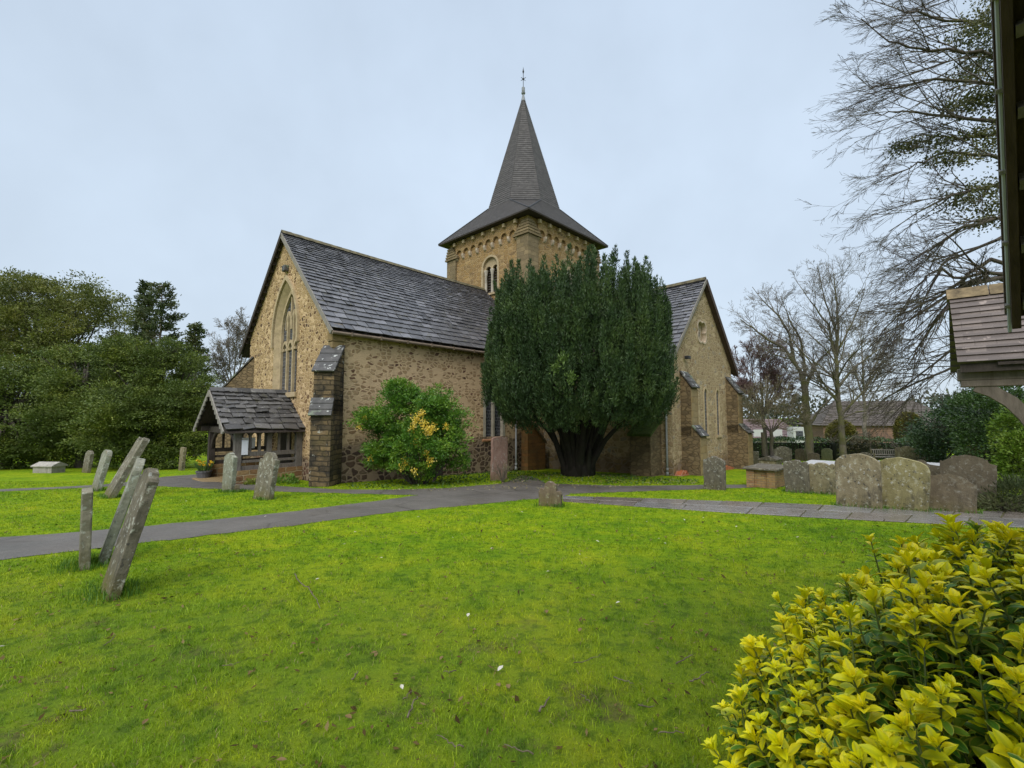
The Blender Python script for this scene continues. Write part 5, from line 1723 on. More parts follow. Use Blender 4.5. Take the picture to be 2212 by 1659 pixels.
# ------------------------------------------------------------------ flowering shrub against the nave
sb = gp(903, 1046)
shrub = thing('flowering_shrub', 'broad rounded evergreen shrub with clusters of yellow flowers against the nave', 'shrub', sb)
BY = sb[1]
def bl(u, v, ru, rv, dy=0.0, rd=None):
    c = at(u, v, BY + dy)
    k = (BY + dy) / 1000
    return (c, (ru * k, (rd if rd else ru) * k, rv * k))
bb = [bl(860, 905, 62, 60, 0.0), bl(830, 935, 62, 48, -0.1), bl(800, 925, 34, 35), bl(905, 885, 62, 42, 0.1), bl(868, 850, 22, 30), bl(850, 838, 14, 20), bl(900, 850, 26, 26), bl(955, 905, 48, 48, 0.1),
      bl(975, 945, 38, 45, 0.0), bl(920, 945, 60, 50, -0.3), bl(880, 965, 45, 40, -0.4), bl(935, 985, 28, 28, -0.5), bl(905, 1008, 38, 22, -0.4), bl(845, 985, 40, 28), bl(985, 1000, 24, 22), bl(820, 985, 30, 24)]
m_shrub = m_leaf('glossy shrub leaves', [(0.0, (0.045, 0.13, 0.014)), (0.45, (0.085, 0.195, 0.02)), (0.8, (0.16, 0.275, 0.024)), (1.0, (0.27, 0.35, 0.035))], 0.4, 0.2, 0.55, 1.6, 0.4)
poly_mesh('foliage', crown(clumped(bb, 7, 0.45, 30), 2300, 26, 0.13, 0.082, 0.038, 31, 0, 0.25, 0.6), 4, m_shrub, shrub)
fl_ = []
for (u, v, n, s) in ((903, 905, 46, 0.17), (918, 920, 42, 0.17), (895, 918, 24, 0.12), (910, 893, 24, 0.12), (934, 925, 30, 0.14), (963, 922, 20, 0.10), (777, 922, 16, 0.10), (900, 958, 26, 0.12), (875, 1000, 26, 0.14), (921, 979, 18, 0.10), (929, 996, 24, 0.12), (868, 1012, 16, 0.12), (895, 1018, 14, 0.12), (925, 935, 30, 0.13), (890, 930, 22, 0.11), (800, 990, 8, 0.08), (787, 903, 12, 0.08)):
    d = 0.95 if 850 < u < 945 and v > 880 else 0.45
    c = at(u, v, BY - d)
    fl_.append(cards(c + r_.normal(0, 1, (n * 3, 3)) * s * [0.5, 0.3, 0.5], sph(r_, n * 3) + [0, -0.5, 0.3], r_.uniform(0.05, 0.085, n * 3), 0.045, r_))
poly_mesh('flowers', np.vstack(fl_), 4, m_leaf('yellow flowers', [(0.0, (0.66, 0.48, 0.03)), (0.6, (0.78, 0.60, 0.09)), (1.0, (0.8, 0.68, 0.28))], 0.6, 0.25, 0.2), shrub)
st = Tree(41)
for i in range(16):
    th = r_.uniform(0, 2 * pi)
    q = sb + np.array([cos(th) * 0.2, sin(th) * 0.15, -0.05])
    e = sb + np.array([cos(th) * r_.uniform(0.4, 1.4), sin(th) * r_.uniform(0.2, 0.7), r_.uniform(0.7, 1.9)])
    st.limb([q, q * 0.5 + e * 0.5 + [0, 0, -0.12], e], 0.035, 0.012, 4, dict(lr=0.35, rr=0.5, rmin=0.006, ang=40, trop=(0, 0, 1), ts=0.1, wig=0.15, kids=[0, 2], lr2=0.5))
st.limb([at(935, 1040, BY - 0.3), at(955, 1012, BY - 0.2), at(968, 985, BY)], 0.045, 0.02, 5, dict(lr=0.35, rr=0.5, rmin=0.006, ang=40, trop=(0, 0, 1), ts=0.1, wig=0.15, kids=[0, 2], lr2=0.5))
st.mesh('stems', b_dark, shrub, sides=5)

def small_plant(name, label, cat, px, n, hgt, rad, stops, L, Wd, seed, group=None, flower=None):
    b = gp(*px)
    r = np.random.default_rng(seed)
    t = thing(name, label, cat, b, group)
    th = r.uniform(0, 2 * pi, n)
    rr = rad * np.sqrt(r.uniform(0, 1, n))
    p = b + np.stack([rr * np.cos(th), rr * np.sin(th), r.uniform(0, 1, n) * hgt * (1 - (rr / rad) ** 2 * 0.7)], 1)
    d = np.stack([np.cos(th) * 0.7, np.sin(th) * 0.7, r.uniform(0.3, 1.2, n)], 1) + r.normal(0, 0.3, (n, 3))
    poly_mesh('leaves', cards(p, d, L * r.uniform(0.6, 1.3, n), Wd, r), 4, m_leaf(name + ' leaves', stops, 0.5, 0.25), t)
    if flower:
        m = flower[0]
        q = b + np.stack([r.normal(0, rad * 0.55, m), r.normal(0, rad * 0.4, m), hgt * r.uniform(0.75, 1.25, m)], 1)
        q = np.repeat(q, 6, 0)
        poly_mesh('flowers', cards(q, sph(r, len(q)), 0.05, 0.035, r), 4, m_leaf(name + ' flowers', [(0, flower[1]), (1, flower[1])], 0.6, 0.2), t)
    return t
small_plant('leafy_plant', 'low bright green plant at the foot of the buttress beside the porch', 'plant', (615, 1045), 260, 0.30, 0.42, [(0, (0.05, 0.13, 0.015)), (1, (0.16, 0.26, 0.04))], 0.14, 0.05, 61, 'low plants by the porch')
small_plant('leafy_plant', 'small yellow-green plant against the porch plinth', 'plant', (548, 1046), 110, 0.18, 0.26, [(0, (0.1, 0.15, 0.02)), (1, (0.26, 0.28, 0.05))], 0.12, 0.05, 62, 'low plants by the porch')
pt = gp(440, 1035)
pot = thing('flower_pot', 'tub of yellow daffodils beside the porch entrance', 'flower pot', pt)
M().lathe(pt - Z * 0.03, [(0.2, 0), (0.26, 0.3), (0.28, 0.3), (0.28, 0.35), (0.24, 0.35), (0.22, 0.28)], 16).build('tub', m_plain('dark grey tub', (0.10, 0.10, 0.105), 0.6), pot)
n = 120
th = r_.uniform(0, 2 * pi, n)
poly_mesh('leaves', cards(pt + np.stack([0.15 * np.cos(th), 0.15 * np.sin(th), np.full(n, 0.28)], 1), np.stack([np.cos(th) * 0.5, np.sin(th) * 0.5, np.full(n, 1.0)], 1), r_.uniform(0.25, 0.5, n), 0.025, r_), 4, m_leaf('daffodil leaves', [(0, (0.06, 0.13, 0.03)), (1, (0.12, 0.2, 0.05))], 0.5, 0.2), pot)
q = np.repeat(pt + np.stack([r_.normal(0, 0.16, 13), r_.normal(0, 0.12, 13), r_.uniform(0.5, 0.72, 13)], 1), 9, 0)
poly_mesh('flowers', cards(q, sph(r_, len(q)), 0.07, 0.05, r_), 4, m_leaf('daffodil flowers', [(0, (0.7, 0.45, 0.02)), (1, (0.75, 0.55, 0.05))], 0.6, 0.2), pot)

def bare_shrub(label, px, h, n, seed, mat, spread=0.5):
    b = gp(*px)
    t = thing('bare_shrub', label, 'shrub', b)
    tr = Tree(seed)
    for i in range(n):
        th = tr.r.uniform(0, 2 * pi)
        e = b + np.array([cos(th) * spread * tr.r.uniform(0.3, 1), sin(th) * spread * tr.r.uniform(0.3, 1), h * tr.r.uniform(0.6, 1)])
        tr.limb([b, b * 0.5 + e * 0.5 + [0, 0, 0.08], e], 0.012, 0.005, 3, dict(lr=0.35, rr=0.6, rmin=0.005, ang=35, trop=(0, 0, 1), ts=0.1, wig=0.2, kids=[0, 1], lr2=0.5))
    tr.mesh('twigs', mat, t, sides=3)
bare_shrub('small bare twiggy shrub in front of the pink grave slab', (1085, 1043), 0.75, 22, 71, b_moss)

# ivy and leaf litter under the shrub and the yew
def litter(name, poly_px, n, stops, L, seed, up=0.35):
    pl_ = [tuple(gp(*q)[:2]) for q in poly_px]
    r = np.random.default_rng(seed)
    a = np.array(pl_)
    P = np.stack([r.uniform(a[:, 0].min(), a[:, 0].max(), n), r.uniform(a[:, 1].min(), a[:, 1].max(), n), np.zeros(n)], 1)
    P = P[inside(pl_, P)]
    P[:, 2] = gz(P[:, 0], P[:, 1]) + r.uniform(0.008, 0.03, len(P))
    D = np.stack([r.normal(0, 1, len(P)), r.normal(0, 1, len(P)), r.normal(0.1, up, len(P))], 1)
    tag(poly_mesh(name, cards(P, D, L * r.uniform(0.6, 1.4, len(P)), L * 0.55, r, 1.0), 4, m_leaf(name + ' leaves', stops, 0.55, 0.15, 0.2)), kind='stuff')
litter('ground_ivy', [(745, 1047), (850, 1040), (1000, 1022), (1060, 1020), (1120, 1017), (1190, 1022), (1300, 1024), (1400, 1032), (1510, 1036), (1510, 1046), (1350, 1048), (1190, 1043), (1085, 1042), (960, 1053), (850, 1056), (745, 1056)], 6500, [(0, (0.02, 0.06, 0.012)), (0.6, (0.06, 0.12, 0.015)), (1, (0.12, 0.19, 0.03))], 0.09, 81, 0.5)
litter('leaf_litter', [(800, 1057), (960, 1052), (1085, 1043), (1120, 1020), (1190, 1042), (1340, 1049), (1420, 1050), (1230, 1056), (1100, 1058), (960, 1062), (820, 1062)], 1500, [(0, (0.20, 0.15, 0.06)), (0.6, (0.30, 0.26, 0.11)), (1, (0.42, 0.38, 0.24))], 0.06, 82, 0.2)
litter('leaf_litter', [(1160, 1024), (1420, 1032), (1510, 1040), (1500, 1048), (1190, 1044)], 900, [(0, (0.16, 0.11, 0.05)), (0.6, (0.26, 0.22, 0.10)), (1, (0.36, 0.33, 0.2))], 0.06, 83, 0.2)

# ------------------------------------------------------------------ evergreens on the left
def evergreen(name, label, base, blobs, nsub, nleaf, sub_r, L, Wd, mat, seed, limbs=10, trunk=0.35, droop=0.0, upb=0.3, group=None, bark=None, shell=0.75, flat=0.6, tr_limbs=None):
    t = thing(name, label, 'tree', base, group)
    poly_mesh('foliage', crown(blobs, nsub, nleaf, sub_r, L, Wd, seed, droop, upb, shell, flat), 4, mat, t)
    tr = Tree(seed + 1)
    base = np.asarray(base, float)
    top = max(blobs, key=lambda b: b[0][2])[0]
    tr.limb([base - [0, 0, 0.3], base + (top - base) * 0.4, base + (top - base) * 0.85], trunk, trunk * 0.3, 0, dict(lr=0.3, rr=0.4, rmin=0.02, ang=50, trop=(0, 0, 1), ts=0.05, wig=0.12, kids=[0], lr2=0.5))
    for i in range(limbs):
        c, rd = blobs[i % len(blobs)]
        q = base + (top - base) * tr.r.uniform(0.15, 0.6)
        e = np.asarray(c) + sph(tr.r, 1)[0] * np.asarray(rd) * 0.85
        tr.limb([q, (q + e) / 2 + [0, 0, 0.25], e], trunk * 0.28, 0.02, 5, dict(lr=0.28, rr=0.45, rmin=0.012, ang=40, trop=(0, 0, 1), ts=0.05, wig=0.15, kids=[0, 3], lr2=0.5))
    tr.mesh('trunk', bark or b_dark, t, sides=6)
    return t
def B(u, v, Y, ru, rv, rd=None):
    k = Y / 1000
    return (at(u, v, Y), (ru * k, (rd if rd else ru) * k, rv * k))
m_holm = m_leaf('olive evergreen leaves', [(0.0, (0.062, 0.082, 0.02)), (0.5, (0.125, 0.142, 0.03)), (0.85, (0.18, 0.19, 0.034)), (1.0, (0.24, 0.198, 0.05))], 0.5, 0.2, 0.65, 0.35)
m_yew2 = m_leaf('mid green yew leaves', [(0.0, (0.048, 0.076, 0.016)), (0.5, (0.092, 0.132, 0.021)), (0.85, (0.155, 0.19, 0.026)), (1.0, (0.25, 0.27, 0.034))], 0.55, 0.15, 0.5, 0.6)
m_conif = m_leaf('conifer needles', [(0.0, (0.04, 0.06, 0.024)), (0.6, (0.07, 0.095, 0.03)), (1.0, (0.12, 0.115, 0.036))], 0.6, 0.1, 0.5, 0.6)
b0 = gp(130, 1000); b0[2] = float(gz(b0[0], 46)); b0[1] = 46.0; b0[0] = at(130, 950, 46)[0]
hb = [B(20, 660, 46, 75, 62), B(-70, 700, 46, 80, 80), B(110, 655, 47, 85, 58), B(190, 690, 46, 75, 70), B(235, 730, 45, 58, 62), B(85, 720, 44, 80, 60), B(160, 740, 43, 70, 50), B(0, 760, 44, 80, 60), B(120, 790, 44, 100, 60), B(215, 790, 44, 60, 50), B(-90, 790, 44, 90, 90), B(40, 610, 46, 40, 25), B(150, 628, 47, 50, 32)]
evergreen('broad_evergreen_tree', 'huge broad olive-green evergreen tree rising behind the yews at the left edge', b0, clumped(hb, 8, 0.36, 100), 1700, 52, 0.68, 0.25, 0.12, m_holm, 101, 34, 0.7, 0, 0.25, 'evergreen trees left of the church', b_dark, 0.6, 0.4)
def conifer(label, u, v_top, v_bot, Y, halfw, seed, skew=0.0):
    base = at(u, 960, Y)
    base[2] = float(gz(base[0], Y))
    t = thing('conifer_tree', label, 'tree', base, 'evergreen trees left of the church')
    tr = Tree(seed)
    top, bot = at(u + skew, v_top, Y), at(u, v_bot, Y)
    tr.limb([base, bot, top], 0.28, 0.03, 0, dict(lr=0.2, rr=0.4, rmin=0.02, ang=60, trop=(0, 0, 1), ts=0.0, wig=0.1, kids=[0], lr2=0.5))
    out = []
    r = tr.r
    k = Y / 1000
    z = 0.0
    n = 46
    for i in range(n):
        f = (i + 0.5) / n
        c = top + (bot - top) * f
        wmax = halfw * k * (0.16 + 0.84 * f ** 0.75)
        for j in range(4):
            th = r.uniform(0, 2 * pi)
            l = wmax * r.uniform(0.45, 1.1)
            e = c + np.array([cos(th), sin(th), r.uniform(-0.05, 0.35)]) * l
            tr.limb([c, (c + e) / 2 + [0, 0, -0.06 * l], e], 0.035, 0.012, 0, dict(lr=0.2, rr=0.4, rmin=0.02, ang=60, trop=(0, 0, 1), ts=0, wig=0.1, kids=[0], lr2=0.5))
            m = int(18 + 24 * l)
            s = r.uniform(0.45, 1.05, m)
            p = c + (e - c) * s[:, None] + r.normal(0, 0.11, (m, 3)) * [1, 1, 0.8]
            out.append(cards(p, (e - c) / l + r.normal(0, 0.6, (m, 3)) + [0, 0, 0.35], r.uniform(0.16, 0.3, m), 0.10, r))
    poly_mesh('foliage', np.vstack(out), 4, m_conif, t)
    tr.mesh('trunk', b_grey, t, sides=5)
conifer('tall thin conifer, left one of the pair behind the yews', 312, 611, 800, 38, 34, 111)
conifer('bushier conifer with a blunt top, right one of the tall pair', 345, 616, 860, 37, 82, 112, 4)
conifer('shorter dark conifer nearest the church behind the yews', 422, 702, 900, 35, 42, 113)
def yewb(label, u, v, blobs, nsub, seed):
    b = gp(u, v)
    return evergreen('yew_tree', label, b, clumped(blobs, 9, 0.36, seed), int(nsub * 1.05), 72, 0.36, 0.13, 0.052, m_yew2, seed, 40, 0.4, 0.1, 0.2, 'spreading yew trees left of the porch', b_dark, 0.6, 0.4)
yewb('spreading dark yew cut by the left edge of the view', 5, 1013, [B(0, 900, 24.5, 85, 90), B(30, 840, 25, 62, 70), B(-60, 880, 25, 80, 100), B(60, 930, 24, 55, 60), B(20, 970, 24, 70, 45), B(-60, 970, 24, 70, 50)], 900, 121)
yewb('middle spreading yew behind the leaning gravestones', 180, 1010, [B(120, 830, 26, 55, 70), B(160, 800, 26, 45, 55), B(200, 860, 25.5, 75, 80), B(130, 910, 25, 75, 70), B(225, 920, 25, 70, 65), B(90, 960, 25, 60, 45), B(185, 965, 24.5, 85, 45)], 1150, 122)
yewb('largest spreading yew with bright green tips nearest the porch', 340, 1008, [B(255, 800, 25.5, 55, 50), B(300, 770, 26, 50, 38), B(360, 795, 26, 60, 50), B(285, 850, 25, 75, 65), B(370, 860, 25, 70, 70), B(420, 880, 25, 40, 60), B(330, 910, 24.5, 95, 62), B(425, 935, 24.5, 36, 50), B(280, 950, 24.5, 80, 45), B(390, 965, 24.5, 62, 42)], 1700, 123)
# trailing lower boughs
# ------------------------------------------------------------------ bare trees
PB = dict(lr=0.42, rr=0.5, rmin=0.0075, ang=38, trop=(0, 0, 1), ts=0.03, wig=0.11, kids=[0, 6, 5, 4], lr2=0.58)
def bare_tree(label, base_px, Y, limbs, P, seed, mats=(b_grey, b_grey), group='bare trees right of the church', split=0.035, name='bare_tree', base=None):
    if base is None:
        base = at(base_px[0], base_px[1], Y)
        base[2] = float(gz(base[0], Y))
    t = thing(name, label, 'tree', base, group)
    tr = Tree(seed)
    for pts, r0, r1, kids in limbs:
        q = [at(u, v, Y + (dy if len(w_) else 0)) for (u, v, *w_) in pts for dy in (w_[0] if w_ else 0,)]
        if abs(q[0][2] - base[2]) < 0.6:
            q[0][2] = base[2] - 0.2
        tr.limb(q, r0, r1, kids, P)
    tr.mesh('trunk', mats[0], t, split, 9, 7)
    tr.mesh('twigs', mats[1], t, 0, split, 3)
    return t
PA = dict(PB, lr=0.36, kids=[0, 6, 4, 3], rmin=0.0065)
bare_tree('bare spreading tree with thick mossy trunk, left of the two big ones', (1752, 988), 29,
          [([(1752, 990), (1746, 930), (1742, 880), (1738, 835)], 0.27, 0.19, 2),
           ([(1740, 850), (1728, 800), (1690, 750), (1660, 735), (1600, 690)], 0.15, 0.03, 12),
           ([(1720, 790), (1705, 720), (1680, 680), (1640, 640), (1625, 620)], 0.11, 0.02, 12),
           ([(1740, 850), (1738, 790), (1728, 730), (1705, 690), (1690, 650)], 0.14, 0.02, 12),
           ([(1738, 840), (1760, 790), (1790, 760), (1812, 735)], 0.13, 0.03, 10),
           ([(1745, 905), (1715, 880), (1670, 868), (1630, 860)], 0.08, 0.02, 9),
           ([(1746, 920), (1775, 880), (1810, 850), (1850, 845)], 0.1, 0.02, 9)], PA, 201, (b_moss, b_grey))
bare_tree('tall straight bare tree, right of the two big ones', (1822, 990), 27,
          [([(1822, 992), (1818, 930), (1810, 850), (1808, 760), (1810, 690), (1806, 640), (1800, 590)], 0.21, 0.025, 24),
           ([(1808, 800), (1790, 700), (1750, 650), (1715, 600)], 0.09, 0.015, 12),
           ([(1808, 730), (1790, 670), (1775, 620), (1765, 575)], 0.07, 0.015, 9),
           ([(1808, 840), (1850, 790), (1890, 760), (1930, 740)], 0.09, 0.02, 10),
           ([(1812, 870), (1770, 830), (1740, 810), (1700, 800)], 0.07, 0.02, 9),
           ([(1808, 760), (1840, 700), (1860, 650), (1870, 610)], 0.07, 0.015, 10),
           ([(1815, 905), (1850, 890), (1900, 885), (1940, 870)], 0.06, 0.015, 8),
           ([(1820, 960), (1840, 945), (1862, 938), (1880, 950)], 0.045, 0.012, 5)], PA, 202, (b_moss, b_grey))
bare_tree('bare tree behind and between the two big ones', (1870, 985), 38,
          [([(1870, 985), (1868, 900), (1866, 830), (1862, 760), (1860, 720)], 0.2, 0.03, 20),
           ([(1866, 850), (1890, 790), (1915, 740), (1930, 720)], 0.1, 0.02, 12),
           ([(1866, 860), (1845, 800), (1830, 760)], 0.09, 0.02, 10)], dict(PA, rmin=0.014), 203)
bare_tree('purplish bare ornamental tree close behind the transept', (1655, 985), 31,
          [([(1655, 985), (1652, 930), (1645, 890)], 0.14, 0.1, 0)] +
          [([(1648, 900), (1648 + dx * 0.5, 840), (1648 + dx, vt)], 0.06, 0.012, 14) for dx, vt in ((-60, 760), (-35, 735), (-10, 725), (20, 730), (45, 745), (65, 770), (80, 800), (-70, 800), (-50, 830), (0, 760), (-80, 850), (70, 840), (30, 780))],
          dict(PB, lr=0.34, kids=[0, 7, 6], ang=34, rmin=0.013), 204, (b_dark, b_red))
bare_tree('small straw-coloured pollarded tree in front of the hedge', (1668, 985), 24,
          [([(1668, 985), (1668, 950), (1665, 930)], 0.10, 0.085, 0), ([(1652, 985), (1650, 960), (1648, 935)], 0.13, 0.10, 0)] +
          [([(1666, 935), (1664 + dx * 0.55, 900), (1664 + dx, vt)], 0.035, 0.01, 12) for dx, vt in ((-75, 862), (-55, 830), (-35, 815), (-10, 810), (15, 808), (40, 822), (60, 850), (75, 880), (-65, 890), (90, 905))],
          dict(PB, lr=0.34, kids=[0, 5, 4], ang=36, rmin=0.009), 205, (b_dark, b_pale))
bare_tree('bare grey tree behind the church left of the nave gable', (500, 985), 44,
          [([(500, 1000), (500, 900), (502, 840)], 0.25, 0.16, 2)] +
          [([(501, 850), (500 + dx * 0.5, 790), (500 + dx, vt)], 0.09, 0.015, 14) for dx, vt in ((-48, 770), (-30, 730), (-8, 705), (15, 690), (38, 690), (50, 730), (-50, 800))],
          dict(PA, rmin=0.015), 206, group='bare trees left of the church')
# the great overhanging tree, trunk behind the lychgate
b_over = m_bark('dark bark of the overhanging tree', (0.05, 0.04, 0.034), (0.105, 0.088, 0.074), 0.3)
PD = dict(lr=0.46, rr=0.52, rmin=0.0055, ang=24, trop=(-0.5, 0, -0.25), ts=0.035, wig=0.075, kids=[0, 5, 4, 2], lr2=0.54)
OY = 15.5
ol = [([(2290, 1000), (2270, 800), (2255, 500), (2240, 200), (2225, -80), (2215, -300)], 0.42, 0.12, 0)]
for (pts, r0, k) in (
    ([(2250, 520), (2160, 470), (2080, 490), (2010, 540), (1960, 570)], 0.10, 12), ([(2255, 640), (2160, 600), (2080, 620), (2030, 680), (1990, 740), (1960, 790)], 0.12, 14),
    ([(2250, 590), (2140, 590), (2060, 600), (2035, 580), (2000, 640), (1975, 720)], 0.09, 12),
    ([(2255, 730), (2150, 700), (2050, 760), (1960, 830), (1900, 870)], 0.09, 12), ([(2262, 820), (2150, 760), (2020, 810), (1930, 850), (1860, 905)], 0.07, 10),
    ([(2245, 430), (2150, 400), (2060, 420), (1980, 460), (1920, 500)], 0.09, 12), ([(2240, 360), (2140, 335), (2040, 330), (1950, 370), (1880, 400)], 0.08, 12),
    ([(2238, 300), (2140, 260), (2040, 250), (1950, 240), (1890, 250)], 0.085, 12), ([(2235, 200), (2130, 180), (2020, 170), (1930, 190), (1850, 210)], 0.09, 12),
    ([(2230, 160), (2120, 110), (2010, 110), (1920, 90), (1860, 40)], 0.09, 13), ([(2228, 90), (2120, 50), (2020, 40), (1940, 20), (1880, 0)], 0.08, 11),
    ([(2225, 0), (2120, -20), (2010, -10), (1930, -40)], 0.08, 11), ([(2245, 470), (2150, 520), (2050, 560), (1980, 620), (1930, 700)], 0.08, 12),
    ([(2250, 600), (2140, 560), (2030, 640), (1940, 680), (1870, 760)], 0.08, 12), ([(2240, 300), (2150, 290), (2070, 300), (1990, 290), (1920, 320)], 0.07, 10)):
    ol.append(([(u, v, random.uniform(-1.0, 1.0) * 0.6 if i else 0.0) for i, (u, v) in enumerate(pts)], r0, 0.014, k + 3))
ob = at(2290, 1000, OY); ob[2] = float(gz(ob[0], OY))
big = bare_tree('great ivy-clad bare tree sweeping its branches in behind the lychgate', None, OY, ol, PD, 207, (b_over, b_over), None, 0.03, 'overhanging_tree', ob)
iv = []
r_ = np.random.default_rng(77)
for (pts, w_, dens) in (([(2260, 800), (2225, -60)], 0.75, 1500), ([(2160, -40), (2150, 60), (2135, 180)], 0.55, 600), ([(2150, 200), (2120, 210), (2085, 225)], 0.4, 300), ([(2150, 40), (2100, 60), (2060, 90)], 0.45, 330), ([(2160, 130), (2090, 150), (2055, 190)], 0.45, 380), ([(2170, 215), (2080, 222), (2040, 235)], 0.32, 330), ([(2160, 275), (2060, 300), (1980, 310), (1930, 325)], 0.22, 480),
                       ([(2160, 300), (2080, 345), (2010, 345)], 0.32, 420), ([(2165, 400), (2100, 420), (2050, 440)], 0.42, 480), ([(2170, 470), (2100, 480)], 0.3, 150), ([(2170, 0), (2140, 60), (2120, 120)], 0.6, 420), ([(2190, 200), (2150, 260), (2140, 330)], 0.6, 380), ([(2165, 440), (2120, 450)], 0.4, 160)):
    pl_ = [at(u, v, OY + 0.1) for u, v in pts]
    n = int(dens * 2.6)
    f = r_.uniform(0, len(pl_) - 1, n)
    i = np.minimum(f.astype(int), len(pl_) - 2)
    a = np.array(pl_)
    p = a[i] + (a[i + 1] - a[i]) * (f - i)[:, None] + r_.normal(0, 1, (n, 3)) * [w_ * 0.7, w_ * 0.7, w_ * 0.55]
    iv.append(cards(p, r_.normal(0, 1, (n, 3)) + [0, -0.2, -0.3], r_.uniform(0.07, 0.13, n), 0.06, r_))
poly_mesh('ivy', np.vstack(iv), 4, m_leaf('ivy leaves', [(0, (0.04, 0.05, 0.016)), (0.6, (0.09, 0.10, 0.03)), (1, (0.17, 0.15, 0.05))], 0.45, 0.2, 0.5, 0.8), big)

# ------------------------------------------------------------------ hedge, bushes, topiary, houses on the right
def hedge(label, pts_px, Y0, h, wd, n, mat, seed, group=None):
    r = np.random.default_rng(seed)
    P_ = [at(u, 950, y) for u, y in pts_px]
    for p in P_:
        p[2] = float(gz(p[0], p[1]))
    t = thing('hedge', label, 'hedge', P_[0], group)
    out = []
    for a, b in zip(P_, P_[1:]):
        L = np.linalg.norm(b - a)
        m = int(n * L)
        ax = (b - a) / L
        sd = nrm(np.cross(ax, Z))
        f = r.uniform(0, 1, m)
        hh = h * (1 + 0.05 * np.sin(f * L * 2.1) + 0.03 * np.sin(f * L * 5.3))
        k = r.integers(0, 3, m)
        s = np.where(k == 0, -1, np.where(k == 1, r.uniform(-1, 1, m), 1)) * wd / 2 + r.normal(0, 0.05, m)
        z = np.where(k == 1, hh, r.uniform(0, 1, m) * hh) + r.normal(0, 0.05, m)
        p = a + ax * (f * L)[:, None] + sd * s[:, None] + Z * z[:, None]
        d = sd * np.sign(s)[:, None] * (k != 1)[:, None] + Z * 0.5 + r.normal(0, 0.6, (m, 3))
        out.append(cards(p, d, r.uniform(0.10, 0.2, m), 0.09, r))
    poly_mesh('leaves', np.vstack(out), 4, mat, t)
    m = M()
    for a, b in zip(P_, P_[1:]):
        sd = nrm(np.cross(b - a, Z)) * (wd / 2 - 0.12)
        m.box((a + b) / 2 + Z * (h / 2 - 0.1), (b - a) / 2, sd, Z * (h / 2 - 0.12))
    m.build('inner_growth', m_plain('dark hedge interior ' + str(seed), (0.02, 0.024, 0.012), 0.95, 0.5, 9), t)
    return t
m_laur = m_leaf('laurel hedge leaves', [(0, (0.02, 0.05, 0.016)), (0.5, (0.04, 0.085, 0.022)), (0.85, (0.07, 0.13, 0.03)), (1, (0.14, 0.2, 0.07))], 0.4, 0.12, 0.4, 0.8, 0.45)
m_brhedge = m_leaf('brownish hedge leaves', [(0, (0.05, 0.042, 0.02)), (0.6, (0.085, 0.075, 0.03)), (1, (0.08, 0.11, 0.03))], 0.6, 0.1, 0.5, 0.8)
hedge('long clipped laurel hedge behind the far gravestones', [(1560, 33), (1720, 32), (1850, 32), (2020, 31)], 32, 1.32, 1.0, 330, m_laur, 301, 'hedges behind the churchyard')
hedge('brownish stretch of clipped hedge behind the tall straight bare tree', [(1800, 30.9), (1890, 30.6)], 31, 1.30, 0.8, 420, m_brhedge, 302, 'hedges behind the churchyard')

def bush(label, px, blobs, nsub, nleaf, sr, L, Wd, mat, seed, name='evergreen_bush', cat='bush', group=None, upb=0.2):
    b = gp(*px)
    t = thing(name, label, cat, b, group)
    poly_mesh('foliage', crown(blobs, nsub, nleaf, sr, L, Wd, seed, 0, upb, 0.75), 4, mat, t)
    tr = Tree(seed)
    for i in range(9):
        c, rd = blobs[i % len(blobs)]
        e = np.asarray(c) + sph(tr.r, 1)[0] * np.asarray(rd) * 0.6
        tr.limb([b + [tr.r.normal(0, 0.15), tr.r.normal(0, 0.15), -0.1], (b + e) / 2, e], 0.05, 0.015, 3, dict(PB, lr=0.3))
    tr.mesh('stems', b_dark, t, sides=5)
    return t
m_ever = m_leaf('blue green bush leaves', [(0, (0.022, 0.05, 0.022)), (0.5, (0.045, 0.085, 0.035)), (0.85, (0.085, 0.135, 0.06)), (1, (0.15, 0.19, 0.10))], 0.45, 0.12, 0.5, 0.7, 0.4)
m_ever2 = m_leaf('holly green bush leaves', [(0, (0.025, 0.055, 0.016)), (0.5, (0.05, 0.10, 0.024)), (1, (0.10, 0.16, 0.04))], 0.4, 0.12, 0.5, 0.7, 0.45)
m_lime = m_leaf('yellow green bush leaves', [(0, (0.05, 0.11, 0.012)), (0.5, (0.11, 0.19, 0.018)), (1, (0.2, 0.26, 0.04))], 0.45, 0.2, 0.5, 0.7)
GB_ = 'evergreen bushes along the right boundary'
bush('dark rounded evergreen bush left of the right-hand screen', (2040, 1000), [B(2040, 930, 24, 48, 42), B(2010, 950, 24, 30, 32), B(2075, 900, 24, 42, 45), B(2060, 965, 23.5, 55, 32), B(2105, 880, 24, 38, 38)], 560, 26, 0.28, 0.14, 0.06, m_ever, 311, group=GB_)
bush('tall grey-green evergreen bush behind the rightmost headstones', (2125, 1010), [B(2120, 905, 21, 52, 55), B(2160, 880, 21, 48, 45), B(2140, 960, 20.5, 48, 55), B(2185, 930, 21, 48, 60)], 640, 26, 0.26, 0.13, 0.055, m_ever2, 312, group=GB_)
bush('bright green bush at the right edge under the lychgate brace', (2205, 1040), [B(2200, 940, 15.5, 30, 45), B(2215, 985, 15, 36, 48), B(2235, 910, 15.5, 40, 40), B(2200, 1010, 15, 26, 30)], 420, 26, 0.2, 0.10, 0.05, m_lime, 313, group=GB_)
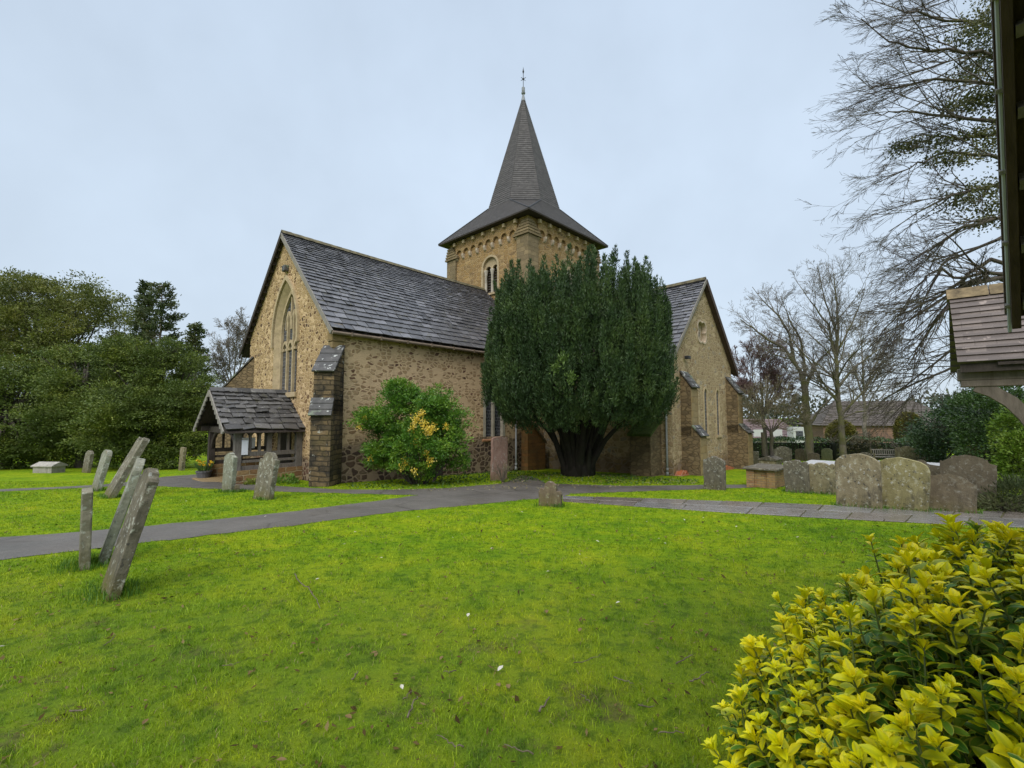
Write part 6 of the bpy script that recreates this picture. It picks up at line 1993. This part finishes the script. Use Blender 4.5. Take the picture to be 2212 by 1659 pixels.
bush('grassy arching shrub at the right end of the gravestones', (2190, 1106), [B(2185, 1078, 10.2, 40, 22), B(2215, 1070, 10.2, 34, 26), B(2160, 1092, 10, 20, 10)], 170, 30, 0.16, 0.13, 0.014, m_leaf('arching grassy leaves', [(0, (0.03, 0.05, 0.02)), (0.6, (0.07, 0.09, 0.03)), (1, (0.16, 0.16, 0.07))], 0.5, 0.2), 314, 'grassy_shrub', 'shrub', None, 0.5)

def topiary(label, u, v0, v1, hw, Y, seed):
    b = at(u, 960, Y); b[2] = float(gz(b[0], Y))
    t = thing('topiary', label, 'topiary', b, 'clipped golden yews before the barn')
    r = np.random.default_rng(seed)
    k = Y / 1000
    top = at(u, v0, Y)[2]
    H = top - b[2]
    n = 9000
    z = r.uniform(0, 1, n)
    rad = hw * k * np.minimum(1, 1.12 * np.sqrt(np.maximum(0, 1 - z ** 3.2)))
    th = r.uniform(0, 2 * pi, n)
    p = b + np.stack([rad * np.cos(th), rad * np.sin(th), z * H], 1) + r.normal(0, 0.05, (n, 3))
    poly_mesh('foliage', cards(p, np.stack([np.cos(th), np.sin(th), np.full(n, 0.6)], 1) + r.normal(0, 0.5, (n, 3)), r.uniform(0.1, 0.18, n), 0.09, r), 4,
              m_leaf('golden yew ' + str(seed), [(0, (0.075, 0.08, 0.015)), (0.6, (0.13, 0.12, 0.022)), (1, (0.19, 0.165, 0.03))], 0.6, 0.1, 0.4), t)
    M().lathe(b - Z * 0.1, [(hw * k * 0.75, 0), (hw * k * 0.8, H * 0.5), (hw * k * 0.55, H * 0.85), (0.05, H * 0.92)], 12).build('inner_growth', m_plain('dark topiary core ' + str(seed), (0.04, 0.04, 0.012), 0.95, 0.4, 6), t)
topiary('low golden clipped yew behind the tall straight bare tree', 1818, 910, 960, 25, 37, 321)
topiary('tall barrel-shaped golden clipped yew left of the dark bush', 1966, 893, 960, 23, 36, 322)

def house(name, label, u0, u1, Y0, Y1, v_eave, v_ridge, depth, wall, roofm, hip=True, seed=0):
    """long house whose front runs from (u0, Y0) to (u1, Y1)"""
    a, b = at(u0, v_eave, Y0), at(u1, v_eave, Y1)
    ez = (a[2] + b[2]) / 2
    a[2] = b[2] = float(gz(a[0], Y0)) - 0.2
    rz_ = at((u0 + u1) / 2, v_ridge, (Y0 + Y1) / 2 + depth / 2)[2]
    ax = nrm(b - a)
    bk = nrm(np.cross(Z, ax)) * depth
    if bk[1] < 0:
        bk = -bk
    t = thing(name, label, 'house', a)
    M().box((a + b) / 2 + bk / 2 + Z * (ez - a[2]) / 2, (b - a) / 2, bk / 2, Z * (ez - a[2]) / 2).build('wall', wall, t)
    o = 0.35
    L = np.linalg.norm(b - a)
    e = [a - ax * o - nrm(bk) * o, b + ax * o - nrm(bk) * o, b + ax * o + bk + nrm(bk) * o, a - ax * o + bk + nrm(bk) * o]
    for q in e:
        q[2] = ez - 0.1
    ins = depth * 0.28 if hip else 0.0
    r0, r1 = a + bk / 2 + ax * ins, b + bk / 2 - ax * ins
    r0[2] = r1[2] = rz_
    m = M()
    lapped(m, e[0], e[1], r0, r1, 0.35, 0.05, -nrm(bk) + Z)
    lapped(m, e[2], e[3], r1, r0, 0.35, 0.05, nrm(bk) + Z)
    if hip:
        lapped(m, e[1], e[2], r1, r1 + bk * 1e-3, 0.35, 0.05, ax + Z)
        lapped(m, e[3], e[0], r0, r0 + bk * 1e-3, 0.35, 0.05, -ax + Z)
    m.build('roof', roofm, t)
    m2 = M()
    if not hip:
        for q in (a, b):
            m2.add([q + Z * (ez - q[2]), q + bk + Z * (ez - q[2]), q + bk / 2 + Z * (rz_ - q[2] - 0.15)], [(0, 1, 2)])
        m2.build('gable', wall, t)
    return t, a, b, ez, nrm(bk)
m_hroof = m_tile('brown barn roof', [(0.065, 0.054, 0.047), (0.092, 0.078, 0.068), (0.125, 0.105, 0.09)], 0.3, 0.85)
m_hroof2 = m_tile('dull purple house roof', [(0.10, 0.07, 0.07), (0.15, 0.105, 0.10), (0.19, 0.14, 0.13)], 0.3)
m_hwall = m_coursed('reddish weatherboard', 3.0, 0.25, [(0.22, 0.135, 0.10), (0.28, 0.17, 0.125), (0.20, 0.125, 0.10)], (0.12, 0.075, 0.06), 0, 0, 0, 0.012)
m_cream = m_plain('cream house wall', (0.30, 0.27, 0.22), 0.85, 0.08, 2)
m_white = m_plain('white paint', (0.5, 0.51, 0.49), 0.6, 0.04, 2)
bt, a_, b_, ez_, nb = house('barn', 'long brown-roofed barn with reddish boarded wall beyond the hedge', 1778, 2085, 52, 48, 918, 866, 9.0, m_hwall, m_hroof)
ct, a_, b_, ez_, nb = house('cottage', 'low cottage with dull purple roof seen through the bare trees', 1600, 1730, 44, 44, 944, 905, 7.0, m_cream, m_hroof2, False)
ax_ = nrm(b_ - a_)
q = a_ + (b_ - a_) * 0.87 - nb * 0.5
M().box(q + Z * (ez_ - a_[2] + 0.1), ax_ * 0.55, nb * 0.5, Z * 0.85).build('dormer', m_white, ct)
M().box(q + Z * (ez_ - a_[2] + 0.2) - nb * 0.52, ax_ * 0.32, nb * 0.02, Z * 0.4).build('pane', m_leaded, ct)
for f in (0.3, 0.6):
    M().box(a_ + (b_ - a_) * f - nb * 0.03 + Z * 1.4, ax_ * 0.5, nb * 0.03, Z * 0.5).build('window', m_white, ct)

# bench by the hedge
bb_ = gp(1913, 1003)
bench = thing('park_bench', 'pale wooden bench facing us in front of the hedge', 'bench', bb_)
bx = nrm(np.array([1, -0.25, 0]))
by = np.cross(Z, bx)
m = M()
for k in range(3):
    m.beam(bb_ + Z * 0.43 - by * (0.12 - 0.13 * k) - bx * 0.65, bb_ + Z * 0.43 - by * (0.12 - 0.13 * k) + bx * 0.65, by * 0.055, Z * 0.015)
m.build('seat', m_board, bench)
m = M()
for z in (0.55, 0.84):
    m.beam(bb_ + Z * z + by * 0.2 - bx * 0.65, bb_ + Z * z + by * 0.2 + bx * 0.65, by * 0.015, Z * 0.03)
for k in range(12):
    m.box(bb_ + Z * 0.7 + by * 0.2 + bx * (-0.6 + k * 0.109), bx * 0.02, by * 0.01, Z * 0.13)
m.build('backrest', m_board, bench)
for sx in (-1, 1):
    M().box(bb_ + bx * sx * 0.62 - by * 0.15 + Z * 0.3, bx * 0.03, by * 0.03, Z * 0.32).build('leg', b_pale, bench)
    M().box(bb_ + bx * sx * 0.62 + by * 0.2 + Z * 0.42, bx * 0.03, by * 0.03, Z * 0.44).build('leg', b_pale, bench)
    M().beam(bb_ + bx * sx * 0.62 - by * 0.2 + Z * 0.62, bb_ + bx * sx * 0.62 + by * 0.2 + Z * 0.62, bx * 0.03, Z * 0.015).build('armrest', b_pale, bench)

# far woodland closing the horizon
r_ = np.random.default_rng(5)
wb = [((x, 120 + r_.uniform(-10, 10), float(gz(0, 120)) + r_.uniform(1, 3)), (r_.uniform(6, 11), 5, r_.uniform(3.0, 6.0))) for x in np.arange(-170, 175, 8.0)]
tag(poly_mesh('distant_wood', crown(wb, 3000, 10, 1.4, 1.1, 0.7, 351, 0, 0.2), 4, m_leaf('distant wood', [(0, (0.05, 0.06, 0.04)), (1, (0.10, 0.10, 0.07))], 0.8, 0.1, 0.5, 0.05)), kind='stuff')

# ------------------------------------------------------------------ golden euonymus in the foreground
def m_euon():
    t = T('variegated evergreen leaves', 0.36, 0.28)
    at_ = t.n('Attribute', {'attribute_name': 'age'})
    uvn = t.n('SeparateXYZ')
    t.put(uvn.inputs[0], t.uv())
    u = t.math('ABSOLUTE', t.math('SUBTRACT', uvn.outputs[0], 0.5))
    v = uvn.outputs[1]
    age = at_.outputs['Fac']
    isl = t.island()
    young = t.ramp(isl, [(0.0, (0.62, 0.60, 0.004)), (0.5, (0.80, 0.72, 0.006)), (1.0, (0.86, 0.71, 0.012))])
    green = t.ramp(isl, [(0.0, (0.05, 0.15, 0.014)), (0.6, (0.10, 0.225, 0.02)), (1.0, (0.20, 0.32, 0.025))])
    margin = t.ramp(isl, [(0.0, (0.32, 0.40, 0.04)), (1.0, (0.52, 0.48, 0.06))])
    rag = t.math('ADD', u, t.math('MULTIPLY', t.math('SUBTRACT', t.noise(60, 3, t.pos()), 0.5), 0.16))
    old = t.mix(t.step(rag, 0.33, 0.41), green, margin)
    rib = t.math('LESS_THAN', u, 0.022)
    old = t.mix(t.math('MULTIPLY', rib, 0.6), old, (0.22, 0.30, 0.08))
    yg = t.mix(t.math('MULTIPLY', t.step(u, 0.28, 0.02), 0.35), young, (0.25, 0.32, 0.02))
    c = t.mix(t.step(age, 0.25, 0.62), yg, old)
    c = t.mix(t.math('MULTIPLY', t.step(t.noise(45, 4, t.pos(), 0.6), 0.68, 0.74), 0.6), c, (0.16, 0.10, 0.02))
    c = t.mix(t.math('MULTIPLY', t.step(t.noise(3.2, 3, t.pos()), 0.45, 0.62), 0.3), c, t.mix(1.0, c, (0.6, 0.85, 0.8), 'MULTIPLY'))
    t.col(c)
    t.bump(t.noise(160, 3, t.pos()), 0.15, 0.002)
    tr = t.n('BsdfTranslucent', Color=c)
    ms = t.n('MixShader', Fac=0.22)
    t.nt.links.new(t.b.outputs[0], ms.inputs[1])
    t.nt.links.new(tr.outputs[0], ms.inputs[2])
    t.nt.links.new(ms.outputs[0], t.nt.nodes['Material Output'].inputs['Surface'])
    return t.m

def shaped_leaves(base, D, Up, L, Wd, fold, curl, age, seed):
    """oval leaves with folded midrib and curled tip: grid of 5 across, 7 along"""
    r = np.random.default_rng(seed)
    n = len(base)
    D = D / np.linalg.norm(D, axis=1)[:, None]
    S = np.cross(D, Up)
    S /= np.linalg.norm(S, axis=1)[:, None] + 1e-9
    N = np.cross(S, D)
    vs = np.array([0.0, 0.14, 0.32, 0.52, 0.72, 0.88, 1.0])
    wv = np.array([0.10, 0.50, 0.86, 1.0, 0.86, 0.52, 0.06])
    us = np.array([-1.0, -0.5, 0.0, 0.5, 1.0])
    wav = r.normal(0, 0.05, (n, len(vs), len(us)))
    pts = np.zeros((n, len(vs), len(us), 3))
    for i, (v, wq) in enumerate(zip(vs, wv)):
        ctr = base + D * (L * (v - 0.12 * curl * v ** 3))[:, None] + N * (-L * curl * 0.42 * v ** 2.2)[:, None]
        for j, u in enumerate(us):
            hw = u * wq * Wd / 2
            pts[:, i, j] = ctr + S * hw[:, None] + N * (np.abs(hw) * fold + wav[:, i, j] * Wd * 0.5 * abs(u))[:, None]
    nv, nu = len(vs), len(us)
    V = pts.reshape(-1, 3)
    k = np.arange(n) * nv * nu
    F = []
    for i in range(nv - 1):
        for j in range(nu - 1):
            q = i * nu + j
            F.append(np.stack([k + q, k + q + 1, k + q + nu + 1, k + q + nu], 1))
    F = np.concatenate(F)
    uv = np.tile(np.stack(np.meshgrid((us + 1) / 2, vs), -1).reshape(-1, 2), (n, 1))
    return V, F, uv, np.repeat(age, nv * nu)

r_ = np.random.default_rng(404)
EB = np.array([1.62, 1.62, float(gz(1.6, 1.6))])
euo = thing('golden_shrub', 'golden variegated evergreen shrub filling the lower right corner', 'shrub', EB)
EC, ER = np.array([2.43, 1.66, 0.21]), np.array([1.50, 1.05, 0.86])
bs, ds, ups, ls, ws, fo, cu, ag = [], [], [], [], [], [], [], []
stm = Tree(405)
ns = 0
tips = []
tries = 0
while ns < 1350 and tries < 60000:
    tries += 1
    d = sph(r_, 1)[0]
    if d[2] < -0.15 or d[0] > 0.45:
        continue
    lay = 1.0 if r_.uniform() < 0.62 else 0.86
    lump = lay * (1 + 0.0) + 0.07 * sin(d[0] * 9 + 1) * cos(d[1] * 8) + r_.normal(0, 0.035)
    p = EC + d * ER * lump
    if any((p - q) @ (p - q) < 0.049 ** 2 for q in tips):
        continue
    if p[1] < 0.62 or p[2] > EYE - 0.3:
        continue
    tips.append(p)
    ns += 1
    ax = nrm(nrm(d / ER) * 0.45 + Z * 0.9 + r_.normal(0, 0.22, 3))
    H = r_.uniform(0.22, 0.4)
    root = p - ax * H
    stm.seg(root, p, 0.0042, 0.0028)
    if r_.uniform() < 0.8:
        stm.seg(root, EC + (root - EC) * 0.35 - [0, 0, 0.2], 0.005, 0.008)
    u1 = nrm(np.cross(ax, [0.31, 0.2, 0.9])); u2 = np.cross(ax, u1)
    s = r_.uniform(0.75, 1.35)
    vig = 0.1 if lay < 1 and p[0] > 1.3 else np.clip(r_.normal(-0.10 if p[0] < 1.5 or p[2] > 0.85 else 0.14, 0.17), -0.35, 0.6)
    h = 0.0
    ph = r_.uniform(0, 2 * pi)
    k = 0
    for whorl in range(9):
        f = whorl / 8
        cnt = 3 if whorl < 2 else 2
        for j in range(cnt):
            a = ph + 2 * pi * j / cnt + r_.normal(0, 0.2)
            o = cos(a) * u1 + sin(a) * u2
            el = radians(np.interp(f, [0, 0.15, 0.4, 1], [74, 56, 34, 8]) + r_.normal(0, 10))
            D = o * cos(el) + ax * sin(el)
            bs.append(p - ax * h + o * 0.003)
            ds.append(D)
            ups.append(ax * 0.9 - o * 0.15 if el < radians(80) else -o)
            ll = s * np.interp(f, [0, 0.12, 0.4, 1], [0.030, 0.050, 0.060, 0.066]) * r_.uniform(0.85, 1.2)
            ls.append(ll)
            ws.append(ll * r_.uniform(0.42, 0.54))
            fo.append(np.interp(f, [0, 0.4, 1], [0.55, 0.35, 0.22]) + r_.normal(0, 0.06))
            cu.append(np.interp(f, [0, 1], [0.75, 0.35]) + r_.normal(0, 0.22))
            ag.append(np.clip(vig + f * 1.05 + r_.normal(0, 0.10), 0, 1))
        ph += 1.2
        h += s * (0.008 if whorl < 2 else r_.uniform(0.016, 0.034))
V, F, uv, age = shaped_leaves(np.array(bs), np.array(ds), np.array(ups), np.array(ls), np.array(ws), np.array(fo), np.array(cu), np.array(ag), 406)
idx_mesh('leaves', V, F, m_euon(), euo, smooth=True, uv=uv, age=age)
stm.mesh('stems', m_plain('green stems', (0.10, 0.13, 0.03), 0.5, 0.4, 9), euo, sides=5)

# ------------------------------------------------------------------ lychgate at the right
def pix(P_):
    dep = P_[1] * CPi + (P_[2] - EYE) * SPi
    return CXP + FOC * P_[0] / dep, CYP - FOC * (-P_[1] * SPi + (P_[2] - EYE) * CPi) / dep
def top_u(a, pt=radians(50)):
    l1 = np.array([sin(a), cos(a), 0.0])
    p = at(2195, 695, 3.2)
    q = min(np.linspace(0.2, 2.2, 300), key=lambda f: abs(pix(p - l1 * cos(pt) * f + np.array([0, 0, sin(pt) * f]))[1]))
    return pix(p - l1 * cos(pt) * q + np.array([0, 0, sin(pt) * q]))[0]
LA = min(np.radians(np.linspace(40, 60, 161)), key=lambda a: abs(top_u(a) - 2172))
L1 = np.array([sin(LA), cos(LA), 0.0])                     # down the near roof's slope, away from us
L2 = np.array([cos(LA), -sin(LA), 0.0])                    # along its ridge, to the right
lb = at(2195, 695, 3.2)                                    # lower end of the near verge
gate = thing('lychgate', 'timber lychgate with tiled roofs overhanging the right edge', 'lychgate', np.array([4.6, 3.0, float(gz(4.6, 3.0))]))
PT = radians(50)
upv = nrm(-L1 * cos(PT) + Z * sin(PT))
nn = nrm(L1 * sin(PT) + Z * cos(PT))
SL = 2.6 / cos(PT)
top = lb + upv * SL
M().beam(lb - upv * 0.02 + nn * 0.0, top, L2 * 0.022, nn * 0.06).build('bargeboard', m_brownb, gate)
M().beam(lb + upv * 0.08 + nn * 0.085 - L2 * 0.03, top + nn * 0.085 - L2 * 0.03, L2 * 0.02, nn * 0.04).build('verge_board', m_brownb, gate)
cb = M().tube([lb + upv * f - L2 * 0.03 + nn * 0.035 for f in np.linspace(-0.1, SL, 12)], 0.011, 6)
cb.build('lead_strip', m_pipe, gate)
for f in np.linspace(0.12, SL - 0.1, 9):
    M().box(lb + upv * f - L2 * 0.034 + nn * 0.03, upv * 0.012, L2 * 0.016, nn * 0.016).build('clip', m_board, gate)
rw = 4.2
M().box(lb + upv * SL / 2 + L2 * (rw / 2 + 0.02) + nn * 0.08, upv * SL / 2, L2 * rw / 2, nn * 0.012).build('roof_boarding', m_brownb, gate)
m = M()
lapped(m, lb + nn * 0.1 - L2 * 0.05, lb + nn * 0.1 + L2 * rw, top + nn * 0.1 - L2 * 0.05, top + nn * 0.1 + L2 * rw, 0.1, 0.016, nn)
upo = nrm(L1 * cos(PT) + Z * sin(PT))
lo2 = top - upo * SL
lapped(m, lo2 + L2 * rw + nn * 0.1, lo2 + nn * 0.1 - L2 * 0.05, top + L2 * rw + nn * 0.1, top + nn * 0.1 - L2 * 0.05, 0.1, 0.016, nrm(-L1 * sin(PT) + Z * cos(PT)))
m.build('roof', m_clay, gate)
for k in range(7):
    q = lb + upv * (0.16 + k * 0.42) + L2 * (rw / 2)
    M().box(q + nn * 0.0, upv * 0.03, L2 * (rw / 2 - 0.03), nn * 0.065).build('batten', m_gateoak, gate)
for k in range(3):
    for s_ in (0.35, 4.6):
        q = lb - L1 * s_ + L2 * (1.25 + k * 1.4)
        zt = lb[2] + (min(s_, 5.2 - s_)) * tan(PT) * 0.85
        zb = float(gz(q[0], q[1]))
        M().box(np.array([q[0], q[1], (zt + zb) / 2 - 0.1]), L1 * 0.09, L2 * 0.09, Z * ((zt - zb) / 2 + 0.1)).build('post', m_gateoak, gate, bevel=0.01)
# farther roof, its tiled slope facing us
F0 = at(2049, 634, 5.5)
RD = ray(-38, 900)
R2 = -nrm(np.array([RD[0], RD[1], 0.0]))                   # along its ridge towards the right and nearer
D2 = nrm(np.array([-R2[1], R2[0], 0.0]))
if D2[1] > 0:
    D2 = -D2                                               # down its visible slope
zE = at(2064, 796, 5.5)[2]
drop = F0[2] - zE
run = min(np.linspace(0.3, 2.0, 400), key=lambda q: abs((lambda P_: CXP + FOC * P_[0] / (P_[1] * CPi + (P_[2] - EYE) * SPi))(F0 + D2 * q - Z * drop) - 2064))
run = max(run, 0.75)
run = min(run, 1.15)
zE2 = F0[2] - drop
e0 = F0 + D2 * run - Z * (at(0, 0, 1)[2] * 0 + drop)
FR = 3.2
m = M()
lapped(m, e0, e0 + R2 * FR, F0, F0 + R2 * FR, 0.098, 0.017, D2 + Z)
e1_ = F0 - D2 * run - Z * drop
lapped(m, e1_ + R2 * FR, e1_, F0 + R2 * FR, F0, 0.098, 0.017, -D2 + Z)
m.build('roof', m_clay, gate)
m = M()
for k in range(9):
    m.prism([(-0.11, -0.09), (0, 0.045), (0.11, -0.09), (0, -0.03)], F0 + R2 * (k * 0.36 - 0.02), D2, Z, R2 * 0.35)
m.build('ridge_tile', m_plain('orange ridge tile', (0.17, 0.125, 0.065), 0.8, 0.6, 9), gate)
m = M()
for q in (e0, e1_):
    a = [q - Z * 0.02 + R2 * 0.3, q - Z * 0.02 + R2 * FR, F0 - Z * 0.02 + R2 * FR, F0 - Z * 0.02 + R2 * 0.3]
    m.add(a + [p - Z * 0.02 for p in a], [(0, 1, 2, 3), (7, 6, 5, 4), (0, 4, 5, 1), (3, 2, 6, 7), (0, 3, 7, 4), (1, 5, 6, 2)])
m.build('roof_boarding', m_oakd, gate, fix=True)
M().beam(e0 - Z * 0.055 - D2 * 0.05 + R2 * 0.02, e0 - Z * 0.055 - D2 * 0.05 + R2 * FR, D2 * 0.02, Z * 0.045).build('eave_board', m_oakd, gate)
M().beam(e0 - Z * 0.12 - D2 * 0.18 + R2 * 0.0, e0 - Z * 0.12 - D2 * 0.18 + R2 * FR, D2 * 0.07, Z * 0.065).build('wall_plate', m_gateoak, gate, bevel=0.008)
M().beam(e0 - Z * 0.22 - D2 * 0.17 + R2 * 0.02, e0 - Z * 0.22 - D2 * 0.17 + R2 * 1.0, D2 * 0.06, Z * 0.035).build('tie_beam', m_gateoak, gate, bevel=0.008)
bp = []
for bu, bv in ((2110, 834), (2145, 846), (2182, 868), (2212, 898), (2236, 932), (2254, 975)):
    kk = min(np.linspace(0.0, 1.6, 641), key=lambda k: abs(pix(e0 - D2 * 0.17 + R2 * k - Z * 0.35)[0] - bu))
    zz2 = min(np.linspace(0, 1.6, 641), key=lambda z: abs(pix(e0 - D2 * 0.17 + R2 * kk - Z * z)[1] - bv))
    bp.append(e0 - D2 * 0.17 + R2 * kk - Z * zz2)
bp = np.array(bp)
bt_ = np.gradient(bp, axis=0)
bt_ /= np.linalg.norm(bt_, axis=1)[:, None]
bn_ = np.cross(bt_, D2)
bn_ /= np.linalg.norm(bn_, axis=1)[:, None]
V = np.concatenate([np.stack([p + n_ * 0.06 + D2 * 0.05, p - n_ * 0.06 + D2 * 0.05, p - n_ * 0.06 - D2 * 0.05, p + n_ * 0.06 - D2 * 0.05]) for p, n_ in zip(bp, bn_)])
m = M().add(V, [(i * 4 + k, i * 4 + (k + 1) % 4, i * 4 + 4 + (k + 1) % 4, i * 4 + 4 + k) for i in range(len(bp) - 1) for k in range(4)] + [(0, 1, 2, 3), (len(V) - 1, len(V) - 2, len(V) - 3, len(V) - 4)])
m.build('brace', m_gateoak, gate, fix=True)
for k in (1.42, 3.0):
    for sg in (1, -1):
        q = F0 + D2 * sg * (run - 0.2) + R2 * k
        zb = float(gz(q[0], q[1]))
        M().box(np.array([q[0], q[1], (zb + e0[2] - 0.22) / 2 - 0.05]), R2 * 0.085, D2 * 0.085, Z * ((e0[2] - 0.22 - zb) / 2 + 0.05)).build('post', m_gateoak, gate, bevel=0.01)

# ------------------------------------------------------------------ fallen twigs and petals on the lawn
r_ = np.random.default_rng(500)
b_twig = m_bark('fallen twig bark', (0.09, 0.07, 0.05), (0.2, 0.165, 0.12), 0.1)
def twig(pts_px, rad, label, group='fallen twigs on the lawn'):
    P_ = [gp(u, v) + Z * (0.022 + 0.012 * ((i * 7) % 3)) for i, (u, v) in enumerate(pts_px)]
    f = np.linspace(0, len(P_) - 1, len(P_) * 3)
    a = np.array(P_)
    i = np.minimum(f.astype(int), len(P_) - 2)
    q = a[i] + (a[i + 1] - a[i]) * (f - i)[:, None] + r_.normal(0, 0.004, (len(f), 3))
    m = M().tube(q, np.linspace(rad, rad * 0.5, len(q)), 5)
    tag(m.build('fallen_twig', b_twig, None, P_[0], smooth=True), label, 'twig', group)
twig([(636, 1243), (645, 1262), (665, 1280), (682, 1300), (690, 1320)], 0.006, 'long pale curved twig lying alone on the open lawn')
twl = 'short brown twig fallen on the thin grass in the foreground'
for (u, v, du, dv, rd) in ((880, 1560, 22, -40, 0.006), (1165, 1545, 22, -22, 0.007), (1150, 1640, -60, -12, 0.004), (1275, 1525, -20, -10, 0.004), (1420, 1590, 60, 12, 0.004), (1490, 1480, 40, -14, 0.005), (1380, 1530, 34, 16, 0.004), (1330, 1470, 36, 20, 0.004),
                          (150, 1545, 36, 4, 0.005), (480, 1445, 40, 1, 0.003), (985, 1455, -26, 12, 0.004), (1240, 1440, 60, -10, 0.003), (225, 1400, 24, -14, 0.004), (760, 1475, 12, -6, 0.006), (870, 1520, 20, -12, 0.004), (1460, 1440, 36, -10, 0.005), (1000, 1625, -55, -18, 0.004)):
    twig([(u, v), (u + du * 0.5, v + dv * 0.5 + 2), (u + du, v + dv)], rd, twl)
m_petal = m_leaf('pale fallen petals', [(0, (0.48, 0.44, 0.34)), (1, (0.62, 0.60, 0.52))], 0.6, 0.2, 0.2)
m_brleaf = m_leaf('brown fallen leaves', [(0, (0.10, 0.05, 0.015)), (0.5, (0.17, 0.11, 0.045)), (1, (0.25, 0.19, 0.10))], 0.9, 0.15, 0.2)
def flat_leaf(name, p, L, Wd, mat, label, cat, group):
    a = r_.uniform(0, 2 * pi)
    d = np.array([cos(a), sin(a), r_.uniform(-0.1, 0.35)])
    s = np.cross(nrm(d), Z) * Wd / 2
    V = [p, p + d * L * 0.3 + s * 0.85 + Z * 0.006, p + d * L * 0.62 + s + Z * 0.008, p + d * L + Z * 0.004, p + d * L * 0.62 - s + Z * 0.006, p + d * L * 0.3 - s * 0.85 + Z * 0.004, p + d * L * 0.5]
    tag(M().add(V, [(0, 1, 6), (1, 2, 6), (2, 3, 6), (3, 4, 6), (4, 5, 6), (5, 0, 6)]).build(name, mat, None, p), label, cat, group)
pp = [(12, 1404), (690, 1255), (980, 1165), (1255, 1202), (1265, 1210), (1518, 1122), (1420, 1168), (1440, 1178), (1700, 1137), (1612, 1122), (1590, 1142), (1130, 1110), (1245, 1118), (900, 1120), (1075, 1460), (870, 1500), (340, 1095), (570, 1120), (405, 1085), (1010, 1340), (1330, 1310),
      (1395, 1130), (1480, 1128), (1560, 1100), (1650, 1150), (1720, 1165), (770, 1152), (1180, 1240), (1295, 1175), (1060, 1190), (820, 1210), (740, 1180)]
for u, v in pp:
    p = gp(u, v) + Z * 0.03
    flat_leaf('fallen_petal', p, r_.uniform(0.03, 0.06), r_.uniform(0.018, 0.035), m_petal, 'pale petal lying on the grass', 'petal', 'pale petals fallen on the lawn')
for u, v in ((130, 1398), (700, 1358), (640, 1395), (645, 1420), (950, 1432), (800, 1418), (810, 1425), (522, 1318), (760, 1560), (1100, 1495), (1080, 1490), (880, 1378), (320, 1560), (1020, 1365), (1250, 1370), (1420, 1385), (620, 1650), (1180, 1330), (1350, 1260), (50, 1480), (1120, 1420), (960, 1300), (1440, 1310)):
    p = gp(u, v) + Z * 0.02
    flat_leaf('fallen_leaf', p, r_.uniform(0.032, 0.055), r_.uniform(0.02, 0.032), m_brleaf, 'dry brown leaf lying on the foreground lawn', 'leaf', 'brown leaves fallen on the lawn')
